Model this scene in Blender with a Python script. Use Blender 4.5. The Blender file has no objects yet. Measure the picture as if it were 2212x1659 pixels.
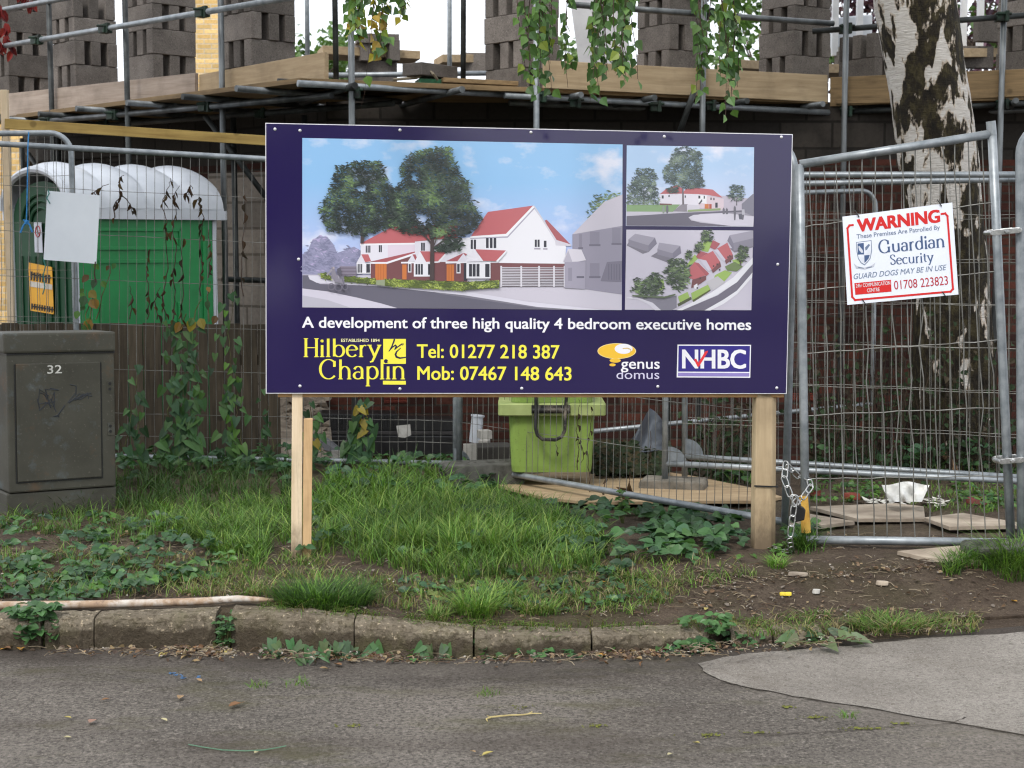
import bpy, bmesh, math, random
import numpy as np
from mathutils import Vector, Matrix, noise as mnoise

sc = bpy.context.scene
COL = sc.collection
RD = random.Random(11)
rad = math.radians

# ------------------------------------------------------------------ camera
# sizes below are written for a picture 2212 x 1659 wide with a focal length of 3300 of its pixels
FPX = 3300.0
PITCH = math.atan(309.5 / FPX)
CAM = Vector((0, 0, 1.47))
cd = bpy.data.cameras.new("camera"); cam = bpy.data.objects.new("camera", cd); COL.objects.link(cam)
cam.location = CAM; cam.rotation_euler = (math.pi / 2 - PITCH, 0, 0)
cd.sensor_width = 36; cd.lens = 36 * FPX / 2212; cd.clip_start = .05; cd.clip_end = 3000
cd.dof.use_dof = True; cd.dof.focus_distance = 7.0; cd.dof.aperture_fstop = 6.3
sc.camera = cam

# ------------------------------------------------------------------ sky, sun, exposure
SUN_EL, SUN_ROT = 52, 205
w = bpy.data.worlds.new("World"); sc.world = w; w.use_nodes = True
wn = w.node_tree; wn.nodes.clear()
sky = wn.nodes.new("ShaderNodeTexSky"); sky.sky_type = 'NISHITA'; sky.sun_disc = False
sky.sun_elevation = rad(SUN_EL); sky.sun_rotation = rad(SUN_ROT); sky.dust_density = 3
mixw = wn.nodes.new("ShaderNodeMix"); mixw.data_type = 'RGBA'; mixw.inputs[0].default_value = .8
wc = wn.nodes.new("ShaderNodeTexCoord"); wno = wn.nodes.new("ShaderNodeTexNoise"); wno.inputs['Scale'].default_value = 2.2; wno.inputs['Detail'].default_value = 5
wr = wn.nodes.new("ShaderNodeValToRGB")
wr.color_ramp.elements[0].position = .3; wr.color_ramp.elements[0].color = (7.6, 7.9, 8.6, 1)
wr.color_ramp.elements[1].position = .7; wr.color_ramp.elements[1].color = (11.5, 11.6, 11.8, 1)
bg = wn.nodes.new("ShaderNodeBackground"); bg.inputs[1].default_value = .1
wo = wn.nodes.new("ShaderNodeOutputWorld")
wn.links.new(wc.outputs['Generated'], wno.inputs['Vector']); wn.links.new(wno.outputs['Fac'], wr.inputs[0])
wn.links.new(sky.outputs[0], mixw.inputs[6]); wn.links.new(wr.outputs[0], mixw.inputs[7])
wn.links.new(mixw.outputs[2], bg.inputs[0]); wn.links.new(bg.outputs[0], wo.inputs[0])
sd = bpy.data.lights.new("sun", 'SUN'); sd.energy = 1.3; sd.angle = rad(14); sd.color = (1, .96, .9)
so = bpy.data.objects.new("sun", sd); COL.objects.link(so)
_a = rad(SUN_ROT)
_sv = Vector((math.sin(_a) * math.cos(rad(SUN_EL)), math.cos(_a) * math.cos(rad(SUN_EL)), math.sin(rad(SUN_EL))))
so.rotation_euler = _sv.to_track_quat('Z', 'Y').to_euler(); so.location = _sv * 40
sc.view_settings.view_transform = 'Standard'; sc.view_settings.look = 'None'; sc.view_settings.gamma = 1
sc.view_settings.use_curve_mapping = False
sc.view_settings.exposure = 1.0
sc.render.engine = 'CYCLES'
sc.cycles.use_denoising = True; sc.cycles.filter_width = 1.2
sc.cycles.max_bounces = 6; sc.cycles.diffuse_bounces = 3; sc.cycles.glossy_bounces = 3; sc.cycles.transparent_max_bounces = 6

# ------------------------------------------------------------------ helpers
_F = Vector((0, math.cos(PITCH), -math.sin(PITCH))); _U = Vector((0, math.sin(PITCH), math.cos(PITCH))); _R = Vector((1, 0, 0))
def ray(px, py): return _F + _R * ((px - 1106) / FPX) + _U * ((829.5 - py) / FPX)
def P(px, py, Y):
    d = ray(px, py); return CAM + d * (Y / d.y)
def G(px, py, z):
    d = ray(px, py); return CAM + d * ((z - CAM.z) / d.z)
class Plane:
    """a real plane standing in the scene; maps drawing coordinates of a flat print onto it"""
    def __init__(s, o, n): s.o = Vector(o); s.n = Vector(n).normalized()
    def __call__(s, px, py, off=0.0):
        d = ray(px, py); o = s.o + s.n * off
        return CAM + d * ((o - CAM).dot(s.n) / d.dot(s.n))

ORI = {}
class MB:
    def __init__(s): s.v = []; s.f = []; s.m = []; s.c = []; s.hasc = False
    def add(s, vs, fs, mi=0, c=None):
        b = len(s.v); s.v += [tuple(v) for v in vs]
        for f in fs:
            s.f.append(tuple(i + b for i in f)); s.m.append(mi); s.c.append(c or (1, 1, 1))
        if c: s.hasc = True
    def poly(s, pts, mi=0, c=None): s.add(pts, [tuple(range(len(pts)))], mi, c)
    def prism(s, pts, vec, mi=0, c=None):
        n = len(pts); a = [Vector(p) for p in pts]; b = [p + Vector(vec) for p in a]
        fs = [tuple(range(n))[::-1], tuple(range(n, 2 * n))] + [(i, (i + 1) % n, n + (i + 1) % n, n + i) for i in range(n)]
        s.add(a + b, fs, mi, c)
    def obox(s, o, a, b, c, mi=0, col=None):
        o, a, b, c = Vector(o), Vector(a), Vector(b), Vector(c)
        s.prism([o, o + a, o + a + b, o + b], c, mi, col)
    def box(s, cx, cy, cz, sx, sy, sz, rot=0.0, mi=0, col=None):
        m = Matrix.Rotation(rot, 3, 'Z'); a = m @ Vector((sx, 0, 0)); b = m @ Vector((0, sy, 0)); c = Vector((0, 0, sz))
        s.obox(Vector((cx, cy, cz)) - a / 2 - b / 2 - c / 2, a, b, c, mi, col)
    def tube(s, pts, r, n=8, mi=0, c=None, caps=True):
        pts = [Vector(p) for p in pts]; k = len(pts)
        if not isinstance(r, (list, tuple)): r = [r] * k
        vs = []; prev = None
        for i, p in enumerate(pts):
            t = (pts[min(i + 1, k - 1)] - pts[max(i - 1, 0)])
            t = t.normalized() if t.length > 1e-9 else Vector((0, 0, 1))
            if prev is None:
                u = t.orthogonal().normalized()
            else:
                u = prev - t * prev.dot(t)
                u = u.normalized() if u.length > 1e-6 else t.orthogonal().normalized()
            prev = u; w_ = t.cross(u)
            for j in range(n):
                a = 2 * math.pi * j / n
                vs.append(p + (u * math.cos(a) + w_ * math.sin(a)) * r[i])
        fs = [(i * n + j, i * n + (j + 1) % n, (i + 1) * n + (j + 1) % n, (i + 1) * n + j) for i in range(k - 1) for j in range(n)]
        if caps: fs += [tuple(range(n))[::-1], tuple(range((k - 1) * n, k * n))]
        s.add(vs, fs, mi, c)
    def build(s, name, mats, parent=None, loc=None, smooth=False, bevel=0.0, seg=2, sub=0):
        if loc is None: loc = ORI[parent.name] if parent else Vector((0, 0, 0))
        loc = Vector(loc)
        me = bpy.data.meshes.new(name)
        a = np.array(s.v, dtype=np.float64).reshape(-1, 3) - np.array(loc)
        me.from_pydata(a.tolist(), [], s.f)
        if not isinstance(mats, (list, tuple)): mats = [mats]
        for m in mats: me.materials.append(m)
        me.polygons.foreach_set("material_index", s.m)
        if s.hasc:
            at = me.color_attributes.new("Col", 'FLOAT_COLOR', 'CORNER')
            lt = np.zeros(len(me.polygons), dtype=np.int32); me.polygons.foreach_get("loop_total", lt)
            cc = np.array([(c[0], c[1], c[2], 1.0) for c in s.c], dtype=np.float32)
            at.data.foreach_set("color", np.repeat(cc, lt, axis=0).ravel())
        if bevel or smooth == 'fix':
            bm = bmesh.new(); bm.from_mesh(me)
            bmesh.ops.recalc_face_normals(bm, faces=bm.faces)
            if bevel:
                es = [e for e in bm.edges if len(e.link_faces) == 2 and e.calc_face_angle(0) > .5]
                bmesh.ops.bevel(bm, geom=es, offset=bevel, segments=seg, profile=.6, affect='EDGES', clamp_overlap=True)
            bm.to_mesh(me); bm.free()
        if smooth: me.polygons.foreach_set("use_smooth", [True] * len(me.polygons))
        me.update()
        o = bpy.data.objects.new(name, me); COL.objects.link(o)
        if parent: o.parent = parent; ORI[o.name] = ORI[parent.name]
        else: o.location = loc; ORI[o.name] = loc
        if smooth is True and bevel == 0: pass
        return o

def tag(o, label=None, cat=None, group=None, kind=None):
    if label: o['label'] = label
    if cat: o['category'] = cat
    if group: o['group'] = group
    if kind: o['kind'] = kind
    return o
def thing(name, label, cat, loc, group=None):
    o = bpy.data.objects.new(name, None); COL.objects.link(o); o.location = Vector(loc); o.empty_display_size = .1
    ORI[o.name] = Vector(loc); return tag(o, label, cat, group)
def dup(root, loc, rotz=None, label=None, group=None, scale=None):
    r = root.copy(); COL.objects.link(r); r.location = loc
    if rotz is not None: r.rotation_euler = (0, 0, rotz)
    if scale: r.scale = scale
    if label: r['label'] = label
    if group: r['group'] = group
    for ch in list(root.children):
        c = ch.copy(); COL.objects.link(c); c.parent = r
        for g in ch.children:
            d = g.copy(); COL.objects.link(d); d.parent = c
    return r

# ------------------------------------------------------------------ materials
def L(r, g, b):
    f = lambda c: ((c / 255 + .055) / 1.055) ** 2.4 if c > 10 else c / 255 / 12.92
    return (f(r), f(g), f(b))
MT = {}
class NT:
    def __init__(s, name):
        s.mat = bpy.data.materials.new(name); s.mat.use_nodes = True; s.t = s.mat.node_tree
        s.b = s.t.nodes["Principled BSDF"]; s.out = s.t.nodes["Material Output"]; MT[name] = s.mat
    def n(s, typ, **kw):
        nd = s.t.nodes.new(typ)
        for k, v in kw.items():
            if k in nd.inputs: nd.inputs[k].default_value = v
            else: setattr(nd, k, v)
        return nd
    def l(s, a, b): s.t.links.new(a, b)
    def coords(s, stretch=(1, 1, 1), rnd=True):
        tc = s.n("ShaderNodeTexCoord"); mp = s.n("ShaderNodeMapping"); mp.inputs['Scale'].default_value = stretch
        s.l(tc.outputs['Object'], mp.inputs['Vector']); out = mp.outputs[0]
        if rnd:
            oi = s.n("ShaderNodeObjectInfo"); ml = s.n("ShaderNodeMath", operation='MULTIPLY'); ml.inputs[1].default_value = 61.3
            s.l(oi.outputs['Random'], ml.inputs[0]); ad = s.n("ShaderNodeVectorMath", operation='ADD')
            s.l(out, ad.inputs[0]); s.l(ml.outputs[0], ad.inputs[1]); out = ad.outputs[0]
        return out
    def noise(s, vec, scale, detail=5, rough=.6, dist=0.0):
        nd = s.n("ShaderNodeTexNoise"); nd.inputs['Scale'].default_value = scale; nd.inputs['Detail'].default_value = detail
        nd.inputs['Roughness'].default_value = rough; nd.inputs['Distortion'].default_value = dist
        s.l(vec, nd.inputs['Vector']); return nd.outputs['Fac']
    def ramp(s, fac, stops, interp='LINEAR'):
        r = s.n("ShaderNodeValToRGB"); cr = r.color_ramp; cr.interpolation = interp
        while len(cr.elements) > 1: cr.elements.remove(cr.elements[-1])
        for i, (p, c) in enumerate(stops):
            e = cr.elements[0] if i == 0 else cr.elements.new(p)
            e.position = p; e.color = (*c, 1) if len(c) == 3 else c
        s.l(fac, r.inputs[0]); return r.outputs[0]
    def mask(s, fac, lo, hi): return s.ramp(fac, [(lo, (0, 0, 0)), (hi, (1, 1, 1))])
    def mix(s, fac, a, b, mode='MIX'):
        m = s.n("ShaderNodeMix", data_type='RGBA', blend_type=mode)
        for i, x in ((0, fac), (6, a), (7, b)):
            if isinstance(x, (int, float)): m.inputs[i].default_value = x
            elif isinstance(x, tuple): m.inputs[i].default_value = (*x, 1) if len(x) == 3 else x
            else: s.l(x, m.inputs[i])
        return m.outputs[2]
    def mul(s, a, b):
        m = s.n("ShaderNodeMath", operation='MULTIPLY')
        for i, x in ((0, a), (1, b)):
            if isinstance(x, (int, float)): m.inputs[i].default_value = x
            else: s.l(x, m.inputs[i])
        return m.outputs[0]
    def vary(s, colr, amt):
        oi = s.n("ShaderNodeObjectInfo"); mr = s.n("ShaderNodeMapRange")
        mr.inputs['To Min'].default_value = 1 - amt; mr.inputs['To Max'].default_value = 1 + amt
        s.l(oi.outputs['Random'], mr.inputs['Value']); hs = s.n("ShaderNodeHueSaturation")
        s.l(mr.outputs[0], hs.inputs['Value']); s.l(colr, hs.inputs['Color']); return hs.outputs[0]
    def bump(s, h, strength=.3, dist=.01):
        b = s.n("ShaderNodeBump"); b.inputs['Strength'].default_value = strength; b.inputs['Distance'].default_value = dist
        s.l(h, b.inputs['Height']); s.l(b.outputs[0], s.b.inputs['Normal'])
    def fin(s, colr, rough=.7, metal=0.0, spec=.4):
        if isinstance(colr, tuple): s.b.inputs['Base Color'].default_value = (*colr, 1)
        else: s.l(colr, s.b.inputs['Base Color'])
        if isinstance(rough, (int, float)): s.b.inputs['Roughness'].default_value = rough
        else: s.l(rough, s.b.inputs['Roughness'])
        s.b.inputs['Metallic'].default_value = metal; s.b.inputs['Specular IOR Level'].default_value = spec
        return s.mat
def simple(name, c1, c2=None, scale=6, rough=.7, metal=0, bump=0, bscale=50, spec=.4, stretch=(1, 1, 1), vary=0, lo=.35, hi=.65, bdist=.004):
    t = NT(name); v = t.coords(stretch)
    c2 = c2 or tuple(x * .7 for x in c1)
    colr = t.ramp(t.noise(v, scale, 6), [(lo, c1), (hi, c2)])
    if vary: colr = t.vary(colr, vary)
    if bump: t.bump(t.noise(v, bscale, 4), bump, bdist)
    return t.fin(colr, rough, metal, spec)
def wood(name, c1, c2, vary=.15, axis=0, rough=.75, dirt=None):
    t = NT(name); st = [14, 14, 14]; st[axis] = 1.0; v = t.coords(tuple(st))
    g = t.noise(v, 2.2, 6, .65, .6); colr = t.ramp(g, [(.3, c1), (.7, c2)])
    v2 = t.coords((1, 1, 1)); colr = t.mix(t.mul(t.mask(t.noise(v2, 3, 5), .5, .75), .5), colr, dirt or tuple(x * .45 for x in c2))
    kn = t.n("ShaderNodeTexVoronoi", feature='F1'); kn.inputs['Scale'].default_value = 3.1; t.l(v2, kn.inputs['Vector'])
    colr = t.mix(t.mul(t.ramp(kn.outputs['Distance'], [(.05, (1, 1, 1)), (.09, (0, 0, 0))]), .6), colr, tuple(x * .4 for x in c2))
    if vary: colr = t.vary(colr, vary)
    t.bump(g, .15, .003); return t.fin(colr, rough, 0, .3)
def attrmat(name, rough=.5, spec=.3, trans=0.0, mulnoise=0.0):
    t = NT(name); a = t.n("ShaderNodeAttribute", attribute_name="Col"); c = a.outputs['Color']
    if mulnoise:
        v = t.coords(); c = t.mix(1.0, c, t.ramp(t.noise(v, 30, 4), [(.3, (1 - mulnoise,) * 3), (.7, (1 + mulnoise,) * 3)]), 'MULTIPLY')
    t.fin(c, rough, 0, spec)
    if trans:
        tr = t.n("ShaderNodeBsdfTranslucent"); ms = t.n("ShaderNodeMixShader"); ms.inputs[0].default_value = trans
        br = t.mix(1.0, c, (1.25, 1.35, .7), 'MULTIPLY'); t.l(br, tr.inputs[0])
        t.l(t.b.outputs[0], ms.inputs[1]); t.l(tr.outputs[0], ms.inputs[2]); t.l(ms.outputs[0], t.out.inputs[0])
    return t.mat

galv = simple("galvanised_steel", L(150, 156, 160), L(118, 125, 130), 14, .42, .4, .12, 90, .5, vary=.12)
galvw = simple("galvanised_wire", L(130, 130, 126), L(92, 91, 86), 9, .5, .4, 0)
tubem = simple("scaffold_steel", L(122, 126, 128), L(70, 74, 76), 7, .45, .55, .1, 60, .5, (1, 1, .35), vary=.25)
tubed = simple("dull_scaffold_steel", L(76, 80, 80), L(40, 42, 42), 7, .55, .4, .1, 60, .4, vary=.2)
coup = simple("coupler_paint", L(36, 62, 48), L(30, 28, 26), 20, .6, .2, .2, 80, vary=.3)
chainm = simple("bright_steel", L(205, 206, 205), L(150, 152, 152), 30, .3, .85, 0)
toew = wood("toe_board_timber", L(178, 158, 128), L(148, 128, 100), .08, 0)
toeg = wood("weathered_toe_board", L(172, 158, 146), L(140, 126, 114), .08, 0)
boardw = wood("scaffold_board_timber", L(146, 122, 88), L(104, 86, 62), .2, 0)
postw = wood("new_pine_post", L(222, 204, 176), L(202, 180, 148), .05, 2)
posty = wood("treated_round_post", L(190, 170, 138), L(160, 140, 110), .05, 2)
railw = wood("treated_rail_timber", L(176, 150, 88), L(138, 112, 62), .1, 0)
def soiled(m, z0, z1, colr=L(74, 62, 50)):
    """soil splashed up the foot of a post"""
    t = NT.__new__(NT); t.mat = m; t.t = m.node_tree; t.b = t.t.nodes["Principled BSDF"]
    src = t.b.inputs['Base Color'].links[0].from_socket; tc = t.n("ShaderNodeTexCoord"); s_ = t.n("ShaderNodeSeparateXYZ"); t.l(tc.outputs['Object'], s_.inputs[0])
    v = t.coords((1, 1, .5)); a = t.n("ShaderNodeMath", operation='MULTIPLY_ADD'); t.l(t.noise(v, 22, 5, .7), a.inputs[0]); a.inputs[1].default_value = -.3; t.l(s_.outputs[2], a.inputs[2])
    mr = t.n("ShaderNodeMapRange"); mr.inputs['From Min'].default_value = z1 - .15; mr.inputs['From Max'].default_value = z0 - .15; t.l(a.outputs[0], mr.inputs['Value'])
    c = t.mix(t.mul(mr.outputs[0], .75), src, colr); c = t.mix(t.mul(t.mask(t.noise(t.coords((9, 9, .7)), 2.5, 5, .7), .6, .72), .35), c, L(120, 100, 78)); t.l(c, t.b.inputs['Base Color']); return m
soiled(postw, .0, .16); soiled(posty, .0, .2)
plyw = simple("plywood_sheet", L(168, 148, 118), L(136, 116, 90), 5, .75, 0, .15, 30, .3, (1, 4, 1), lo=.3, hi=.7)
slab = simple("grey_path_board", L(168, 156, 140), L(128, 116, 102), 5, .85, 0, .2, 60, .3)
fencew = wood("old_fence_board", L(92, 82, 68), L(58, 52, 43), .25, 2, .9)
def block_mat(name, a, b):
    t = NT(name); v = t.coords(); c = t.ramp(t.noise(v, 5, 5), [(.3, a), (.7, b)])
    c = t.mix(t.mul(t.mask(t.noise(v, 75, 3, .7), .52, .66), .55), c, tuple(x * .35 for x in b))
    c = t.mix(t.mul(t.mask(t.noise(v, 110, 2, .7), .58, .7), .6), c, tuple(min(1, x * 1.7) for x in a))
    c = t.vary(c, .3); t.bump(t.noise(v, 90, 4, .7), .5, .006); return t.fin(c, .95, 0, .15)
blockm = block_mat("dense_concrete_block", L(118, 112, 107), L(90, 85, 81))
def grimy(name, c1, c2, rough=.45, spec=.4, amt=.5, dirt=L(96, 98, 82)):
    """moulded plastic with run-off streaks and scuffs"""
    t = NT(name); v = t.coords(); c = t.ramp(t.noise(v, 2.2, 5), [(.3, c1), (.7, c2)])
    c = t.mix(t.mul(t.mask(t.noise(t.coords((10, 10, .9)), 1.6, 6, .7), .5, .72), amt), c, dirt); c = t.mix(t.mul(t.mask(t.noise(v, 7, 6, .75), .55, .72), amt), c, tuple(x * .6 for x in dirt))
    c = t.mix(t.mul(t.mask(t.noise(v, 55, 3, .7), .6, .7), amt * .6), c, tuple(x * .45 for x in c2)); t.bump(t.noise(v, 9, 4), .06, .004); return t.fin(c, rough, 0, spec)
black = simple("black_plastic", (.012, .012, .013), (.02, .02, .02), 12, .4, 0, .1, 40, .5)
white_pl = simple("white_plastic", L(202, 207, 214), L(180, 186, 194), 3, .35, 0, 0, 50, .5)
rubber = simple("grey_rubber_foot", L(92, 92, 88), L(60, 60, 56), 14, .9, 0, .35, 60, .2)
leafm = attrmat("leaf_green", .42, .35, .28)
grassm = attrmat("grass_blade", .5, .25, .3)
litterm = attrmat("dead_leaf", .75, .2, .15)
twigm = simple("twig_bark", L(70, 52, 42), L(44, 34, 28), 20, .8)
stemm = simple("green_stem", L(86, 98, 48), L(70, 58, 40), 12, .7)
# ------------------------------------------------------------------ setting: road, verge, site ground
ROADZ = -.125
KB = [(-700, 1416, 1345), (-60, 1405, 1327), (95, 1403, 1325), (203, 1402, 1325), (470, 1405, 1316), (500, 1407, 1312), (640, 1413, 1318), (765, 1418, 1332), (1022, 1422, 1356),
      (1277, 1416, 1363), (1530, 1402, 1353), (1750, 1386, 1350), (2130, 1352, 1325), (2300, 1340, 1318), (3000, 1320, 1302)]
KW = [(G(x, yb, ROADZ), P(x, yt, G(x, yb, ROADZ).y).z) for x, yb, yt in KB]
kx = np.array([k[0].x for k in KW]); ky = np.array([k[0].y for k in KW]); kz = np.array([k[1] for k in KW]) - .02
def kerb_y(x): return float(np.interp(x, kx, ky))
def kerb_z(x): return float(np.interp(x, kx, kz))
def sm(a, b, x):
    t = min(1, max(0, (x - a) / (b - a))); return t * t * (3 - 2 * t)
def zg(x, y):
    k = kerb_y(x); zk = kerb_z(x) - .012
    z = zk + (.004 - zk) * sm(k + .1, 6.8, y)
    z += .04 * sm(8.2, 9.6, y) * sm(.3, -1.5, x)
    z -= .065 * sm(7.35, 8.7, y) + .42 * sm(10.3, 12.2, y) + .05 * sm(8.6, 10.4, y) * sm(-.6, .4, x)
    n = mnoise.noise(Vector((x * 2.3, y * 2.3, 1.7))) * .02 + mnoise.noise(Vector((x * 8, y * 8, 4.1))) * .009
    return z + n * sm(k + .05, k + .35, y)
def GG(px, py):
    """point of the ground sheet under a drawing point"""
    z = 0.0
    for _ in range(6):
        g = G(px, py, z); z = zg(g.x, g.y)
    return Vector((g.x, g.y, z))

# soil / verge material
t = NT("verge_soil"); v = t.coords((1, 1, 1), False)
c = t.ramp(t.noise(v, 2.4, 6), [(.3, L(106, 93, 80)), (.5, L(86, 75, 65)), (.7, L(114, 102, 88))])
c = t.mix(t.mul(t.mask(t.noise(v, 46, 4, .7), .5, .7), .6), c, L(48, 36, 30))
c = t.mix(t.mul(t.mask(t.noise(v, 120, 2, .6), .66, .72), .7), c, L(150, 134, 112))
c = t.mix(t.mul(t.mask(t.noise(v, 1.3, 4), .5, .66), .45), c, L(74, 74, 42))
c = t.mix(t.mul(t.mask(t.noise(v, 70, 4, .75), .52, .62), .45), c, L(60, 50, 42)); c = t.mix(t.mul(t.mask(t.noise(v, 90, 3, .7), .6, .67), .6), c, L(132, 118, 100)); t.bump(t.noise(v, 30, 8, .78), 1.0, .035); t.fin(c, .95, 0, .15)
xs = np.unique(np.concatenate([np.arange(-9, -3, .3), np.arange(-3, 3.2, .05), np.arange(3.2, 9.1, .3)]))
ts = np.concatenate([np.linspace(0, 1, 60) * 3.6, 3.6 + np.linspace(.08, 1, 26) * 5.5])
mb = MB(); nx, ny = len(xs), len(ts) + 2
vs = []
for x in xs:
    k = kerb_y(x) + .06
    vs.append((x, k - .03 - .05 * sm(.7, 1.0, x) - .13 * sm(1.0, 1.6, x), ROADZ - .006 - .014 * sm(1.0, .7, x))); vs.append((x, k + .012, ROADZ + .35 * (zg(x, kerb_y(x) + .06) - ROADZ)))
    for tt in ts: vs.append((x, k + tt, zg(x, k + tt)))
mb.add(vs, [(i * ny + j, (i + 1) * ny + j, (i + 1) * ny + j + 1, i * ny + j + 1) for i in range(nx - 1) for j in range(ny - 1)])
tag(mb.build("verge", MT["verge_soil"], smooth=True), "bare brown soil verge between the kerb and the building site", "verge", kind="structure")

groundm = simple("site_earth", L(92, 80, 66), L(66, 58, 46), .8, .95, 0, .4, 12, .15)
mb = MB(); mb.poly([(-400, -400, -.62), (400, -400, -.62), (400, 700, -.62), (-400, 700, -.62)])
tag(mb.build("ground", groundm), "earth ground reaching to the horizon", "ground", kind="structure")

t = NT("asphalt"); v = t.coords((1, 1, 1), False)
c = t.ramp(t.noise(v, 1.1, 5), [(.3, L(120, 114, 107)), (.7, L(95, 90, 84))])
c = t.mix(t.mul(t.mask(t.noise(v, 70, 4, .8), .47, .58), .75), c, L(52, 49, 45)); c = t.mix(t.mul(t.mask(t.noise(v, 52, 3, .7), .58, .66), .6), c, L(150, 143, 134))
c = t.mix(t.mul(t.mask(t.noise(v, 95, 2, .6), .58, .68), .6), c, L(146, 138, 130))
c = t.mix(t.mul(t.mask(t.noise(v, 210, 2, .6), .7, .76), .7), c, L(190, 182, 170))
vy = t.coords((.8, 2.2, 1), False)
c = t.mix(t.mul(t.mask(t.noise(vy, 1.6, 6, .7), .52, .68), .7), c, L(80, 78, 50))
c = t.mix(t.mul(t.mask(t.noise(vy, .9, 4, .6), .5, .68), .6), c, L(62, 54, 48))
c = t.mix(t.mul(t.mask(t.noise(t.coords((.5, 1.4, 1), False), .8, 3, .5), .5, .7), .5), c, L(132, 126, 118))
ge = t.n("ShaderNodeTexCoord"); sx = t.n("ShaderNodeSeparateXYZ"); t.l(ge.outputs['Object'], sx.inputs[0])
wob = t.n("ShaderNodeMath", operation='MULTIPLY_ADD'); t.l(t.noise(v, 1.7, 4), wob.inputs[0]); wob.inputs[1].default_value = .9; t.l(sx.outputs[1], wob.inputs[2])
gut = t.ramp(wob.outputs[0], [(0, (0, 0, 0)), (1, (1, 1, 1))])
mr = t.n("ShaderNodeMapRange"); mr.inputs['From Min'].default_value = 5.75; mr.inputs['From Max'].default_value = 6.3; t.l(wob.outputs[0], mr.inputs['Value'])
c = t.mix(t.mul(mr.outputs[0], .78), c, L(52, 45, 40))
t.bump(t.noise(v, 110, 5, .75), .9, .012); t.fin(c, .92, 0, .25)
mb = MB(); rx = [-60] + list(np.linspace(-8, 8, 90)) + [60]
top = [Vector((x, kerb_y(x) + .11, ROADZ)) for x in rx]
for i in range(len(rx) - 1): mb.poly([(rx[i], -40, ROADZ), (rx[i + 1], -40, ROADZ), top[i + 1], top[i]])
tag(mb.build("road", MT["asphalt"]), "worn grey asphalt road with moss and grit along the kerb", "road", kind="structure")

t = NT("pale_tarmac"); v = t.coords((1, 1, 1), False)
c = t.ramp(t.noise(v, 1.9, 6, .65), [(.3, L(146, 141, 134)), (.55, L(130, 125, 118)), (.75, L(114, 109, 103))])
c = t.mix(t.mul(t.mask(t.noise(v, 120, 3, .75), .52, .64), .65), c, L(78, 73, 68)); c = t.mix(t.mul(t.mask(t.noise(v, 62, 4, .8), .5, .6), .5), c, L(84, 79, 74)); c = t.mix(t.mul(t.mask(t.noise(v, 2.6, 5, .7), .52, .7), .4), c, L(92, 84, 74))
c = t.mix(t.mul(t.mask(t.noise(v, 150, 2, .6), .62, .7), .6), c, L(190, 182, 174))
c = t.mix(t.mul(t.mask(t.noise(v, 40, 2, .5), .68, .72), .6), c, L(80, 70, 62))
t.bump(t.noise(v, 120, 5, .75), .8, .01); t.fin(c, .92, 0, .25)
ap = [(1508, 1433), (1560, 1420), (1620, 1411), (1700, 1404), (1830, 1396), (1990, 1378), (2120, 1371), (2230, 1364), (2420, 1350), (2420, 1632), (2208, 1586), (2077, 1563), (2012, 1553), (1882, 1529), (1765, 1511), (1700, 1500), (1648, 1490), (1600, 1481), (1557, 1469), (1525, 1453)]
ap2 = []
for i, (x, y) in enumerate(ap):
    x2, y2 = ap[(i + 1) % len(ap)]
    for k in range(4):
        q = k / 4; ap2.append((x + (x2 - x) * q + (RD.uniform(-3, 3) if k else 0), y + (y2 - y) * q + (RD.uniform(-1.3, 1.3) if k else 0)))
mb = MB(); ptsA = [G(x, y, ROADZ + .004) for x, y in ap2]
mb.poly(ptsA); apron = tag(mb.build("driveway", MT["pale_tarmac"]), "paler tarmac patch of the driveway mouth set into the road", "driveway", kind="structure")
# dark joint with moss along the patch edge
mossm = simple("moss", L(104, 108, 44), L(64, 64, 34), 30, .95, 0, .5, 80)
jm = simple("joint_dirt", L(78, 72, 64), L(56, 50, 44), 20, .95)
mb = MB(); je = [G(x, y, ROADZ + .007) for x, y in ap2[36:-1] + ap2[-1:]]
for i in range(len(je) - 1):
    if mnoise.noise(Vector((i * .35, 5.5, 0))) < -.12: continue
    d = (je[i + 1] - je[i]); nrm = Vector((-d.y, d.x, 0)).normalized() * (.0012 + .0028 * RD.random()); mb.poly([je[i] - nrm, je[i + 1] - nrm, je[i + 1] + nrm, je[i] + nrm])
tag(mb.build("joint_dirt", jm), "dark dirt in the joint round the pale tarmac patch", "dirt", kind="stuff")
mb = MB()
def moss_spot(px, py, rx_, ry_, n=40):
    for _ in range(n):
        a = RD.random() * 6.28; q = abs(RD.gauss(0, .55))
        g = G(px + rx_ * q * math.cos(a), py + ry_ * q * math.sin(a), ROADZ)
        r = RD.uniform(.002, .0055); h = RD.uniform(.002, .004); k = RD.random() * 6
        b_ = [g + Vector((r * math.cos(k + j * 1.257), r * math.sin(k + j * 1.257), .0045)) for j in range(5)]
        mb.add(b_ + [g + Vector((0, 0, .0045 + h))], [(j, (j + 1) % 5, 5) for j in range(5)])
for q in [(1700, 1530, 16, 4, 30), (1760, 1552, 40, 6, 40), (1870, 1576, 60, 4, 60), (1530, 1590, 45, 4, 50), (1640, 1585, 50, 3, 30), (1290, 1570, 40, 6, 40), (560, 1480, 4, 1, 4), (1950, 1565, 40, 3, 30), (760, 1570, 50, 6, 26), (1130, 1530, 40, 5, 20)]: moss_spot(*q)
tag(mb.build("moss", mossm), "small green moss cushions growing in cracks of the road", "moss", kind="stuff")

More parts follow.
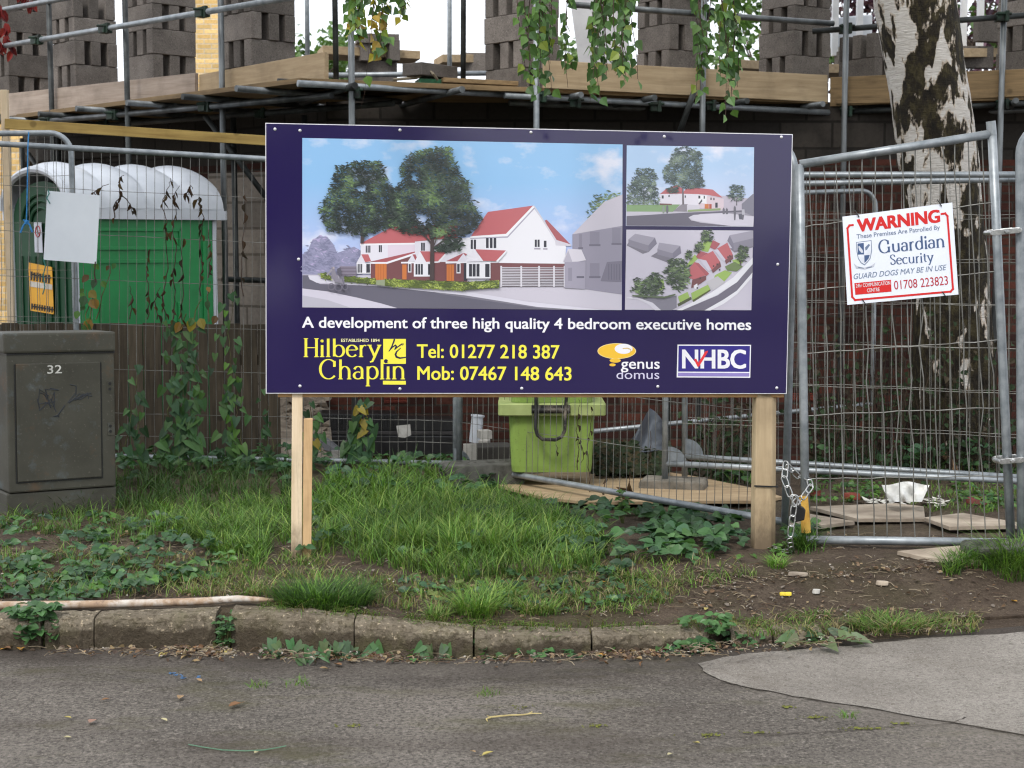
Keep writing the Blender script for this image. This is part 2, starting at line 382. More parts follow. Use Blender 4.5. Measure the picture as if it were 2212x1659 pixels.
# old crack across the road, and dirt drifts
mb = MB(); cp = [(1478, 1598), (1530, 1594), (1600, 1591), (1660, 1586), (1720, 1583), (1790, 1580), (1850, 1575), (1930, 1570), (2020, 1566), (2060, 1560), (2092, 1548)]; pts = []
for (xa, ya), (xb, yb) in zip(cp, cp[1:]): pts += [G(xa + (xb - xa) * k / 5, ya + (yb - ya) * k / 5 + RD.uniform(-1.6, 1.6), ROADZ + .004) for k in range(5)]
for i in range(len(pts) - 1):
    d = pts[i + 1] - pts[i]; nr_ = Vector((-d.y, d.x, 0)).normalized() * RD.uniform(.0006, .003); mb.poly([pts[i] - nr_, pts[i + 1] - nr_, pts[i + 1] + nr_, pts[i] + nr_])
tag(mb.build("crack_dirt", jm), "dark dirt filling a long crack in the road", "dirt", kind="stuff")
# kerb stones
t = NT("kerb_concrete"); v = t.coords()
c = t.ramp(t.noise(v, 5, 5), [(.3, L(140, 131, 115)), (.7, L(106, 97, 83))])
c = t.mix(t.mul(t.mask(t.noise(v, 60, 3, .6), .6, .68), .8), c, L(200, 184, 158))
c = t.mix(t.mul(t.mask(t.noise(v, 46, 3, .7), .48, .62), .65), c, L(66, 58, 44))
tc = t.n("ShaderNodeTexCoord"); sz = t.n("ShaderNodeSeparateXYZ"); t.l(tc.outputs['Generated'], sz.inputs[0])
ad = t.n("ShaderNodeMath", operation='MULTIPLY_ADD'); t.l(t.noise(v, 9, 5), ad.inputs[0]); ad.inputs[1].default_value = .5; t.l(sz.outputs[2], ad.inputs[2])
grime = t.ramp(ad.outputs[0], [(.93, (1, 1, 1)), (1.2, (0, 0, 0))])
c = t.mix(t.mul(grime, .8), c, L(64, 56, 45))
c = t.mix(t.mul(t.mask(t.noise(v, 7, 4), .5, .7), .3), c, L(92, 92, 54)); c = t.vary(c, .08)
t.bump(t.noise(v, 60, 6, .75), 1.0, .016); t.fin(c, .95, 0, .2)
kerbs = [(-90, 88, "shadowed kerb stone half hidden by a leafy weed at the road edge"), (97, 202, "short kerb stone between the leafy weed and the white pipe end joint"), (205, 466, "kerb stone lying in front of the rusty white pipe"),
         (500, 764, "tallest kerb stone below the big dark grass tuft"), (766.5, 1021, "kerb stone with a pale worn top edge below sparse grass"), (1025.5, 1276, "kerb stone with white lime stain beneath the bright grass tuft"),
         (1280, 1532, "low kerb stone ending at a clump of small weeds"), (1580, 1668, "broken kerb end showing through weeds by the pale tarmac"), (1672, 1778, "half buried kerb stone in front of the bare mud"), (1985, 2135, "kerb stone almost buried in mud under the gate")]
for x0, x1, lab in kerbs:
    a = Vector((P(x0, 1400, 6).x * .985, 0, 0)); 
    def kp(px):
        X = px
        i = np.interp(px, [k[0] for k in KB], [k[1] for k in KB]); g = G(px, float(i), ROADZ); return g
    g0, g1 = kp(x0), kp(x1)
    prof = []
    mb = MB(); n = 15; secs = []
    tw = RD.uniform(-.006, .006)
    for i in range(n):
        q = i / (n - 1); xx = g0.x + (g1.x - g0.x) * q; yy = kerb_y(xx); zt = kerb_z(xx)
        zt += RD.uniform(-.003, .003) + tw * (q - .5) - (.028 if x0 > 1900 else .01 if x0 > 1570 else 0)
        j = lambda s=.0045: RD.uniform(-s, s)
        secs.append([(xx, yy + j(), ROADZ - .08), (xx, yy + j(), ROADZ + .3 * (zt - ROADZ)), (xx, yy + .004 + j(), zt - .022), (xx, yy + .012 + j(), zt - .007), (xx, yy + .03 + j(), zt + j(.0015)),
                     (xx, yy + .075, zt + .002 + j(.0015)), (xx, yy + .115, zt + .002), (xx, yy + .115, ROADZ - .08)])
    m_ = len(secs[0]); vs = [p for s_ in secs for p in s_]
    fs = [(i * m_ + j, (i + 1) * m_ + j, (i + 1) * m_ + (j + 1) % m_, i * m_ + (j + 1) % m_) for i in range(n - 1) for j in range(m_)]
    fs += [tuple(range(m_)), tuple(range((n - 1) * m_, n * m_))[::-1]]
    mb.add(vs, fs)
    o = mb.build("kerb_stone", MT["kerb_concrete"], None, ((g0.x + g1.x) / 2, kerb_y((g0.x + g1.x) / 2), ROADZ), smooth='fix')
    o.data.polygons.foreach_set("use_smooth", [False] * len(o.data.polygons))
    tag(o, lab, "kerb stone", "kerb stones along the road edge")

# ------------------------------------------------------------------ the building under construction: lower walls
def brick_mat(name, c1, c2, cm, bw=.225, rh=.075, ms=.01, dark=.5):
    t = NT(name); tc = t.n("ShaderNodeTexCoord"); s_ = t.n("ShaderNodeSeparateXYZ"); cb = t.n("ShaderNodeCombineXYZ")
    t.l(tc.outputs['Object'], s_.inputs[0]); t.l(s_.outputs[0], cb.inputs[0]); t.l(s_.outputs[2], cb.inputs[1])
    b = t.n("ShaderNodeTexBrick", offset=.5); b.inputs['Scale'].default_value = 1; b.inputs['Brick Width'].default_value = bw; b.inputs['Row Height'].default_value = rh
    b.inputs['Mortar Size'].default_value = ms; b.inputs['Mortar Smooth'].default_value = .2; b.inputs['Bias'].default_value = -.1
    b.inputs['Color1'].default_value = (*c1, 1); b.inputs['Color2'].default_value = (*c2, 1); b.inputs['Mortar'].default_value = (*cm, 1)
    t.l(cb.outputs[0], b.inputs['Vector']); v = t.coords((1, 1, 1), False)
    # a second random tone per brick
    b2 = t.n("ShaderNodeTexBrick", offset=.5)
    for k in ('Scale', 'Brick Width', 'Row Height', 'Mortar Size'): b2.inputs[k].default_value = b.inputs[k].default_value
    b2.inputs['Mortar Size'].default_value = 0; b2.inputs['Color1'].default_value = (dark, dark, dark, 1); b2.inputs['Color2'].default_value = (1.25, 1.2, 1.15, 1); b2.inputs['Bias'].default_value = .25
    of = t.n("ShaderNodeVectorMath", operation='ADD'); of.inputs[1].default_value = (bw * 6, rh * 10, 0); t.l(cb.outputs[0], of.inputs[0]); t.l(of.outputs[0], b2.inputs['Vector'])
    c = t.mix(1.0, b.outputs['Color'], b2.outputs['Color'], 'MULTIPLY')
    c = t.mix(t.mul(t.mask(t.noise(v, 24, 4, .7), .45, .7), .4), c, tuple(x * .5 for x in c2))
    iv = t.n("ShaderNodeMath", operation='SUBTRACT'); iv.inputs[0].default_value = 1; t.l(b.outputs['Fac'], iv.inputs[1])
    t.bump(iv.outputs[0], .6, .008); return t.fin(c, .92, 0, .2)
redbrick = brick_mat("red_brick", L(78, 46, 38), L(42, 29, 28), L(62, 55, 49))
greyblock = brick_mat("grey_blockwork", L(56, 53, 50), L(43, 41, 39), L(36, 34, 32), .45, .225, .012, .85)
yelbrick = brick_mat("yellow_brick", L(214, 186, 130), L(190, 160, 104), L(196, 184, 160), dark=.8)
def wall(name, label, cat, a, b, parts, thick=.25):
    """a wall along a to b; parts = (part name, material, z0, z1, proud)"""
    a, b = Vector(a), Vector(b); ln = (b - a).length; ang = math.atan2(b.y - a.y, b.x - a.x)
    o = thing(name, label, cat, (a.x, a.y, 0)); o.rotation_euler = (0, 0, ang)
    for nm, m, z0, z1, pr in parts:
        mb = MB(); mb.obox((0, -pr, z0), (ln, 0, 0), (0, thick + pr, 0), (0, 0, z1 - z0))
        ORI_b = ORI[o.name]; ORI[o.name] = Vector((0, 0, 0)); mb.build(nm, m, o); ORI[o.name] = ORI_b
    return o
wx = P(712, 900, 12.9).x
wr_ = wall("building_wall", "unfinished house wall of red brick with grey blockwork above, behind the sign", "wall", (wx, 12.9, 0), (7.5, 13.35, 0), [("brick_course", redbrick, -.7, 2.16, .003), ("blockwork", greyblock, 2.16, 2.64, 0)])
mb = MB()
for px in (855, 1745, 1180):   # red air bricks
    xx = P(px, 860, 12.9).x - wx
    for k in range(5): mb.obox((xx - .1, -.014, P(px, 862, 12.9).z - .03 + k * .013), (.2, 0, 0), (0, .012, 0), (0, 0, .007))
ORI_b = ORI[wr_.name]; ORI[wr_.name] = Vector((0, 0, 0)); mb.build("air_brick", simple("terracotta", L(124, 56, 42), L(98, 44, 34), 9, .8), wr_); ORI[wr_.name] = ORI_b
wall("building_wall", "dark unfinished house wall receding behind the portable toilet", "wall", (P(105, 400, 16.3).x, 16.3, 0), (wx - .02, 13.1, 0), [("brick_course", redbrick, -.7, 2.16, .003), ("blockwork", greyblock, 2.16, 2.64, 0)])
wall("block_wall", "pale grey concrete block wall between the portable toilet and the sign", "wall", (P(452, 500, 13.6).x, 13.6, 0), (P(592, 500, 13.15).x, 13.15, 0), [("blockwork", brick_mat("pale_blockwork", L(132, 125, 118), L(112, 106, 99), L(96, 90, 83), .45, .225, .012, .9), -.7, 2.06, 0)], .12)
wall("garden_wall", "yellow brick wall glimpsed beside the timber post and toilet", "wall", (P(-120, 400, 19).x, 19, 0), (P(118, 400, 19).x, 19, 0), [("brick_course", yelbrick, -.7, 3.0, 0)])
wall("neighbour_house", "sunlit yellow brick house end seen between two block stacks", "house", (P(330, 50, 24).x, 24, 0), (P(474, 50, 24).x, 24, 0), [("brick_wall", yelbrick, -.7, 9, 0)], 5)

mb = MB(); mb.prism([(wx + .1, 13.2, 2.3), (7.4, 13.6, 2.3), (7.4, 19, 2.3), (-6.6, 21, 2.3), (-5.2, 16.4, 2.3), (wx - .1, 13.4, 2.3)], (0, 0, .33))
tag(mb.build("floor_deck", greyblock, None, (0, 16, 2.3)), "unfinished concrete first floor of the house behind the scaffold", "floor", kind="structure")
# ------------------------------------------------------------------ scaffold
SZ = 2.646      # deck level
C0 = Vector((P(646, 180, 11.35).x, 11.35, 0)); LW = Vector((P(18, 202, 14.7).x, 14.7, 0)); RW = Vector((P(1790, 190, 13.07).x, 13.07, 0)); RR = Vector((P(2330, 170, 12.6).x, 12.6, 0))
scaf = thing("scaffold", "steel tube scaffold wrapped round the unfinished house", "scaffold", (C0.x, C0.y, -.45))
def tube(name, a, b, r=.0242, m=tubem):
    mb = MB(); a, b = Vector(a), Vector(b); mb.tube([a, b], r, 12); o = mb.build(name, m, scaf, smooth=False)
    for p in o.data.polygons: p.use_smooth = len(p.vertices) == 4
    return o
def std(px, Y, z0, z1, m=tubem, r=.0242, pyr=120): x = P(px, pyr, Y).x; return tube("standard", (x, Y, z0), (x + RD.uniform(-.015, .015), Y, z1), r, m)
stds = [(110, 14.15, tubed), (275, 13.25, tubed), (478, 12.5, tubem), (759, 11.47, tubem), (1160, 12.05, galv), (1517, 12.52, tubem), (1828, 12.97, tubem), (2165, 12.7, tubem)]
for px, Y, m in stds: std(px, Y, zg(P(px, 120, Y).x, Y) - .03, 4.6, m)
for px, Y, z0, z1, m in [(726, 12.95, 2.58, 4.7, tubed), (1000, 13.4, 2.58, 4.7, tubed), (970, 15.5, 2.3, 5, galv), (664, 15.5, 2.6, 5, galv), (503, 13.0, -.5, 2.5, tubed), (120, 15.2, -.5, 2.5, tubed), (40, 15.6, -.5, 2.5, tubed), (1450, 12.55, -.55, 2.3, tubed), (660, 12.75, -.55, 2.5, tubed)]: std(px, Y, z0, z1, m)
def led(name, x0, y0, Y0, x1, y1, Y1, m=tubem, r=.0242): return tube(name, P(x0, y0, Y0), P(x1, y1, Y1), r, m)
led("ledger", 60, 266, 14.35, 716, 206, 11.5, tubem)
led("ledger", 200, 273, 14.4, 850, 223, 12.1, tubed)
led("ledger", 643, 180, 11.3, 1120, 206, 12.15, galv)
led("ledger", 1090, 206, 12.0, 1790, 243, 13.1, galv)
led("ledger", 1100, 222, 12.6, 1600, 244, 13.4, tubem)
led("ledger", 600, 176, 11.75, 1000, 199, 12.5, tubed)
led("ledger", 1740, 262, 13.6, 2240, 236, 13.1, tubem)
led("ledger", 1760, 245, 13.2, 2240, 222, 12.7, tubed)
led("guard_rail", -40, 107.5, 14.95, 668, -12, 11.35, galv)
led("guard_rail", -40, 30, 14.95, 260, -26, 13.35, galv)
led("guard_rail", 1235, 10, 12.2, 1800, 51, 13.05, tubem)
led("guard_rail", 1755, 68, 13.1, 2240, 31, 12.62, tubed)
led("guard_rail", 690, 163, 14.4, 1080, 158, 14.9, galv)
led("brace", 443, 250, 12.9, 600, 460, 13.0, tubed)
led("brace", 1500, 196, 12.45, 1452, 330, 12.8, tubed)
led("brace", 60, 330, 15.3, 130, 430, 15.0, tubed)
led("brace", 480, 603, 12.75, 640, 608, 12.7, tubed)
def off(a, b, t_, d):
    p = a.lerp(b, t_); n = Vector((-(b - a).y, (b - a).x, 0)).normalized(); return p + n * d
for a, b, ts in ((LW, C0, (.06, .22, .38, .55, .72, .9)), (C0, RW, (.08, .26, .48, .62, .8, .96)), (RW, RR, (.3, .75))):
    for t_ in ts:
        zz = SZ - .048; tube("transom", off(a, b, t_, -.16 - RD.random() * .1) + Vector((0, 0, zz)), off(a, b, t_, 1.35) + Vector((0, 0, zz)), m=tubem if RD.random() < .6 else tubed)
nc = 0
def coupler(p, rot=0):
    mb = MB(); mb.box(p.x, p.y, p.z, .085, .1, .075, rot); mb.box(p.x + .03, p.y - .05, p.z, .03, .05, .09, rot); mb.tube([p + Vector((-.06, -.055, .02)), p + Vector((.07, -.055, .02))], .012, 6)
    mb.build("coupler", coup, scaf, bevel=.008)
def lp(x0, y0, Y0, x1, y1, Y1, px):
    q = (px - x0) / (x1 - x0); A = P(x0, y0, Y0); B = P(x1, y1, Y1); return A.lerp(B, q)
for px, Y, m in stds:
    if px < 700:
        for ar in ((60, 266, 14.35, 716, 206, 11.5), (-40, 107.5, 14.95, 668, -12, 11.35)): coupler(lp(*ar, px), .75)
    elif 700 < px < 1130: coupler(lp(643, 180, 11.3, 1120, 206, 12.15, px) + Vector((0, 0, -.05)))
    elif px < 1800:
        coupler(lp(1090, 206, 12.0, 1790, 243, 13.1, px), .35)
        if px > 1300: coupler(lp(1235, 10, 12.2, 1800, 51, 13.05, px), .35)
    else: coupler(lp(1760, 245, 13.2, 2240, 222, 12.7, px)); coupler(lp(1755, 68, 13.1, 2240, 31, 12.62, px))
for px in (1232, 1400): coupler(lp(1090, 206, 12.0, 1790, 243, 13.1, px) + Vector((0, 0, -.03)))
for px in (150, 230, 590): coupler(lp(200, 273, 14.4, 850, 223, 12.1, px))

# toe boards (rest on the deck)
def toe(label, x0, yt0, yb0, Y0, x1, yt1, yb1, Y1, m):
    a, b, c_, d = P(x0, yt0, Y0), P(x1, yt1, Y1), P(x1, yb1, Y1), P(x0, yb0, Y0)
    ux = (b - a); ux.z = 0; n = Vector((-ux.y, ux.x, 0)).normalized()
    ang = math.atan2(ux.y, ux.x); mb = MB(); mb.prism([a, b, c_, d], n * .038)
    o = thing("toe_board", label, "toe board", (d.x, d.y, d.z), "toe boards round the scaffold deck"); 
    rt = Matrix.Rotation(-ang, 4, 'Z'); mb.v = [tuple(rt @ (Vector(v) - d)) for v in mb.v]
    COL.objects.unlink(o); bpy.data.objects.remove(o)
    q = mb.build("toe_board", m, None, (0, 0, 0), bevel=.004); q.location = d; q.rotation_euler = (0, 0, ang)
    ORI[q.name] = d
    tag(q, label, "toe board", "toe boards round the scaffold deck"); return q
toe("short light toe board at the far end of the deck by the timber post", -60, 200, 254, 15.0, 13, 194, 245, 14.75, toew)
toe("weathered grey toe board below the row of block stacks", 18, 202, 251, 14.7, 421, 157.5, 216, 12.9, toeg)
toe("stained toe board rising to the bare corner of the deck", 430, 161, 214, 12.92, 701, 112, 177, 11.5, toew)
toe("clean honey coloured toe board behind the hanging birch twigs", 1176, 130, 190, 12.0, 1788, 162, 221, 13.05, toew)
toe("darker double toe board running behind the birch trunk", 1793, 167, 230, 13.1, 2280, 146, 204, 12.62, boardw)
# deck planks
def deck(a, b, offs, lab, t0=0, t1=1):
    for i, d_ in enumerate(offs):
        p = off(a, b, t0, d_); q = off(a, b, t1, d_); ux = q - p; ang = math.atan2(ux.y, ux.x)
        mb = MB(); mb.obox((0, -.11, 0), (ux.length, 0, 0), (0, .22, 0), (0, 0, .038))
        o = mb.build("deck_plank", boardw, None, (0, 0, 0), bevel=.003); o.location = (p.x, p.y, SZ - .024); o.rotation_euler = (0, 0, ang)
        tag(o, lab, "plank", "planks of the scaffold deck")
deck(LW - (C0 - LW) * .15, C0, (.12, .35, .58, .81, 1.04), "scaffold plank laid under the grey block stacks beside the toilet")
deck(C0, RW, (.12, .35, .58, .81, 1.04), "scaffold plank laid above the big sign", .02)
deck(RW, RR, (.12, .35, .58, .81, 1.04), "scaffold plank laid behind the birch trunk", .03)
gp = simple("green_painted_plank", L(52, 112, 78), L(40, 84, 60), 9, .7)
for i, (x0, y0, x1, y1, m, lab) in enumerate([(906, 179, 1010, 184, gp, "plank with a green painted end lying on the deck corner"), (958, 177, 1120, 185, boardw, "bare plank laid across the deck beside the green ended one")]):
    a, b = P(x0, y0, 12.35), P(x1, y1, 12.55); ux = b - a; mb = MB(); mb.obox(a, ux, (-.05, .22, 0), (0, 0, .036), 0); 
    tag(mb.build("loose_plank", m, None, a, bevel=.003), lab, "plank")
mb = MB()
for k in range(6): mb.obox(P(660 + k * 78, 177 + k * 4.2, 11.62 + k * .13), (.22, .075, 0), (-.05, .12, 0), (0, 0, .02))
tag(mb.build("batten", galv, None, P(660, 177, 11.62)), "grey metal batten lying along the bare deck edge", "batten")

# stacks of concrete blocks: every second course is turned so its gaps show as dark slots
def one_block(loc, rz, lab, grp, first=[]):
    if not first:
        mb = MB(); mb.box(0, 0, .1075, .44, .1, .213); o = mb.build("concrete_block", blockm, None, (0, 0, 0), bevel=.004, seg=1); first.append(o)
    else:
        o = first[0].copy(); COL.objects.link(o)
    o.location = loc; o.rotation_euler = (0, 0, rz); tag(o, lab, "concrete block", grp); return o
def stack(px, Y, rot, desc, n=5, start=0, z0=SZ + .02):
    x0 = P(px, 120, Y).x
    for k in range(n):
        r = rad(rot) + (math.pi / 2 if (k + start) % 2 else 0) + RD.uniform(-.012, .012); j = Vector((RD.uniform(-.006, .006), RD.uniform(-.006, .006), 0))
        for q in (-.168, 0, .168):
            dv = Matrix.Rotation(r, 3, 'Z') @ Vector((RD.uniform(-.006, .006), q + RD.uniform(-.006, .006), 0))
            one_block((x0 + dv.x + j.x, Y + dv.y + j.y, z0 + k * .216), r + RD.uniform(-.015, .015), "dense grey concrete block in the stack " + desc, "blocks in the stack " + desc)
stack(40, 15.65, 44, "behind the first scaffold pole", 6)
stack(183, 14.65, 44, "between the two dark scaffold poles", 5, 1)
stack(350, 13.85, 44, "beside the yellow house end", 5, 0)
stack(558, 12.85, 44, "next to the open sky gap", 5, 1)
stack(1128, 12.95, 42, "behind the shiny scaffold pole", 5, 1)
stack(1452, 13.55, 34, "lit on one face behind the birch twigs", 5, 1)
stack(1716, 13.95, 33, "just before the birch trunk", 5, 1)
stack(1888, 14.1, 33, "half hidden by the birch trunk", 3, 0)
stack(2235, 13.5, 33, "at the edge past the birch trunk", 5, 0)
# trestles with planks on the deck further back
def trestle(x0, x1, y0, y1, Y, lab, blocks):
    a, b = P(x0, y0, Y), P(x1, y0 + (y1 - y0), Y + .5); mb = MB(); mb.obox(a, b - a, (-.12, .5, 0), (0, 0, -.085))
    tag(mb.build("trestle_plank", toew, None, a, bevel=.004), lab, "plank")
    for (bx, by, lb) in blocks:
        p = P(bx, by, Y + .35); q = one_block((p.x, p.y, p.z), 1.9 if 'tanding under' in lb or 'second' in lb else RD.uniform(.1, .25), lb, None)
        if 'flat' in lb: q.rotation_euler = (math.pi / 2, 0, .2); q.location.z += .05
trestle(697, 908, 98, 110, 16.0, "pale bench plank across blocks behind the deck gap", [(812, 177, "low block at the foot of the pale bench"), (780, 136, "block standing under the pale bench plank"), (843, 136, "second block under the pale bench plank, toward the sky gap"), (812, 99, "block lying flat on the pale bench plank")])
trestle(956, 1070, 117, 118, 16.6, "pale bench plank half hidden by the stack behind the shiny pole", [(1040, 158, "block under the half hidden bench plank")])
trestle(1590, 1660, 128, 132, 15.5, "bright plank edge showing between two block stacks", [])
trestle(2040, 2185, 104, 104, 15.0, "orange tinted plank beside the birch trunk in the back", [(2095, 148, "block under the orange tinted plank"), (2150, 92, "pale block standing on the orange tinted plank")])
trestle(1790, 1880, 138, 141, 15.2, "plank behind the green banded scaffold pole", [(1850, 160, "block under the plank behind the green banded pole")])
p = P(908, 170, 12.6); q = one_block((p.x, p.y, p.z + .05), .3, "single block lying on its own at the bare deck corner", None)
q.rotation_euler = (math.pi / 2, 0, .9)
mb = MB(); mb.tube([P(850, 172, 12.4), P(900, 168, 12.4), P(928, 152, 12.4), P(936, 160, 12.35), P(945, 172, 12.4)], .012, 6)
tag(mb.build("rope", simple("dirty_rope", L(150, 140, 120), L(100, 92, 78), 20), None, P(900, 168, 12.4)), "loose dirty rope lying over the single block", "rope")
# leaning pale panel and white posts at the back
mb = MB(); a = [P(1226, -40, 14.6), P(1330, -40, 14.6), P(1366, 150, 14.3), P(1252, 150, 14.3)]; mb.prism(a, (.02, .06, 0))
tag(mb.build("leaning_panel", simple("grey_panel", L(176, 176, 178), L(150, 150, 153), 2, .8), None, P(1300, 150, 14.3)), "tall pale grey panel leaning on the deck behind the birch twigs", "panel")
wframe = simple("white_frame", L(226, 226, 228), L(200, 202, 206), 4, .5)
for px, lab, Y, yb in ((1805, "white upright post just behind the green banded pole", 15.5, 120), (1858, "white upright post close to the birch trunk edge", 15.4, 110), (2058, "white upright post on the far edge of the birch trunk", 15.8, 130), (2082, "slim white upright post standing in the dark foliage", 15.8, 130), (2118, "broad white upright post by the bright gap", 15.8, 130)):
    mb = MB(); q = P(px, yb, Y); mb.obox((q.x - .035, q.y, q.z), (.06, 0, 0), (0, .06, 0), (0, 0, 2.2)); tag(mb.build("white_post", wframe, None, q), lab, "post", "white posts behind the deck")
mb = MB(); mb.obox(P(1796, 104, 15.6), P(1884, 96, 15.6) - P(1796, 104, 15.6), (0, .5, 0), (0, 0, .3)); tag(mb.build("mortar_tub", white_pl, None, P(1796, 104, 15.6), bevel=.02), "pale white tub sitting on the plank behind the green banded pole", "tub")
# ------------------------------------------------------------------ mesh fence panels
def arc(c, r, ua, ub, n=6):
    return [c + ua * (math.cos(a) * r) + ub * (math.sin(a) * r) for a in [math.pi / 2 * i / n for i in range(n + 1)]]
def panel(label, bl, br, tl, tr, nv, hs, wr=.0018, jit=.0, rnd=(0, 0), tr_=.0195, group="mesh fence panels round the site", base=(0, 0), x0=.02, kink=0, name="mesh_fence"):
    bl, br, tl, tr = Vector(bl), Vector(br), Vector(tl), Vector(tr)
    o = thing(name, label, "fence panel" if name == "mesh_fence" else "gate", bl, group)
    ux = (tr - tl).normalized(); mb = MB(); r = .14
    upl = (tl - bl).normalized(); upr = (tr - br).normalized()
    path = [bl - upl * base[0]]
    if rnd[0]: path += [tl - upl * r + (ux * r - ux * r * math.cos(a) + upl * r * math.sin(a)) for a in [math.pi / 2 * i / 7 for i in range(8)]]
    else: path += [tl]
    if rnd[1]:
        q = [tr - upr * r + (-ux * r + ux * r * math.cos(a) + upr * r * math.sin(a)) for a in [math.pi / 2 * i / 7 for i in range(8)]]
        path2 = q[::-1] + [br - upr * base[1]]
    else: path2 = [tr, br - upr * base[1]]
    def sub(p):
        out = [p[0]]
        for a, b in zip(p, p[1:]):
            k = max(1, int((b - a).length / .5))
            out += [a.lerp(b, i / k) for i in range(1, k + 1)]
        return out
    if rnd[0] or rnd[1]:
        if not rnd[0]: mb.tube(sub([path[0], path[1]]), tr_, 10); mb.tube(sub([tl] + path2), tr_, 10)
        elif not rnd[1]: mb.tube(sub(path + [tr]), tr_, 10); mb.tube(sub([tr, path2[-1]]), tr_, 10)
        else: mb.tube(sub(path + path2), tr_, 10)
    else:
        mb.tube(sub(path), tr_, 10); mb.tube(sub([tr + upr * .01, path2[-1]]), tr_, 10); mb.tube(sub([tl, tr]), tr_ * .95, 10)
    mb.tube(sub([bl, br]), tr_ * .95, 10)
    f = mb.build("frame", galv, o)
    for p in f.data.polygons: p.use_smooth = len(p.vertices) == 4
    wm = MB(); rr = random.Random(len(label) * 7 + nv)
    bil = lambda u, v: (bl * (1 - u) + br * u) * (1 - v) + (tl * (1 - u) + tr * u) * v
    nrm = (br - bl).cross(tl - bl).normalized()
    H = []
    hv = list(hs)
    offs = []
    for i in range(nv):
        u = x0 + (1 - 2 * x0) * (i + .5) / nv
        lv = [0] + hv + [1]; pts = []
        dj = 0
        for k, v in enumerate(lv):
            dj = rr.uniform(-1, 1) * jit + (rr.choice((-1, 1)) * kink * rr.random() if rr.random() < .25 else 0)
            e = 1.012 if (v == 1 and kink) else v
            pts.append(bil(u, e) + ux * (dj if 0 < v < 1 else dj * .3) + nrm * rr.uniform(-1, 1) * jit * .6)
            if kink and k < len(lv) - 1 and rr.random() < .45: pts.append(bil(u, (v + lv[k + 1]) / 2) + ux * rr.uniform(-1, 1) * (jit + kink * .5))
        wm.tube(pts, wr, 5, caps=False)
    for v in hv:
        pts = [bil(u, v) + Vector((0, 0, rr.uniform(-1, 1) * jit)) - nrm * .003 for u in np.linspace(.005, .995, 16)]
        wm.tube(pts, wr, 5, caps=False)
    wmo = wm.build("wire_mesh", galvw, o)
    return o
HS = [.145, .29, .435, .58, .725, .87]
def up(p, z): return Vector((p.x, p.y, z))
panel("long mesh fence panel in front of the portable toilet, its foot in the weeds", P(-170, 978, 9.72), P(984, 1001, 10.15), P(-170, 301, 9.72), P(986, 367, 10.15), 58, [.07] + HS, .0019, .004, base=(.08, .1))
panel("mesh fence panel with a bent round corner pole behind the blank white board", P(-420, 975, 10.3), P(172, 985, 10.35), P(-420, 292, 10.3), P(153, 287, 10.35), 30, HS, .0016, .003, (1, 1))
panel("slanting mesh fence panel under the sign in front of the lime green bin", P(992, 1004, 9.95), P(1696, 1128, 7.5), up(P(998, 1004, 9.95), 1.95), P(1718, 309, 7.5), 47, HS, .0019, .003, (1, 1), base=(.05, .04))
panel("mesh fence panel standing in the grey block behind the round sign post", P(1437, 1001, 9.3), P(2250, 1042, 8.8), P(1439, 378, 9.3), P(2250, 377, 8.8), 38, HS, .0016, .004, (0, 0), base=(.14, .1))
panel("overlapping mesh fence panel just behind, with a second lower top rail", P(1479, 986, 9.62), P(2250, 1034, 9.1), P(1481, 402, 9.62), P(2250, 386, 9.1), 36, HS, .0016, .004, (0, 0), base=(.18, .1))
panel("distant round cornered mesh fence panel leaning by the red brick wall", P(1270, 933, 11.6), P(1884, 872, 12.4), up(P(1270, 933, 11.6), 1.78), P(1892, 411, 12.5), 34, HS, .0016, .004, (1, 1))
gate = panel("narrow mesh gate with bent wires carrying the red and white notice", P(1741, 1166, 7.2), P(2184, 1172, 7.16), P(1727, 355, 7.24), P(2143, 289, 7.2), 14, [.165, .335, .5, .668, .835], .0029, .0035, (0, 0), .0215, base=(-.04, .02), kink=.016, name="gate", group=None)
mb = MB(); mb.tube([P(2143, 292, 7.2), P(2140, 262, 7.2)], .0225, 10); mb.build("post_top", galv, gate)
yp = simple("yellow_paint", L(208, 168, 78), L(184, 140, 60), 20, .6)
mb = MB(); mb.tube([P(1736.5, 1071, 7.2), P(1741.5, 1150, 7.2)], .0225, 12); mb.build("yellow_paint_band", yp, gate)
a5 = P(2207, 1185, 7.1)
panel("mesh fence panel with a thick round cornered pole clipped to the gate", a5, a5 + Vector((2.2, -.3, 0)), P(2203, 268, 7.1), P(2203, 268, 7.1) + Vector((2.2, -.3, 0)), 36, HS, .0018, .002, (1, 1), .0215, base=(.05, 0))
brk = simple("bracket_steel", L(150, 158, 165), L(120, 128, 135), 10, .5, .6)
for (px, py, Y, s_, lab) in ((1455, 1003, 9.28, 1, "quarter round steel bracket in the pole foot beside the grey block"), (1492, 985, 9.6, 1, "quarter round steel bracket one pole further along"), (992, 1004, 10.05, -1, "quarter round steel bracket where two fence panels meet by the grass")):
    p = P(px - 12, py, Y); mb = MB(); pts = [p] + [p + Vector((.115 * math.cos(a), 0, .11 * math.sin(a))) for a in np.linspace(0, math.pi / 2, 8)]; mb.prism(pts, (0, .006, 0))
    mb.prism([p + Vector((.02, -.004, .02))] + [p + Vector((.02 + .07 * math.cos(a), -.004, .02 + .065 * math.sin(a))) for a in np.linspace(0, math.pi / 2, 8)], (0, .003, 0))
    tag(mb.build("fence_bracket", brk, None, p), lab, "bracket", "quarter round fence brackets")
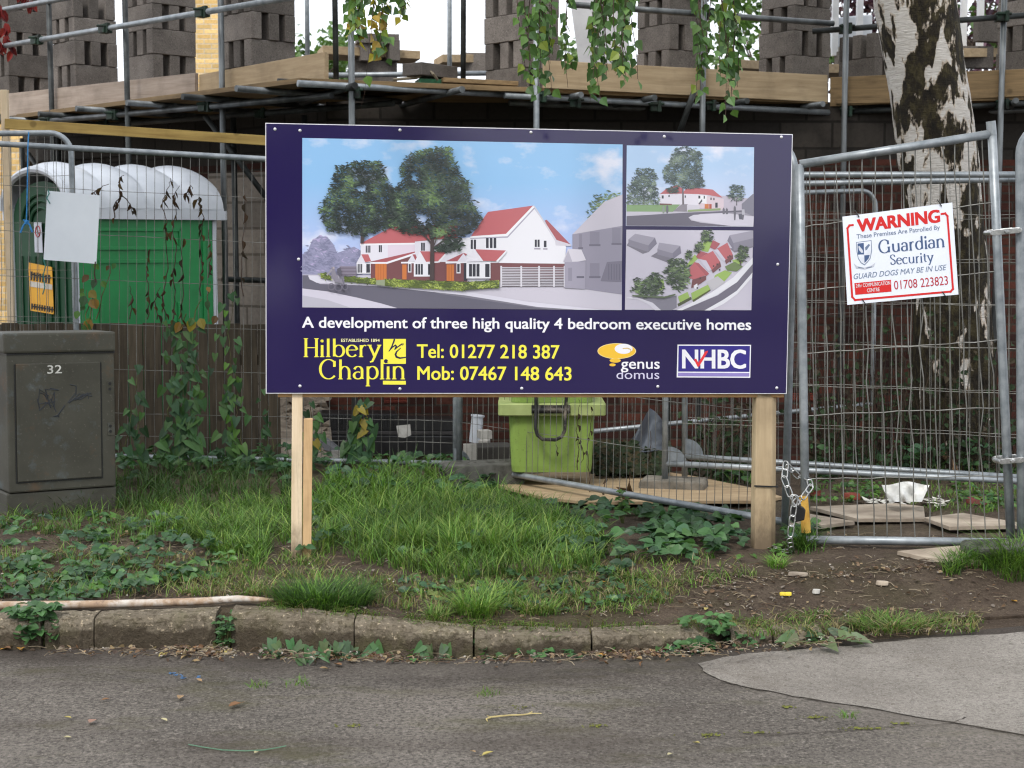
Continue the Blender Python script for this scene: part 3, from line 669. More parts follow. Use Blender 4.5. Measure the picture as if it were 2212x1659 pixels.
# clips holding gate and panel
for x0, x1, y0, y1, lab in ((2143, 2201, 503, 497, "upper silver fence clip joining the gate to the thick pole"), (2162, 2208, 997, 993, "lower silver fence clip joining the gate to the thick pole")):
    a, b = P(x0, y0, 7.1), P(x1, y1, 7.06); mb = MB(); d = (b - a); mb.obox(a + Vector((0, -.002, -.013)), d, (0, -.006, 0), (0, 0, .026)); mb.obox(a + Vector((0, .1, -.013)), d, (0, -.006, 0), (0, 0, .026))
    mb.tube([a + Vector((0, -.008, 0)), a + Vector((-.012, .05, 0)), a + Vector((0, .1, 0))], .012, 8); mb.tube([b + Vector((0, -.008, 0)), b + Vector((.012, .05, 0)), b + Vector((0, .1, 0))], .012, 8)
    m_ = a.lerp(b, .5); mb.tube([m_ + Vector((0, -.022, 0)), m_ + Vector((0, .11, 0))], .009, 6)
    tag(mb.build("fence_clip", chainm, None, m_, bevel=.002), lab, "clip", "silver fence clips")
def foot(px, py, Y, L_, W_, H_, rz, lab, m):
    p = P(px, py, Y); p.z = zg(p.x, p.y) - .02
    o = MB(); 
    prof = [(-.5, 0), (-.5, .8), (-.48, .95), (-.45, 1), (.45, 1), (.48, .95), (.5, .8), (.5, 0), (.22, 0), (.18, .25), (-.18, .25), (-.22, 0)]
    rt = Matrix.Rotation(rz, 3, 'Z'); pts = [p + rt @ Vector((x * L_, -W_ / 2, z * H_)) for x, z in prof]
    o.prism(pts, rt @ Vector((0, W_, 0))); 
    for q in (-.3, -.12, .12, .3): o.tube([p + rt @ Vector((q * L_, 0, H_ * .8)), p + rt @ Vector((q * L_, 0, H_ * 1.03))], .028, 8)
    return tag(o.build("weight_block", m, None, p, bevel=.012), lab, "weight block", "weight blocks of the mesh fence")
foot(2205, 1222, 6.95, .5, .22, .085, .12, "worn rubber fence foot in the grass tuft below the thick pole", rubber)
foot(1455, 1040, 9.3, .40, .22, .11, -.25, "grey concrete fence foot on the plywood beside the dark leaf heap", simple("foot_concrete", L(124, 118, 108), L(90, 86, 78), 10, .95, 0, .4, 60))
foot(1040, 1040, 9.5, .5, .24, .17, .25, "grey plastic fence foot under the corner where the slanting panel starts", rubber)

# timber post and rail behind the fence, board fence
def plank(name, lab, cat, a, b, wv, hv, m, group=None, axis='x', bevel=.003):
    a, b = Vector(a), Vector(b); ux = b - a; q = Vector((ux.x, ux.y, 0)); ang = math.atan2(q.y, q.x); el = math.atan2(ux.z, q.length)
    mb = MB(); mb.obox((0, 0, -hv), (ux.length, 0, 0), (0, wv, 0), (0, 0, hv)); o = mb.build(name, m, None, (0, 0, 0), bevel=bevel)
    o.location = a; o.rotation_euler = (0, -el, ang); return tag(o, lab, cat, group)
plank("timber_rail", "yellowish timber rail running from the tall post to behind the sign", "rail", P(10, 256, 10.6), P(640, 297, 10.9), .045, .068, railw)
mb = MB(); q = P(7, 200, 10.66); mb.obox((q.x - .022, q.y, -.1), (.045, 0, 0), (0, .045, 0), (0, 0, q.z + .12)); tag(mb.build("timber_post", postw, None, (q.x, q.y, -.1), bevel=.003), "tall tan timber post at the end of the yellowish rail", "post")
bf = thing("board_fence", "low weathered board fence with climbing weeds behind the mesh panel", "fence", P(200, 985, 10.5))
x = P(-60, 900, 10.45).x; i = 0; bx1 = P(588, 900, 10.55).x
while x < bx1:
    wv = RD.uniform(.095, .13); Yb = 10.42 + .0 * x; zt = P(200, 699, 10.45).z + RD.uniform(-.006, .006)
    mb = MB(); mb.obox((x, Yb + RD.uniform(0, .012), -.05), (wv - .006, 0, 0), (0, .016, 0), (0, 0, zt + .05)); mb.build("board", fencew, bf); x += wv
mb = MB(); mb.obox((P(-60, 900, 10.45).x, 10.452, .62), (bx1 - P(-60, 900, 10.45).x, 0, 0), (0, .03, 0), (0, 0, .07)); mb.build("rail", fencew, bf)
mb = MB(); mb.obox((bx1, 10.4, -.1), (.07, 0, 0), (0, .07, 0), (0, 0, .95)); mb.build("post", fencew, bf)

# blank white board tied to the fence
bp = Plane(P(150, 500, 9.62), (.05, -1, 0)); mb = MB(); mb.prism([bp(102, 412), bp(216, 422), bp(208, 570), bp(94, 561)], (0, .004, 0))
tag(mb.build("blank_board", simple("blank_board_white", L(224, 230, 236), L(212, 219, 226), 2, .5), None, bp(94, 561)), "blank white board tied to the mesh fence before the toilet", "board")
blue = simple("blue_twine", L(60, 140, 200), L(40, 110, 170), 30)
mb = MB(); mb.tube([P(62, 285, 9.68), P(60, 320, 9.66), P(59, 400, 9.66), P(57, 478, 9.66)], .004, 5)
for q in [((57, 478), (50, 488), (44, 503)), ((57, 478), (64, 486), (70, 502)), ((57, 478), (51, 474), (57, 484), (63, 476), (57, 478))]: mb.tube([P(a, b, 9.655) for a, b in q], .006, 5)
tag(mb.build("twine", blue, None, P(57, 478, 9.66)), "bright blue twine knotted on the mesh fence by the timber post", "twine")
tw2 = simple("green_twine", L(60, 130, 120), L(46, 100, 96), 30)
for pts, lab in (([(104, 410), (106, 418), (101, 428), (108, 440)], "teal twine at the top corner of the blank white board"), ([(94, 560), (98, 575), (93, 596), (97, 620), (92, 636)], "teal twine dangling below the blank white board over the yellow poster"), ([(206, 565), (204, 590), (207, 610)], "dark twine below the other corner of the blank white board")):
    mb = MB(); mb.tube([P(a, b, 9.6) for a, b in pts], .004, 5); tag(mb.build("twine", tw2 if 'teal' in lab else twigm, None, P(*pts[0], 9.6)), lab, "twine")

# ------------------------------------------------------------------ portable toilet
c0 = P(166, 690, 11.25); c0.z = -.32; ex = Vector((math.cos(rad(40)), math.sin(rad(40)), 0)); ey = Vector((-math.sin(rad(40)), math.cos(rad(40)), 0)); ez = Vector((0, 0, 1)); S = 1.15; ZR = 1.66
toi = thing("portable_toilet", "green portable toilet with a ribbed white domed roof", "toilet", c0)
green = grimy("toilet_green", L(34, 142, 76), L(28, 120, 65), .4, .4, .18, L(70, 100, 74))
shadegreen = simple("toilet_shaded_green", L(12, 66, 38), L(10, 56, 32), 3, .55, 0, .05, 8, .25)  # darker copy of the green: the door side's shade is in the colour
def tl_(u, v, z): return c0 + ex * u + ey * v + ez * (z - c0.z)
mb = MB(); mb.obox(tl_(0, 0, c0.z), ex * S, ey * .03, ez * (ZR - c0.z)); 
mb.obox(tl_(S - .03, .03, c0.z), ex * .03, ey * (S - .06), ez * (ZR - c0.z)); mb.obox(tl_(0, S - .03, c0.z), ex * S, ey * .03, ez * (ZR - c0.z))
mb.build("side_wall", green, toi, bevel=.006)
mb = MB()   # raised ribs on the side wall
for z0, z1, u0, u1 in ((1.54, 1.565, .12, .86), (1.4, 1.425, .12, .86)): mb.obox(tl_(u0, 0, z0), ex * (u1 - u0), -ey * .014, ez * (z1 - z0))
mb.obox(tl_(.12, 0, 1.4), ex * .02, -ey * .014, ez * .165); mb.obox(tl_(.84, 0, 1.4), ex * .02, -ey * .014, ez * .165)
for u in (.18, .82, 1.04): mb.obox(tl_(u, 0, c0.z + .2), ex * .03, -ey * .016, ez * (1.12 if u < 1 else 1.7))
mb.obox(tl_(.18, 0, 1.3), ex * .67, -ey * .012, ez * .03)
mb.build("wall_rib", green, toi, bevel=.004)
mb = MB()   # door side with arched gable
arch = [tl_(0, .02 + (S - .04) * (.5 - .5 * math.cos(a)), ZR - .04 + .30 * math.sin(a)) for a in np.linspace(0, math.pi, 16)]
mb.prism([tl_(0, .02, c0.z)] + arch + [tl_(0, S - .02, c0.z)], ex * .03); mb.build("door", shadegreen, toi)
mb = MB()
for k in range(3):
    rr = .36 - k * .085; pts = [tl_(-.006, .575 - rr * math.cos(a), ZR - .06 + .62 * rr * math.sin(a)) for a in np.linspace(.15, math.pi - .15, 12)]; mb.tube(pts, .012, 6)
for k in range(7): mb.tube([tl_(-.004, .16 + k * .135, c0.z + .3), tl_(-.004, .16 + k * .135, 1.35)], .011, 6)
mb.build("door_ribs", shadegreen, toi)
for u, v in ((-.012, -.012), (-.012, S - .03), (S - .02, -.012)):
    mb = MB(); mb.obox(tl_(u, v, c0.z), ex * .035, ey * .04, ez * (ZR - c0.z)); mb.build("corner_trim", white_pl, toi, bevel=.005)
mb = MB(); nu, na = 57, 22; vs = []
for i in range(nu):
    u = -.06 + (S + .12) * i / (nu - 1); ph = (i / (nu - 1)) * 4.0; bul = abs(math.sin(math.pi * ph)) ** .6
    for j in range(na):
        a = math.pi * j / (na - 1); rr = 1 + .2 * bul * math.sin(a)
        vs.append(tl_(u, S / 2 - (S / 2 + .045) * math.cos(a) * (1 + .02 * bul), ZR + .05 + .30 * rr * math.sin(a)))
mb.add(vs, [(i * na + j, (i + 1) * na + j, (i + 1) * na + j + 1, i * na + j + 1) for i in range(nu - 1) for j in range(na - 1)] + [tuple(range((nu - 1) * na, nu * na))[::-1]])
mb.obox(tl_(-.06, -.05, ZR - .03), ex * (S + .12), ey * .06, ez * .09); mb.obox(tl_(-.06, S, ZR - .03), ex * (S + .12), ey * .05, ez * .09); mb.obox(tl_(S + .01, -.05, ZR - .03), ex * .05, ey * (S + .1), ez * .09)
mb.tube([tl_(-.06, S / 2 - (S / 2 + .04) * math.cos(a), ZR + .045 + .30 * math.sin(a)) for a in np.linspace(0, math.pi, 20)], .03, 8)
mb.obox(tl_(S - .08, -.06, ZR - .03), ex * .16, ey * .1, ez * .07)
rf = mb.build("roof", white_pl, toi, smooth='fix')
try: rf.data.set_sharp_from_angle(angle=rad(42))
except Exception: pass
lfp = Plane(tl_(-.02, 0, 0), -ex)
poster = MB(); poster.prism([lfp(61, 567), lfp(112, 577), lfp(116, 679), lfp(66, 671)], ex * .003); pst = poster.build("poster", simple("poster_yellow", L(226, 168, 36), L(214, 152, 30), 5, .6), toi)
mb = MB()
for (x0, y0, x1, y1) in [(66 + i * 6.3, 586 + i * 1.2 + (i % 2), 70.5 + i * 6.3, 605 + i * 1.2) for i in range(7)] + [(68 + i * 5.4, 655 + i * .9, 71.5 + i * 5.4, 668 + i * .9) for i in range(9)]:
    mb.poly([lfp(x0, y0, .002), lfp(x1, y0 + .6, .002), lfp(x1 - 1, y1, .002), lfp(x0 - .6, y1, .002)])
    mb.poly([lfp(x0 + 1.6, y0 + 6, .004), lfp(x1 + 1.8, y0 + 5, .004), lfp(x1 + 1.6, y0 + 8, .004), lfp(x0 + 1.4, y0 + 9, .004)])
mb.build("print", simple("poster_black", (.02, .015, .01)), pst)
mb = MB(); mb.poly([lfp(64, 607, .003), lfp(113, 615, .003), lfp(113, 626, .003), lfp(64.5, 619, .003)]); mb.build("print_band", simple("poster_grey", L(206, 200, 190)), pst)
mb = MB(); mb.prism([lfp(73, 480), lfp(89, 480), lfp(92, 546), lfp(75, 545)], ex * .003); nt = mb.build("door_notice", simple("notice_white", L(200, 204, 214), L(190, 195, 205)), toi)
mb = MB(); mb.tube([lfp(81.5 + 5 * math.cos(a), 500 + 12 * math.sin(a), .003) for a in np.linspace(0, 6.28, 17)], .004, 5); mb.tube([lfp(78, 492, .004), lfp(85, 508, .004)], .003, 4); mb.build("prohibition_mark", simple("notice_red", L(190, 50, 60)), nt)

# ------------------------------------------------------------------ utility cabinet
BL, BR, TL = P(20, 1072, 8.3), P(251, 1050, 8.62), P(-4, 740, 8.3)
BL = P(20, 1066, 8.3); u_ = (BR - BL); CW = u_.length; u_.normalize(); v_ = (TL - BL); CH = v_.length; v_.normalize(); v_ = (v_ - u_ * v_.dot(u_)).normalized(); n_ = u_.cross(v_).normalized()
cab = thing("utility_cabinet", "rusty grey green street cabinet marked 32 standing in the weeds", "cabinet", BL)
t = NT("cabinet_paint"); v = t.coords(); c = t.ramp(t.noise(v, 3, 5), [(.3, L(80, 79, 70)), (.7, L(62, 61, 53))])
c = t.mix(t.mul(t.mask(t.noise(v, 7, 6, .7), .56, .7), .55), c, L(92, 104, 108)); c = t.mix(t.mul(t.mask(t.noise(v, 3.3, 6, .7), .58, .72), .5), c, L(112, 78, 46))
c = t.mix(t.mul(t.mask(t.noise(v, 60, 3, .6), .62, .7), .25), c, L(130, 128, 116)); t.bump(t.noise(v, 40, 4), .15, .003); cabm = t.fin(c, .6, .1, .35)
def cb(name, u0, u1, v0, v1, w0, w1, m, par=None, bevel=.01):
    mb = MB(); mb.obox(BL + u_ * u0 + v_ * v0 + n_ * w0, u_ * (u1 - u0), v_ * (v1 - v0), n_ * (w1 - w0)); return mb.build(name, m, par or cab, bevel=bevel)
cb("body", 0, CW, 0, CH - .06, -.36, 0, cabm)
cb("plinth", -.01, CW + .005, -.14, -.004, -.37, -.01, cabm)
cb("lid", -.02, CW + .004, CH - .062, CH + .05, -.38, .014, cabm, bevel=.012)
cb("lid_gap", -.002, CW + .002, CH - .072, CH - .0625, -.36, .003, black, bevel=.001)
dr = cb("door", .045, CW - .085, .06, CH - .12, .0025, .012, cabm, bevel=.005)
mb = MB()
for a, b, c_, d in ((.045, CW - .085, CH - .128, CH - .122), (.045, CW - .085, .052, .058), (.037, .043, .052, CH - .122), (CW - .083, CW - .077, .052, CH - .122)):
    mb.obox(BL + u_ * a + v_ * c_ + n_ * .001, u_ * (b - a), v_ * (d - c_), n_ * .003)
mb.build("door_gap", black, cab)
for vv in (CH * .38, CH * .67):
    mb = MB(); q = BL + u_ * (CW - .03) + v_ * vv
    for k in (0, .03): mb.tube([q + v_ * k + n_ * .001, q + v_ * k + n_ * .006], .009, 10); 
    mb.build("hinge_bolt", black, cab)
    mb = MB(); mb.obox(q - u_ * .015 - v_ * .022, u_ * .04, v_ * .07, n_ * .0035); mb.build("hinge_plate", cabm, cab)
def smear(name, pts, w_, m, par):
    mb = MB(); mb.tube([BL + u_ * a + v_ * b + n_ * .0125 for a, b in pts], w_, 5); return mb.build(name, m, par)
grf = simple("faded_ink", L(42, 46, 54), L(54, 58, 62), 40, .7)
mb = MB()
for _ in range(9):
    a, b = RD.uniform(.17, .42), RD.uniform(.46, .56); pts = []
    for k in range(5): pts.append(BL + u_ * (a + RD.uniform(-.05, .05)) + v_ * (b + RD.uniform(-.06, .06)) + n_ * .0118)
    mb.tube(pts, .0035, 5)
mb.build("scribble", grf, dr)
CABF = Plane(BL + n_ * .0125, n_)

# ------------------------------------------------------------------ lime green bin
bc = P(1192, 1022, 9.3); bz = zg(bc.x, bc.y) - .0; bz = bc.z
limem = simple("lime_plastic", L(150, 190, 40), L(126, 166, 36), 3, .45, 0, .05, 20, .4); t = NT("lime_dirty"); v = t.coords(); limem = grimy('lime_streaked', L(128, 154, 74), L(106, 130, 62), .55, .3, .62, L(116, 122, 84)); c = t.ramp(t.noise(v, 2.5, 5), [(.3, L(130, 158, 66)), (.7, L(106, 132, 56))]); c = t.mix(t.mul(t.mask(t.noise(v, 5, 6, .7), .45, .62), .6), c, L(132, 140, 86)); c = t.mix(t.mul(t.mask(t.noise(v, 30, 4, .7), .58, .72), .4), c, L(92, 104, 44)); t.fin(c, .5, 0, .35); limem = MT['lime_streaked']
limep = simple("pale_lime_plastic", L(158, 170, 112), L(132, 146, 88), 6, .5, 0, .05, 20)
bn = thing("storage_bin", "lime green plastic bin with a pale rim and black loop handle", "bin", (bc.x, bc.y, bz))
def ringbox(mb, secs, cx, cy):
    vs = []
    for z, hx, hy, r in secs:
        for qx, qy in ((1, 1), (-1, 1), (-1, -1), (1, -1)):
            for k in range(4):
                a0 = math.atan2(qy, qx) - math.pi / 4 + math.pi / 2 * k / 3; vs.append((cx + qx * (hx - r) + r * math.cos(a0), cy + qy * (hy - r) + r * math.sin(a0), z))
    n = 16; fs = [(i * n + j, i * n + (j + 1) % n, (i + 1) * n + (j + 1) % n, (i + 1) * n + j) for i in range(len(secs) - 1) for j in range(n)]
    fs += [tuple(range(n))[::-1], tuple(range((len(secs) - 1) * n, len(secs) * n))]; mb.add(vs, fs)
cyb = bc.y + .27
mb = MB(); ringbox(mb, [(bz, .245, .235, .05), (bz + .04, .25, .24, .05), (bz + .30, .262, .25, .05), (bz + .385, .267, .255, .05)], bc.x, cyb); mb.build("body", limem, bn)
mb = MB(); ringbox(mb, [(bz + .355, .325, .29, .03), (bz + .362, .33, .295, .03), (bz + .425, .33, .295, .03), (bz + .43, .32, .285, .03)], bc.x, cyb); mb.build("rim", limep, bn)
mb = MB(); ringbox(mb, [(bz + .432, .25, .24, .05), (bz + .5, .25, .24, .06), (bz + .62, .23, .22, .06), (bz + .68, .18, .17, .06)], bc.x, cyb); mb.build("lid", limem, bn)
hY = cyb - .305
hp = [P(1158, 851, hY), P(1158, 876, hY), P(1157, 925, hY - .03), P(1161, 940, hY - .035), P(1172, 949, hY - .04), P(1200, 950, hY - .04), P(1213, 944, hY - .035), P(1220, 930, hY - .03), P(1222, 878, hY), P(1224, 851, hY)]
mb = MB(); mb.tube(hp, .0115, 8); mb.tube([P(1150, 886, hY), P(1230, 886, hY)], .014, 8); 
mb.obox(P(1148, 893, hY), P(1232, 893, hY) - P(1148, 893, hY), (0, .03, 0), (0, 0, .05)); mb.build("handle", simple("worn_black_handle", (.015, .015, .015), L(120, 112, 100), 16, .6, 0, .1, 40, .3, lo=.5, hi=.72), bn)

# ------------------------------------------------------------------ odds and ends behind the sign
def ply(name, lab, cat, px, m, z=.012, th=.018, grp=None):
    pts = [GG(x, y) for x, y in px]; c = sum(pts, Vector()) / len(pts)
    # fit one flat sheet through the ground points
    A = np.array([(p.x - c.x, p.y - c.y, 1) for p in pts]); zz = np.array([p.z for p in pts]); k = np.linalg.lstsq(A, zz, rcond=None)[0]
    sl = [Vector((p.x, p.y, k[0] * (p.x - c.x) + k[1] * (p.y - c.y) + k[2] + z)) for p in pts]
    mb = MB(); mb.prism(sl, (0, 0, th)); return tag(mb.build(name, m, None, c, bevel=.002), lab, cat, grp)
ply("plywood_sheet", "tan plywood sheet laid as a path under the slanting mesh panel", "plywood", [(1060, 1052), (1140, 1034), (1290, 1022), (1372, 1021), (1500, 1042), (1640, 1068), (1690, 1082), (1640, 1096), (1500, 1097), (1285, 1103), (1180, 1092)], plyw, .02)
ply("path_board", "largest pale path board beyond the gate, in front of the white plastic", "board", [(1750, 1106), (1935, 1099), (1995, 1110), (1998, 1131), (1852, 1137)], slab, .015, .02, "pale boards laid as a path through the gate")
ply("path_board", "narrow pale path board beside the yellow painted pole foot", "board", [(1742, 1121), (1846, 1140), (1770, 1150), (1700, 1150), (1695, 1125)], slab, .015, .02, "pale boards laid as a path through the gate")
ply("path_board", "pale path board reaching the gate's clipped corner", "board", [(1996, 1132), (2078, 1123), (2230, 1149), (2050, 1154)], slab, .018, .02, "pale boards laid as a path through the gate")
ply("path_board", "pale broken board end half buried in mud outside the gate", "board", [(1938, 1201), (2130, 1185), (2200, 1200), (2118, 1224), (2000, 1214)], slab, .004, .02, "pale boards laid as a path through the gate")
# black ribbed plastic units by the brick wall
bx = thing("plastic_trough", "long black ribbed plastic trough lying by the red brick wall", "trough", P(700, 985, 11.9))
mb = MB(); a, b = P(694, 985, 11.9), P(985, 985, 12.2); d = b - a; mb.obox(a, d, (-.05, .35, 0), (0, 0, .165)); mb.build("lower_box", black, bx, bevel=.012)
mb = MB(); mb.obox(a + Vector((0, -.01, .17)), d, (-.05, .37, 0), (0, 0, .028)); mb.build("ledge", simple("dusty_black", L(60, 58, 58), L(40, 39, 39), 9), bx, bevel=.006)
mb = MB(); mb.obox(a + Vector((0, .03, .2)), d * .56, (-.05, .3, 0), (0, 0, .13)); 
for k in range(26): mb.obox(a + d * (.01 + k * .0208) + Vector((0, .024, .21)), d * .008, (0, .012, 0), (0, 0, .11))
mb.obox(a + d * .56 + Vector((0, .03, .2)), d * .43, (-.05, .3, 0), (0, 0, .09)); mb.build("upper_box", black, bx, bevel=.004)
def box_thing(name, lab, cat, px, py, Y, sx, sy, sz, rz, m, bevel=.004):
    p = P(px, py, Y); mb = MB(); mb.box(p.x, p.y, p.z, sx, sy, sz, rz); return tag(mb.build(name, m, None, p - Vector((0, 0, sz / 2)), bevel=bevel), lab, cat)
card = simple("paper_white", L(176, 174, 168), L(140, 138, 132), 8, .7)
mb = MB(); mb.prism([P(856, 920, 11.75), P(886, 917, 11.75), P(888, 940, 11.72), P(874, 946, 11.7), P(860, 944, 11.72)], (0, .012, 0)); tag(mb.build("white_packet", card, None, P(872, 946, 11.72)), "crumpled white packet lying on the black plastic trough", "packet")
mb = MB(); p = P(1026, 955, 11.2); mb.tube([p, p + Vector((.02, 0, .19))], .045, 12); mb.tube([p + Vector((.02, 0, .19)), p + Vector((.021, 0, .2))], .052, 12)
tag(mb.build("plastic_pipe", white_pl, None, p), "short white plastic pipe end standing by the fence pole", "pipe")
box_thing("debris_block", "pale broken block end on the rubble beside the lime bin", "block", 1047, 938, 11.0, .085, .1, .06, .3, card)
box_thing("debris_block", "grey broken block upright on the rubble beside the lime bin", "block", 1046, 965, 10.9, .07, .09, .1, -.2, card)
box_thing("dark_crate", "dark dusty crate on the ground beside the lime bin", "crate", 1062, 985, 10.6, .28, .25, .16, .2, simple("dusty_dark", L(58, 56, 52), L(40, 38, 36), 10, .9), .01)
box_thing("paper_scrap", "white printed scrap standing against the fence pole foot", "paper", 1015, 985, 10.45, .09, .02, .17, .1, card, .002)
mb = MB(); mb.prism([P(690, 950, 11.3), P(706, 946, 11.3), P(745, 976, 11.0), P(742, 981, 11.0), P(700, 972, 11.2)], (0, .03, 0)); tag(mb.build("slate_piece", simple("slate", L(104, 104, 108), L(80, 80, 84), 9), None, P(720, 980, 11.1)), "pointed grey slate piece leaning in front of the black trough", "slate")
box_thing("paper_scrap", "small white scrap under the pointed slate piece", "paper", 725, 985, 11.0, .06, .02, .08, .3, card, .002)
# rubble mound behind the left post: boards and broken stone
rubm = simple("rubble_stone", L(168, 156, 140), L(122, 110, 98), 8, .95, 0, .5, 40, vary=.25)
mb = MB()
for _ in range(150):
    px = RD.uniform(585, 712); py = RD.uniform(866, 998); q = P(px, py, 12.6 - (py - 866) / 132 * 1.6); s_ = RD.uniform(.02, .07)
    vs = [q + Vector((RD.uniform(-1, 1), RD.uniform(-1, 1), RD.uniform(-.6, .6))) * s_ * 1.4 for _ in range(8)]
    bm_ = bmesh.new(); [bm_.verts.new(x) for x in vs]; bmesh.ops.convex_hull(bm_, input=bm_.verts); bm_.verts.index_update(); bm_.faces.ensure_lookup_table()
    used = list(bm_.verts); mb.add([x.co.copy() for x in used], [tuple(x.index for x in f.verts) for f in bm_.faces]); bm_.free()
mb.prism([P(580, 1000, 10.75), P(720, 1000, 10.9), P(712, 880, 12.6), P(585, 870, 12.6)], (0, 0, -.3))
tag(mb.build("rubble", rubm), "heap of pale rubble and broken stone behind the twin timber post", "rubble", kind="stuff")
for i, (x0, y0, x1, y1, Y, lab) in enumerate([(586, 862, 712, 858, 12.7, "pale board on top of the rubble heap, against the wall"), (590, 900, 712, 908, 12.3, "pale board lower in the rubble heap behind the timber post")]):
    plank("waste_board", lab, "board", P(x0, y0, Y), P(x1, y1, Y), .15, .03, slab)
# dark tarpaulin over the weeds near the bin
tarp = simple("dark_tarpaulin", L(74, 80, 88), L(48, 52, 58), 5, .35, 0, .3, 14, .5)
mb = MB(); gx, gy = 20, 12; vs = []
for i in range(gx):
    for j in range(gy):
        u, vv = i / (gx - 1), j / (gy - 1); px = 1286 + 150 * u; hump = max(0, 1 - abs(u - .78) * 2.6) * 62 + 18 + 12 * math.sin(u * 9)
        base = 985 - 20 * u; q = P(px, base - hump * (1 - vv) ** 1.2 + vv * 6, 10.55 - .45 * vv + .1 * math.sin(u * 11 + vv * 5) * (1 - vv)); vs.append(q)
mb.add(vs, [(i * gy + j, (i + 1) * gy + j, (i + 1) * gy + j + 1, i * gy + j + 1) for i in range(gx - 1) for j in range(gy - 1)])
tag(mb.build("tarpaulin", tarp, None, P(1360, 985, 10.4), smooth=True), "crumpled dark grey tarpaulin between the lime bin and fence poles", "tarpaulin")
# white plastic sheet and litter beyond the gate
mb = MB(); gx, gy = 16, 10; vs = []
for i in range(gx):
    for j in range(gy):
        u, vv = i / (gx - 1), j / (gy - 1); wv = (1 - .32 * (vv)); px = 1956 + (u - .5) * 104 * wv; py = 1044 + vv * 40 + 4 * math.sin(u * 7 + 1) * (1 - vv)
        Y = 8.45 - .16 * vv + .05 * math.sin(u * 8 + vv * 3) + .03 * math.sin(u * 19 - vv * 6); vs.append(P(px, py, Y))
mb.add(vs, [(i * gy + j, (i + 1) * gy + j, (i + 1) * gy + j + 1, i * gy + j + 1) for i in range(gx - 1) for j in range(gy - 1)])
tag(mb.build("plastic_sheet", simple("cloudy_polythene", L(222, 222, 218), L(196, 196, 192), 6, .3, 0, .2, 20, .5), None, P(1956, 1084, 8.3), smooth=True), "crumpled white plastic sheet on the ground beyond the gate", "plastic sheet")
mb = MB()
for _ in range(60):
    q = GG(RD.uniform(1850, 2060), RD.gauss(1088, 6)); a = RD.random() * 6.28; s_ = RD.uniform(.02, .06); d1 = Vector((math.cos(a), math.sin(a), RD.uniform(-.2, .4))) * s_; d2 = Vector((-math.sin(a), math.cos(a), RD.uniform(-.1, .3))) * s_ * .4
    q.z += .012; mb.poly([q - d1, q + d2, q + d1, q - d2])
tag(mb.build("litter_scraps", simple("litter_white", L(206, 204, 196), L(170, 168, 160), 12), None, GG(1950, 1088)), "torn white scraps scattered before the plastic sheet", "litter", kind="stuff")
for px, py, sx, m, lab in ((1842, 1080, .13, MT["terracotta"], "flat terracotta shard in the weeds beyond the gate"), (1760, 1072, .1, MT["terracotta"], "brick red lump beside the yellow painted pole"), (2108, 1090, .17, simple("dull_red", L(110, 50, 46), L(82, 38, 36), 9, .7), "dull red flattened piece of plastic in the weeds beyond the gate")):
    q = GG(px, py); sx *= .8; mb = MB(); n = 9; mb.prism([q + Vector((sx * .5 * math.cos(a) * RD.uniform(.7, 1.1), sx * .4 * math.sin(a) * RD.uniform(.7, 1.1), .005)) for a in np.linspace(0, 6.28, n)[:-1]], (0, .01, .035)); tag(mb.build("shard", m, None, q, bevel=.005), lab, "shard")
# fallen branch beyond the gate
mb = MB(); mb.tube([GG(2005, 1000) + Vector((0, 0, .25)), GG(2020, 1012) + Vector((0, 0, .2)), GG(2055, 1030) + Vector((0, 0, .1)), GG(2075, 1040)], [.02, .022, .02, .012], 7)
tag(mb.build("fallen_branch", simple("dead_wood", L(150, 120, 88), L(96, 76, 58), 14, .9), None, GG(2040, 1030)), "short broken branch lying in the weeds by the birch foot", "branch")

# rusty white pipe behind the kerb
t = NT("rusty_white_paint"); v = t.coords(); c = t.ramp(t.noise(v, 6, 6, .7), [(.42, L(180, 175, 168)), (.55, L(152, 130, 108)), (.74, L(128, 100, 82))]); c = t.mix(t.mul(t.mask(t.noise(v, 24, 4, .7), .56, .7), .6), c, L(92, 84, 76)); t.bump(t.noise(v, 30), .3, .004); rp = t.fin(c, .7, 0, .3)
pp = [(-40, 1302), (40, 1301), (150, 1299), (300, 1299), (420, 1298), (500, 1301), (545, 1304), (576, 1306)]
mb = MB(); pts = []
for k, (x, y) in enumerate(pp): g = G(x, y + 4, 0.06); pts.append(Vector((g.x, max(g.y, kerb_y(g.x) + .16), 0)))
for p_ in pts: p_.z = kerb_z(p_.x) + .016
mb.tube(pts, [.0165, .0165, .0165, .016, .0155, .014, .011, .006], 12); tag(mb.build("metal_pipe", rp, None, pts[3], smooth=True), "rusty white metal pipe lying along the top of the kerb", "pipe")
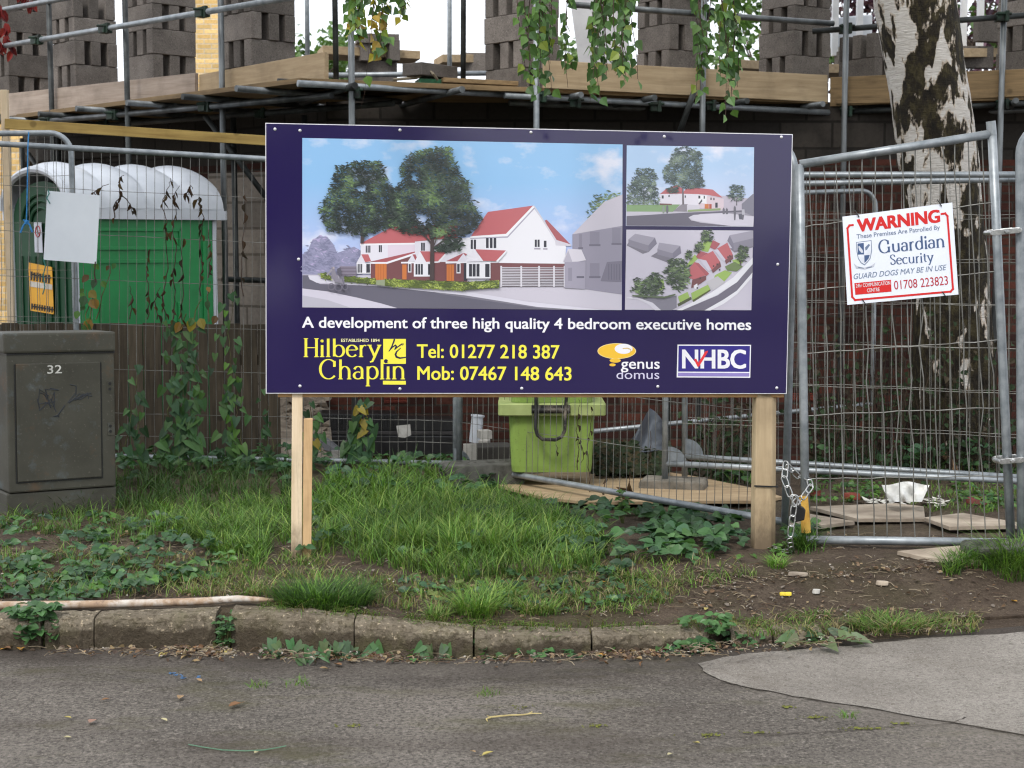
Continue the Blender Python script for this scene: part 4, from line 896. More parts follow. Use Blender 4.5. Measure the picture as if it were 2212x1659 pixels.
# ------------------------------------------------------------------ lettering tools
def sans(text, bold=0.0, shear=0.0):
    """triangles of a line of the built-in sans face: (verts 2-D, faces, x0, x1, cap height)"""
    def tomesh(s_):
        cu = bpy.data.curves.new("lettering", 'FONT'); cu.body = s_; cu.resolution_u = 3; cu.shear = shear
        ob = bpy.data.objects.new("lettering", cu); me = bpy.data.meshes.new_from_object(ob)
        vs = [(v.co.x, v.co.y) for v in me.vertices]; fs = [tuple(p.vertices) for p in me.polygons]
        bpy.data.objects.remove(ob); bpy.data.curves.remove(cu); bpy.data.meshes.remove(me); return vs, fs
    vs, fs = tomesh(text); h = max(v[1] for v in tomesh("H")[0]); xsx = [v[0] for v in vs]
    V, Q = [], []
    for li, (dx, dy) in enumerate([(0, 0)] + ([(bold * .8, bold * .45), (-bold * .8, bold * .45), (bold * .8, -bold * .45), (-bold * .8, -bold * .45)] if bold else [])):
        b0 = len(V); V += [(a + dx, b + dy, li) for a, b in vs]; Q += [tuple(i + b0 for i in f) for f in fs]
    return V, Q, min(xsx), max(xsx), h
def A_(cx, cy, rx_, ry_, a0, a1, n=18): return [(cx + rx_ * math.cos(rad(a)), cy + ry_ * math.sin(rad(a))) for a in np.linspace(a0, a1, n)]
XH = .64
SER = {
 'H': (.8, [[(.14, 0), (.14, 1)], [(.66, 0), (.66, 1)], [(.14, .5), (.66, .5)]], [(.14, 0), (.14, 1), (.66, 0), (.66, 1)]),
 'i': (.3, [[(.14, 0), (.14, XH)], A_(.14, .87, .02, .02, 0, 360, 9)], [(.14, 0)]),
 'l': (.3, [[(.14, 0), (.14, 1)]], [(.14, 0)]),
 'b': (.7, [[(.14, 0.02), (.14, 1)], A_(.36, .32, .25, .32, 150, -150, 22)], []),
 'e': (.62, [[(.08, .37), (.54, .37)], A_(.32, .32, .25, .32, 12, 320, 24)], []),
 'r': (.48, [[(.14, 0), (.14, XH)], [(.14, .42), (.22, .58), (.32, .64), (.4, .6)]], [(.14, 0)]),
 'y': (.62, [[(.08, XH), (.33, .02)], [(.58, XH), (.33, 0), (.22, -.26), (.1, -.3)]], [(.08, XH), (.56, XH)]),
 'C': (.92, [A_(.47, .5, .41, .5, 48, 318, 28), [(.76, .62), (.76, .92)]], []),
 'h': (.74, [[(.14, 0), (.14, 1)], A_(.35, .36, .22, .28, 175, 0, 12) + [(.57, .2), (.57, 0)]], [(.14, 0), (.57, 0)]),
 'a': (.62, [A_(.28, .44, .19, .2, 165, 0, 12) + [(.47, .3), (.47, .03), (.56, .03)], A_(.27, .18, .2, .18, 60, 330, 18)], []),
 'p': (.7, [[(.14, -.36), (.14, XH)], A_(.36, .32, .25, .32, 150, -150, 22)], [(.14, -.36)]),
 'n': (.74, [[(.14, 0), (.14, XH)], A_(.35, .36, .22, .28, 175, 0, 12) + [(.57, .2), (.57, 0)]], [(.14, 0), (.57, 0)]),
 'G': (1.0, [A_(.47, .5, .41, .5, 50, 320, 28), [(.8, .02), (.8, .42)], [(.76, .64), (.76, .92)]], [(.8, .42)]),
 'u': (.74, [[(.14, XH), (.14, .25)] + A_(.35, .24, .21, .23, 180, 350, 12), [(.57, XH), (.57, .02)]], []),
 'd': (.72, [A_(.34, .32, .25, .32, 30, 330, 22), [(.56, .02), (.56, 1)]], []),
 'S': (.66, [[(.54, .78), (.5, .94), (.32, 1), (.14, .92), (.12, .74), (.26, .58), (.42, .48), (.55, .34), (.54, .12), (.34, 0), (.16, .06), (.1, .24)]], []),
 'c': (.6, [A_(.33, .32, .26, .32, 45, 315, 22)], []),
 't': (.44, [[(.2, .84), (.2, .16), (.26, .04), (.38, .04)], [(.06, XH - .02), (.38, XH - .02)]], []),
}
def serif(text, thick=.13, thin=.045):
    V = []; Fc = []; x = 0
    for ch in text:
        if ch == ' ': x += .35; continue
        adv, strokes, sf = SER[ch]
        allst = [(s_, False) for s_ in strokes] + [([(a - .11, b), (a + .11, b)], True) for a, b in sf]
        for pts, isf in allst:
            k = len(pts); b0 = len(V)
            for i, p_ in enumerate(pts):
                q0 = pts[max(i - 1, 0)]; q1 = pts[min(i + 1, k - 1)]; dx, dy = q1[0] - q0[0], q1[1] - q0[1]; ln = math.hypot(dx, dy) or 1; dx /= ln; dy /= ln
                w_ = thin if isf else thin + (thick - thin) * abs(dy) ** 1.4
                if len(pts) == 9: w_ = thick
                V.append((x + p_[0] - dy * w_ / 2, p_[1] + dx * w_ / 2)); V.append((x + p_[0] + dy * w_ / 2, p_[1] - dx * w_ / 2))
            Fc += [(b0 + 2 * i, b0 + 2 * i + 1, b0 + 2 * i + 3, b0 + 2 * i + 2) for i in range(k - 1)]
        x += adv
    xs_ = [v[0] for v in V]; return V, Fc, min(xs_), max(xs_), 1.0
def put(mb, pl, glyphs, x0, y0, x1, y1, cap, off, mi=0, upv=None, layered=False):
    """set a line of lettering on plane pl from baseline start to baseline end"""
    V, Fc, a, b, h = glyphs; ux = (x1 - x0) / (b - a); uy = (y1 - y0) / (b - a); up_ = upv or (0, -cap)
    if not layered:
        mb.add([pl(x0 + (x - a) * ux + up_[0] * y / h, y0 + (x - a) * uy + up_[1] * y / h, off + (v3[2] * 2e-5 if len(v3) > 2 else 0)) for v3 in V for x, y in [v3[:2]]], Fc, mi)
    else:
        for i, f in enumerate(Fc):
            mb.add([pl(x0 + (V[j][0] - a) * ux + up_[0] * V[j][1] / h, y0 + (V[j][0] - a) * uy + up_[1] * V[j][1] / h, off + (i % 40) * 1.5e-5) for j in f], [tuple(range(len(f)))], mi)

# ------------------------------------------------------------------ the development sign
sc0 = Vector((.0971, 7.075, 1.3722)); Ms = Matrix.Rotation(rad(6.8415), 3, 'Z') @ Matrix.Rotation(rad(-1.0758), 3, 'X') @ Matrix.Rotation(rad(.7203), 3, 'Y')
su, sn, sv = Ms @ Vector((1, 0, 0)), Ms @ Vector((0, -1, 0)), Ms @ Vector((0, 0, 1))
SP = Plane(sc0, sn)
sign = thing("development_sign", "large navy billboard on wooden posts advertising three new homes", "billboard", (sc0.x, sc0.y, .04))
def sbox(name, u0, u1, v0, v1, w0, w1, m, bevel=0.0):
    mb = MB(); mb.obox(sc0 + su * u0 + sv * v0 + sn * w0, su * (u1 - u0), sv * (v1 - v0), sn * (w1 - w0)); return mb.build(name, m, sign, bevel=bevel)
def gloss(name, c, rough=.28, spec=.25):
    t = NT(name); t.b.inputs['Coat Weight'].default_value = .95; t.b.inputs['Coat Roughness'].default_value = .08; t.b.inputs['Coat IOR'].default_value = 1.5
    v = t.coords(); r = t.ramp(t.noise(v, 1.5, 4), [(.3, (rough,) * 3), (.7, (rough * 1.4,) * 3)]); t.fin(c, r, 0, spec); return t.mat
navy = gloss("navy_print", L(29, 18, 70)); pwhite = gloss("white_print", L(232, 232, 238), .35); pyel = gloss("yellow_print", L(232, 224, 74), .35); porange = gloss("orange_print", L(232, 186, 56), .35)
plil = gloss("lilac_print", L(140, 128, 190), .35); pblue = gloss("blue_print", L(48, 40, 128), .35); pred = gloss("red_print", L(222, 52, 60), .35); ppale = gloss("pale_lilac_print", L(200, 196, 222), .35)
sbox("panel", -1.22, 1.22, -.61, .61, -.012, 0, gloss("white_panel_edge", L(224, 224, 230), .4))
sbox("artwork", -1.2165, 1.2165, -.6065, .6065, .0004, .0012, navy)
O0 = .0016
# printed pictures ------------------------------------------------------
CA = lambda x, y: (561.6 + x / 3.84, 252 + y / 3.84)
CB = lambda x, y: (1123.2 + x / 3.84, 273.6 + y / 3.84)
picm = attrmat("printed_picture", .35, .5); MT["printed_picture"].node_tree.nodes["Principled BSDF"].inputs['Coat Weight'].default_value = .9; MT["printed_picture"].node_tree.nodes["Principled BSDF"].inputs['Coat Roughness'].default_value = .12
def skym(name, top, bot, k):
    t = NT(name); tc = t.n("ShaderNodeTexCoord"); s_ = t.n("ShaderNodeSeparateXYZ"); t.l(tc.outputs['Generated'], s_.inputs[0])
    c = t.ramp(s_.outputs[2], [(.25, bot), (.75, top)]); v = t.coords((1, 1, 1.7), False)
    c = t.mix(t.mul(t.mask(t.noise(v, k, 5, .55), .54, .72), .85), c, L(222, 222, 234)); t.b.inputs['Coat Weight'].default_value = .9; t.b.inputs['Coat Roughness'].default_value = .12; t.fin(c, .35, 0, .5); return t.mat
class Pic:
    def __init__(s, conv, rect): s.mb = MB(); s.k = 0; s.conv = conv; s.rect = rect
    def clip(s, p):
        (x0, y0), (x1, _), (_, y1) = s.rect[0], s.rect[1], s.rect[2]; return p
    def pg(s, pts, c, conv=None):
        c = tuple(v_ * .84 for v_ in c); s.k += 1; cv = conv or s.conv; s.mb.poly([SP(*cv(x, y), O0 + .0004 + s.k * 4e-5) for x, y in pts], 0, c)
    def bx(s, x0, y0, x1, y1, c, conv=None): s.pg([(x0, y0), (x1, y0), (x1, y1), (x0, y1)], c, conv)
    def leaves(s, outline, n, cols, size, conv=None, lobes=14, hole=.0):
        s.k += 1; cv = conv or s.conv; xs_ = [p[0] for p in outline]; ys_ = [p[1] for p in outline]
        def ins(x, y):
            r = False; j = len(outline) - 1
            for i in range(len(outline)):
                xi, yi = outline[i]; xj, yj = outline[j]
                if (yi > y) != (yj > y) and x < (xj - xi) * (y - yi) / (yj - yi) + xi: r = not r
                j = i
            return r
        m = 0; span = max(max(xs_) - min(xs_), 1)
        while m < n:
            x, y = RD.uniform(min(xs_), max(xs_)), RD.uniform(min(ys_), max(ys_))
            nz = mnoise.noise(Vector((x / span * 6, y / span * 8, 3.3)))
            if not ins(x, y): continue
            m += 1
            if nz < hole - .5: continue
            x += RD.gauss(0, size * .75); y += RD.gauss(0, size * .5)
            lum = min(1, max(0, .34 + nz * .9 + RD.uniform(-.25, .25))); i = int(lum * (len(cols) - .01)); c = cols[i]
            a = RD.gauss(.15, .5); l_ = size * RD.uniform(.6, 1.5); w_ = l_ * .32; ca, sa = math.cos(a), math.sin(a)
            pts = [(x - l_ * ca, y - l_ * sa), (x + w_ * sa, y - w_ * ca), (x + l_ * ca, y + l_ * sa), (x - w_ * sa, y + w_ * ca)]
            s.mb.poly([SP(*cv(px, py), O0 + .0005 + s.k * 4e-5 + RD.random() * 6e-4) for px, py in pts], 0, c)
        s.k += 16
    def build(s, name): return s.mb.build(name, picm, sign)
GR = [L(26, 36, 34), L(36, 50, 44), L(52, 68, 54), L(78, 98, 70), L(112, 140, 86)]
RED, RED2, WH, WH2, BRK, DK, ORG = L(192, 104, 110), L(172, 92, 100), L(234, 234, 242), L(206, 202, 218), L(122, 76, 80), L(54, 54, 66), L(206, 122, 66)
def picture(rect, name, top, bot, k):
    mb = MB(); q = [SP(x, y, O0) for x, y in rect]; mb.prism(q, -sn * .0003)
    return mb.build(name, skym(name + "_print", top, bot, k), sign)
picture([(653, 298), (1345, 312), (1343, 670), (653, 663)], "picture", L(136, 182, 224), L(178, 186, 226), 4.2)
p = Pic(CA, None)
p.pg([(352, 1310), (352, 1582), (2650, 1602), (3000, 1604), (3000, 1350), (1900, 1310)], L(206, 202, 218))
p.pg([(352, 1310), (352, 1140), (395, 1120), (430, 1030), (490, 988), (560, 1000), (610, 1060), (640, 1130), (700, 1110), (780, 1078), (850, 1120), (850, 1315)], L(150, 150, 182))
p.leaves([(352, 1310), (352, 1140), (430, 1030), (490, 985), (560, 1000), (640, 1130), (780, 1075), (850, 1120), (850, 1310)], 420, [L(120, 122, 150), L(146, 146, 176), L(170, 160, 196)], 16)
p.pg([(352, 1315), (400, 1315), (412, 1350), (500, 1388), (960, 1405), (1400, 1440), (1900, 1505), (2300, 1565), (2620, 1602), (1140, 1588), (352, 1425)], L(104, 102, 118))
p.pg([(1400, 1440), (1900, 1505), (2300, 1565), (2620, 1602), (2400, 1600), (1900, 1530), (1500, 1470)], L(128, 126, 140))
p.pg([(352, 1425), (560, 1450), (800, 1500), (1000, 1548), (1140, 1588), (352, 1582)], L(212, 208, 224)); p.pg([(352, 1482), (560, 1520), (750, 1584), (352, 1582)], L(190, 188, 202))
p.pg([(400, 1322), (520, 1320), (560, 1355), (960, 1392), (1640, 1440), (2212, 1532), (2850, 1603), (2640, 1602), (2300, 1578), (1700, 1482), (1000, 1408), (470, 1378), (412, 1348)], L(222, 220, 234))
p.pg([(1640, 1442), (2000, 1416), (2540, 1408), (3000, 1450), (3000, 1604), (2860, 1603), (2212, 1530)], L(206, 202, 216))
# grey neighbour house
gb = lambda pts, c: p.pg(pts, c, CB)
p.leaves([(545, 790), (590, 640), (640, 570), (730, 540), (835, 545), (835, 600), (620, 720)], 150, [L(70, 92, 70), L(110, 134, 96), L(150, 168, 120)], 15, CB)
gb([(435, 893), (700, 622), (850, 562), (850, 822)], L(204, 199, 212)); gb([(435, 893), (850, 822), (843, 1392), (540, 1348), (435, 1150)], L(152, 148, 166))
for r_ in ((580, 872, 660, 975), (765, 840, 835, 965), (580, 1132, 660, 1240), (490, 892, 515, 1000)): p.bx(*r_, L(138, 134, 152), CB); p.bx(r_[0] - 6, r_[3], r_[2] + 8, r_[3] + 16, L(112, 108, 126), CB)
gb([(668, 1282), (722, 1122), (846, 1114), (844, 1290)], L(124, 120, 138))
for k in range(5): p.bx(734 + k * 22, 1140, 740 + k * 22, 1270, L(104, 101, 120), CB)
# large house
A = p.pg
A([(1760, 1000), (2050, 990), (2264, 746), (2460, 1030), (2540, 1078), (2528, 1222), (1640, 1216), (1640, 1010)], L(238, 238, 246))
A([(1750, 992), (1890, 790), (2264, 738), (2045, 972)], RED); gb([(205, 778), (222, 772), (420, 978), (300, 968)], RED2)
A([(1745, 992), (2040, 972), (2268, 735), (2275, 752), (2052, 992), (1745, 1006)], L(244, 244, 250)); A([(1745, 1006), (2052, 992), (2275, 752), (2278, 764), (2056, 1004), (1745, 1014)], L(176, 172, 190))
gb([(108, 655), (120, 655), (304, 940), (425, 978), (425, 992), (296, 985), (292, 950)], L(214, 210, 222))
for x in (1875, 1907, 1938): p.bx(x, 1006, x + 22, 1090, DK)
for x in (1748, 1774): p.bx(x, 1020, x + 18, 1098, DK)
for x in (123, 146): p.bx(x, 937, x + 17, 998, DK, CB)
p.bx(198, 946, 220, 1000, DK, CB); p.bx(118, 1006, 170, 1018, L(170, 166, 180), CB); p.bx(192, 1008, 228, 1020, L(170, 166, 180), CB)
A([(1905, 1212), (2528, 1220), (2528, 1345), (1905, 1368)], BRK)
for k in range(12):
    y0 = 1248 + k * 13.5; A([(1998, y0), (2524, y0 + 4), (2524, y0 + 9), (1998, y0 + 8)], L(206, 204, 214))
    A([(1998, y0 + 8), (2524, y0 + 9), (2524, y0 + 13), (1998, y0 + 13)], L(92, 80, 88))
for x in (1994, 2160, 2308, 2432, 2520): p.bx(x, 1238, x + 14, 1412, L(222, 220, 230))
gb([(355, 1120), (400, 1012), (510, 1020), (548, 1108), (442, 1126)], L(218, 214, 226)); gb([(370, 1124), (545, 1116), (540, 1348), (370, 1338)], L(164, 160, 178)); gb([(362, 1122), (400, 1026), (436, 1124)], L(184, 180, 196)); p.bx(400, 1170, 432, 1280, L(146, 142, 160), CB); p.bx(470, 1240, 532, 1256, L(104, 101, 118), CB)
# left house
A([(835, 1066), (1060, 1055), (1290, 1058), (1290, 1130), (1055, 1205), (835, 1210)], L(232, 230, 242)); A([(1060, 1058), (1290, 1058), (1290, 1128), (1060, 1198)], L(228, 214, 230))
A([(830, 1054), (1105, 910), (1420, 905), (1420, 1040), (1290, 1052)], RED); A([(830, 1054), (1290, 1046), (1290, 1060), (830, 1068)], L(244, 244, 250))
for x in (877, 892, 906): p.bx(x, 1070, x + 10, 1128, DK)
for x in (986, 1000): p.bx(x, 1066, x + 11, 1124, DK)
A([(918, 1200), (1055, 1190), (1290, 1122), (1290, 1160), (1255, 1350), (920, 1345)], BRK); A([(925, 1200), (1285, 1118), (1285, 1132), (1050, 1210)], RED2); A([(915, 1206), (1050, 1206), (1288, 1128), (1288, 1146), (1052, 1222), (915, 1220)], L(240, 240, 248))
A([(798, 1218), (840, 1140), (874, 1216)], L(224, 222, 234)); A([(840, 1142), (898, 1142), (922, 1200), (872, 1206)], RED); p.bx(802, 1216, 918, 1302, L(236, 236, 244))
for x in (810, 824, 838): p.bx(x, 1222, x + 10, 1294, DK)
p.bx(882, 1222, 912, 1294, DK); p.bx(956, 1220, 1050, 1356, ORG)
for x in (978, 1000, 1024): p.bx(x, 1222, x + 4, 1356, L(176, 98, 52))
# middle house
A([(1285, 1036), (1640, 1006), (1640, 1210), (1285, 1200)], L(226, 224, 236)); A([(1280, 1034), (1640, 1004), (1640, 900), (1420, 900)], RED)
for x in (1336, 1354): p.bx(x, 1046, x + 14, 1112, DK)
A([(1172, 1205), (1570, 1205), (1570, 1366), (1172, 1352)], BRK); A([(1170, 1205), (1480, 1198), (1480, 1212), (1170, 1218)], L(240, 240, 248))
A([(1225, 1204), (1265, 1140), (1300, 1200)], L(226, 224, 236)); A([(1265, 1142), (1290, 1142), (1310, 1190), (1290, 1195)], RED2)
A([(1278, 1214), (1326, 1116), (1380, 1210)], L(236, 234, 244)); A([(1328, 1116), (1552, 1120), (1478, 1200), (1378, 1204)], RED); A([(1478, 1198), (1552, 1118), (1556, 1134), (1484, 1214)], L(238, 238, 246))
p.bx(1276, 1212, 1416, 1326, L(238, 238, 246))
for x in (1290, 1312, 1334): p.bx(x, 1222, x + 17, 1310, DK)
p.bx(1394, 1222, 1410, 1312, DK); p.bx(1228, 1216, 1256, 1292, L(232, 232, 240)); p.bx(1234, 1222, 1250, 1284, DK); p.bx(1180, 1226, 1216, 1350, ORG)
# porch of the large house
A([(1540, 1206), (1720, 1202), (1720, 1368), (1540, 1366)], BRK); A([(1545, 1198), (1690, 1130), (1720, 1140), (1650, 1202)], RED2); A([(1540, 1202), (1720, 1198), (1720, 1214), (1540, 1218)], L(240, 240, 248))
A([(1634, 1204), (1688, 1134), (1740, 1204)], L(226, 224, 236)); A([(1704, 1204), (1780, 1100), (1856, 1200)], L(236, 234, 244)); A([(1784, 1100), (2042, 1110), (1962, 1198), (1852, 1196)], RED); A([(1960, 1196), (2042, 1108), (2046, 1124), (1966, 1214)], L(238, 238, 246))
p.bx(1690, 1214, 1718, 1362, DK); p.bx(1712, 1208, 1912, 1342, L(238, 238, 246))
for x in (1734, 1764, 1796): p.bx(x, 1222, x + 25, 1326, DK)
p.bx(1868, 1222, 1904, 1330, DK); p.bx(1630, 1216, 1664, 1300, L(232, 232, 240)); p.bx(1636, 1222, 1656, 1290, DK); p.bx(1548, 1226, 1610, 1362, ORG)
for x in (1566, 1586): p.bx(x, 1228, x + 4, 1362, L(176, 98, 52))
# hedges
HG = [L(70, 84, 40), L(106, 122, 52), L(150, 166, 74), L(176, 190, 96)]
for pts, n in (([(500, 1296), (560, 1300), (590, 1330), (585, 1356), (505, 1335)], 70), ([(700, 1326), (962, 1342), (962, 1392), (700, 1366)], 200), ([(1035, 1346), (1660, 1372), (1660, 1442), (1035, 1405)], 560), ([(1660, 1372), (1985, 1356), (1985, 1416), (1660, 1442)], 300)): A(pts, L(92, 106, 48)); p.leaves(pts, n, HG, 9)
A([(962, 1356), (1036, 1352), (1036, 1404), (962, 1394)], L(150, 160, 132)); A([(660, 1240), (800, 1240), (800, 1320), (660, 1316)], L(150, 142, 160))
for k in range(6): p.bx(664, 1246 + k * 12, 800, 1251 + k * 12, L(96, 88, 104))
TRK = L(78, 66, 68)
A([(832, 1048), (838, 940), (866, 940), (866, 1020), (856, 1048)], TRK)
p.leaves([(500, 765), (560, 655), (610, 520), (640, 410), (800, 372), (960, 362), (1020, 390), (1040, 500), (1110, 600), (1140, 700), (1180, 800), (1080, 920), (950, 955), (880, 985), (720, 965), (560, 945), (520, 830)], 3600, GR, 15, hole=-.04)
A([(1408, 1356), (1416, 900), (1444, 900), (1446, 1356)], TRK); A([(1440, 1080), (1560, 990), (1570, 1000), (1442, 1100)], TRK); A([(1416, 1060), (1340, 960), (1350, 955), (1420, 1040)], TRK); A([(1442, 1060), (1500, 900), (1510, 905), (1446, 1075)], TRK)
p.leaves([(1450, 1120), (1560, 1010), (1680, 1000), (1660, 1100), (1560, 1115)], 170, GR[:3], 20, hole=.1)
p.leaves([(1100, 620), (1190, 520), (1160, 430), (1240, 310), (1400, 262), (1580, 252), (1620, 370), (1660, 490), (1730, 540), (1750, 680), (1840, 840), (1800, 920), (1690, 990), (1560, 985), (1440, 1010), (1400, 985), (1250, 975), (1090, 915), (1030, 750)], 5200, GR, 15, hole=-.04)
# two people walking with a wheelchair, faint
FG = L(120, 116, 132)
for cx, cy, r_ in ((592, 1410, 30), (650, 1418, 32), (706, 1412, 26)):
    ring = [(cx + r_ * math.cos(a), cy + r_ * math.sin(a)) for a in np.linspace(0, 6.28, 19)]; rin = [(cx + (r_ - 8) * math.cos(a), cy + (r_ - 8) * math.sin(a)) for a in np.linspace(0, 6.28, 19)]
    for i in range(18): p.pg([ring[i], ring[i + 1], rin[i + 1], rin[i]], FG)
A([(590, 1250), (612, 1246), (628, 1290), (650, 1340), (690, 1352), (680, 1380), (620, 1372), (594, 1320)], L(140, 136, 150)); A([(640, 1262), (668, 1250), (676, 1300), (660, 1330), (640, 1300)], L(96, 94, 108)); A([(548, 1312), (592, 1262), (600, 1276), (560, 1318)], L(160, 156, 166)); A([(676, 1320), (690, 1330), (700, 1400), (686, 1400)], FG); A([(604, 1262), (618, 1262), (618, 1246), (604, 1244)], L(180, 170, 172))
p.build("picture_print")
# second picture: street view
picture([(1354, 314), (1629, 318), (1627, 490), (1352, 488)], "picture", L(164, 192, 224), L(194, 204, 230), 5.5)
p = Pic(CB, None); A = p.pg
A([(884, 645), (1940, 650), (1936, 829), (882, 822)], L(206, 202, 216)); A([(1160, 585), (1560, 560), (1940, 600), (1940, 720), (1160, 700)], L(198, 190, 206)); A([(884, 648), (1330, 645), (1270, 706), (884, 704)], L(136, 168, 118))
A([(884, 742), (1400, 712), (1940, 690), (1940, 704), (1500, 724), (1398, 752), (1420, 778), (1500, 796), (1760, 826), (883, 821)], L(108, 104, 120))
A([(1158, 560), (1350, 550), (1482, 560), (1555, 570), (1555, 660), (1500, 650), (1158, 642)], L(232, 228, 240)); A([(1480, 562), (1690, 600), (1690, 690), (1480, 672)], L(222, 204, 214)); A([(1160, 558), (1215, 515), (1300, 484), (1345, 512), (1345, 556)], RED); A([(1345, 556), (1375, 515), (1480, 508), (1600, 522), (1682, 590), (1560, 566), (1482, 560)], RED)
A([(1480, 565), (1548, 575), (1548, 640), (1480, 630)], L(240, 240, 246)); 
for r_ in ((1176, 570, 1192, 596), (1232, 566, 1242, 584), (1366, 570, 1376, 590), (1480, 572, 1496, 596), (1524, 574, 1534, 598), (1580, 588, 1590, 608), (1604, 590, 1614, 610), (1620, 630, 1640, 672)): p.bx(*r_, DK)
p.bx(1532, 642, 1566, 680, ORG); p.bx(1570, 642, 1590, 680, L(180, 84, 66)); A([(1270, 702), (1342, 644), (1392, 642), (1392, 704)], L(146, 140, 150)); A([(1386, 646), (1490, 650), (1490, 690), (1386, 704)], L(214, 210, 222)); A([(1392, 690), (1664, 676), (1664, 694), (1392, 706)], L(148, 168, 118)); A([(1480, 640), (1510, 600), (1512, 620), (1490, 645)], L(90, 88, 100))
A([(1398, 752), (1440, 732), (1700, 716), (1940, 744), (1936, 829), (1760, 826), (1440, 780)], L(216, 212, 226)); A([(1700, 716), (1940, 704), (1940, 744)], L(160, 156, 170))
A([(1840, 640), (1932, 558), (1941, 558), (1939, 744), (1840, 702)], L(132, 130, 146)); A([(1158, 636), (1260, 640), (1260, 650), (1158, 648)], L(120, 76, 76))
for x, y0, y1 in ((1190, 652, 720), (1222, 650, 720), (1782, 655, 776), (1848, 690, 772), (1690, 670, 726), (1716, 672, 726)): A([(x - 9, y0 + 14), (x, y0), (x + 9, y0 + 14), (x + 11, y0 + 50), (x + 5, y1), (x - 6, y1), (x - 10, y0 + 50)], L(112, 110, 122) if x != 1190 else L(150, 160, 150))
A([(1840, 686), (1862, 686), (1866, 730), (1840, 730)], L(190, 188, 200)); A([(1812, 726), (1840, 722), (1846, 770), (1818, 768)], L(96, 96, 110))
G2 = [L(62, 76, 76), L(84, 100, 94), L(112, 128, 116), L(140, 156, 136)]
A([(1020, 560), (1032, 560), (1034, 645), (1020, 645)], L(92, 92, 98)); A([(1346, 500), (1356, 500), (1362, 645), (1346, 646)], L(110, 100, 108)); A([(1794, 600), (1800, 600), (1802, 654), (1794, 654)], L(100, 98, 106))
p.leaves([(886, 640), (900, 500), (950, 420), (975, 340), (1100, 352), (1140, 420), (1125, 500), (1158, 600), (1150, 640)], 1300, G2, 10); p.leaves([(1180, 372), (1240, 300), (1290, 180), (1370, 158), (1500, 212), (1505, 330), (1500, 400), (1530, 450), (1525, 500), (1400, 515), (1210, 460)], 2000, G2, 10)
p.leaves([(1730, 570), (1762, 478), (1850, 482), (1864, 570), (1830, 615), (1760, 610)], 170, G2, 12); p.leaves([(1210, 545), (1240, 500), (1300, 500), (1310, 545)], 60, G2[:3], 12)
p.build("picture_print")
# third picture: view from above
picture([(1353, 496), (1627, 498), (1623, 670), (1350, 669)], "picture", L(192, 188, 202), L(188, 184, 198), .01)
p = Pic(CB, None); A = p.pg
def grey(b, d1, d2, d3, sh): A(sh, L(128, 124, 138)); A(b, L(166, 162, 178)); A(d1, L(142, 138, 154)); A(d2, L(132, 128, 146))
grey([(955, 888), (1120, 920), (1065, 985), (900, 935)], [(900, 935), (1065, 985), (1068, 1040), (900, 985)], [(1065, 985), (1120, 920), (1136, 970), (1068, 1040)], 0, [(885, 985), (1020, 1055), (1068, 1040), (900, 960)])
grey([(1155, 962), (1330, 988), (1265, 1050), (1140, 1015)], [(1140, 1015), (1265, 1050), (1275, 1095), (1140, 1060)], [(1265, 1050), (1330, 988), (1338, 1050), (1275, 1095)], 0, [(1085, 1075), (1230, 1130), (1270, 1090), (1140, 1040)])
grey([(1740, 900), (1935, 862), (1935, 935), (1770, 965)], [(1770, 965), (1935, 925), (1935, 990), (1775, 1030)], [(1720, 945), (1740, 900), (1770, 965), (1775, 1030)], 0, [(1740, 1010), (1935, 985), (1935, 1000), (1780, 1045)])
A([(1300, 1522), (1580, 1380), (1770, 1250), (1930, 1085), (1930, 1150), (1800, 1290), (1630, 1400), (1345, 1523)], WH); A([(1345, 1523), (1640, 1400), (1800, 1290), (1930, 1140), (1930, 1215), (1780, 1380), (1660, 1450), (1530, 1524)], L(116, 112, 128)); A([(1530, 1524), (1680, 1440), (1800, 1360), (1928, 1210), (1926, 1250), (1800, 1390), (1690, 1470), (1580, 1525)], WH)
A([(884, 1410), (1000, 1420), (1100, 1460), (1170, 1522), (1120, 1522), (1060, 1470), (980, 1435), (884, 1425)], L(216, 214, 226)); A([(930, 1400), (1200, 1420), (1300, 1400), (1300, 1500), (1260, 1522), (1170, 1522), (1100, 1460), (1000, 1425)], L(134, 132, 146))
LAWN = L(158, 188, 100)
for pts in ([(1520, 960), (1575, 940), (1600, 960), (1560, 1040), (1510, 1030)], [(1410, 1110), (1450, 1060), (1480, 1090), (1420, 1150), (1370, 1170)], [(1620, 1230), (1700, 1190), (1760, 1210), (1690, 1290), (1610, 1250)], [(1420, 1380), (1560, 1310), (1580, 1350), (1430, 1440)], [(1760, 1110), (1820, 1090), (1850, 1130), (1790, 1150)], [(1310, 1410), (1390, 1370), (1410, 1420), (1330, 1470)], [(1140, 1280), (1190, 1260), (1200, 1340), (1150, 1370)]): A(pts, LAWN)
A([(1540, 1290), (1640, 1240), (1700, 1290), (1600, 1360)], L(196, 194, 200)); A([(1430, 1440), (1580, 1348), (1582, 1360), (1440, 1455)], L(90, 96, 56)); A([(1306, 1470), (1420, 1410), (1425, 1432), (1314, 1492)], L(84, 90, 62))
A([(1400, 1180), (1450, 1120), (1545, 1230), (1440, 1270), (1400, 1250)], RED); A([(1450, 1125), (1480, 1130), (1570, 1220), (1545, 1240)], RED2); A([(1430, 1270), (1545, 1235), (1545, 1270), (1470, 1320), (1420, 1340)], BRK); A([(1440, 1320), (1470, 1300), (1478, 1340), (1450, 1350)], WH)
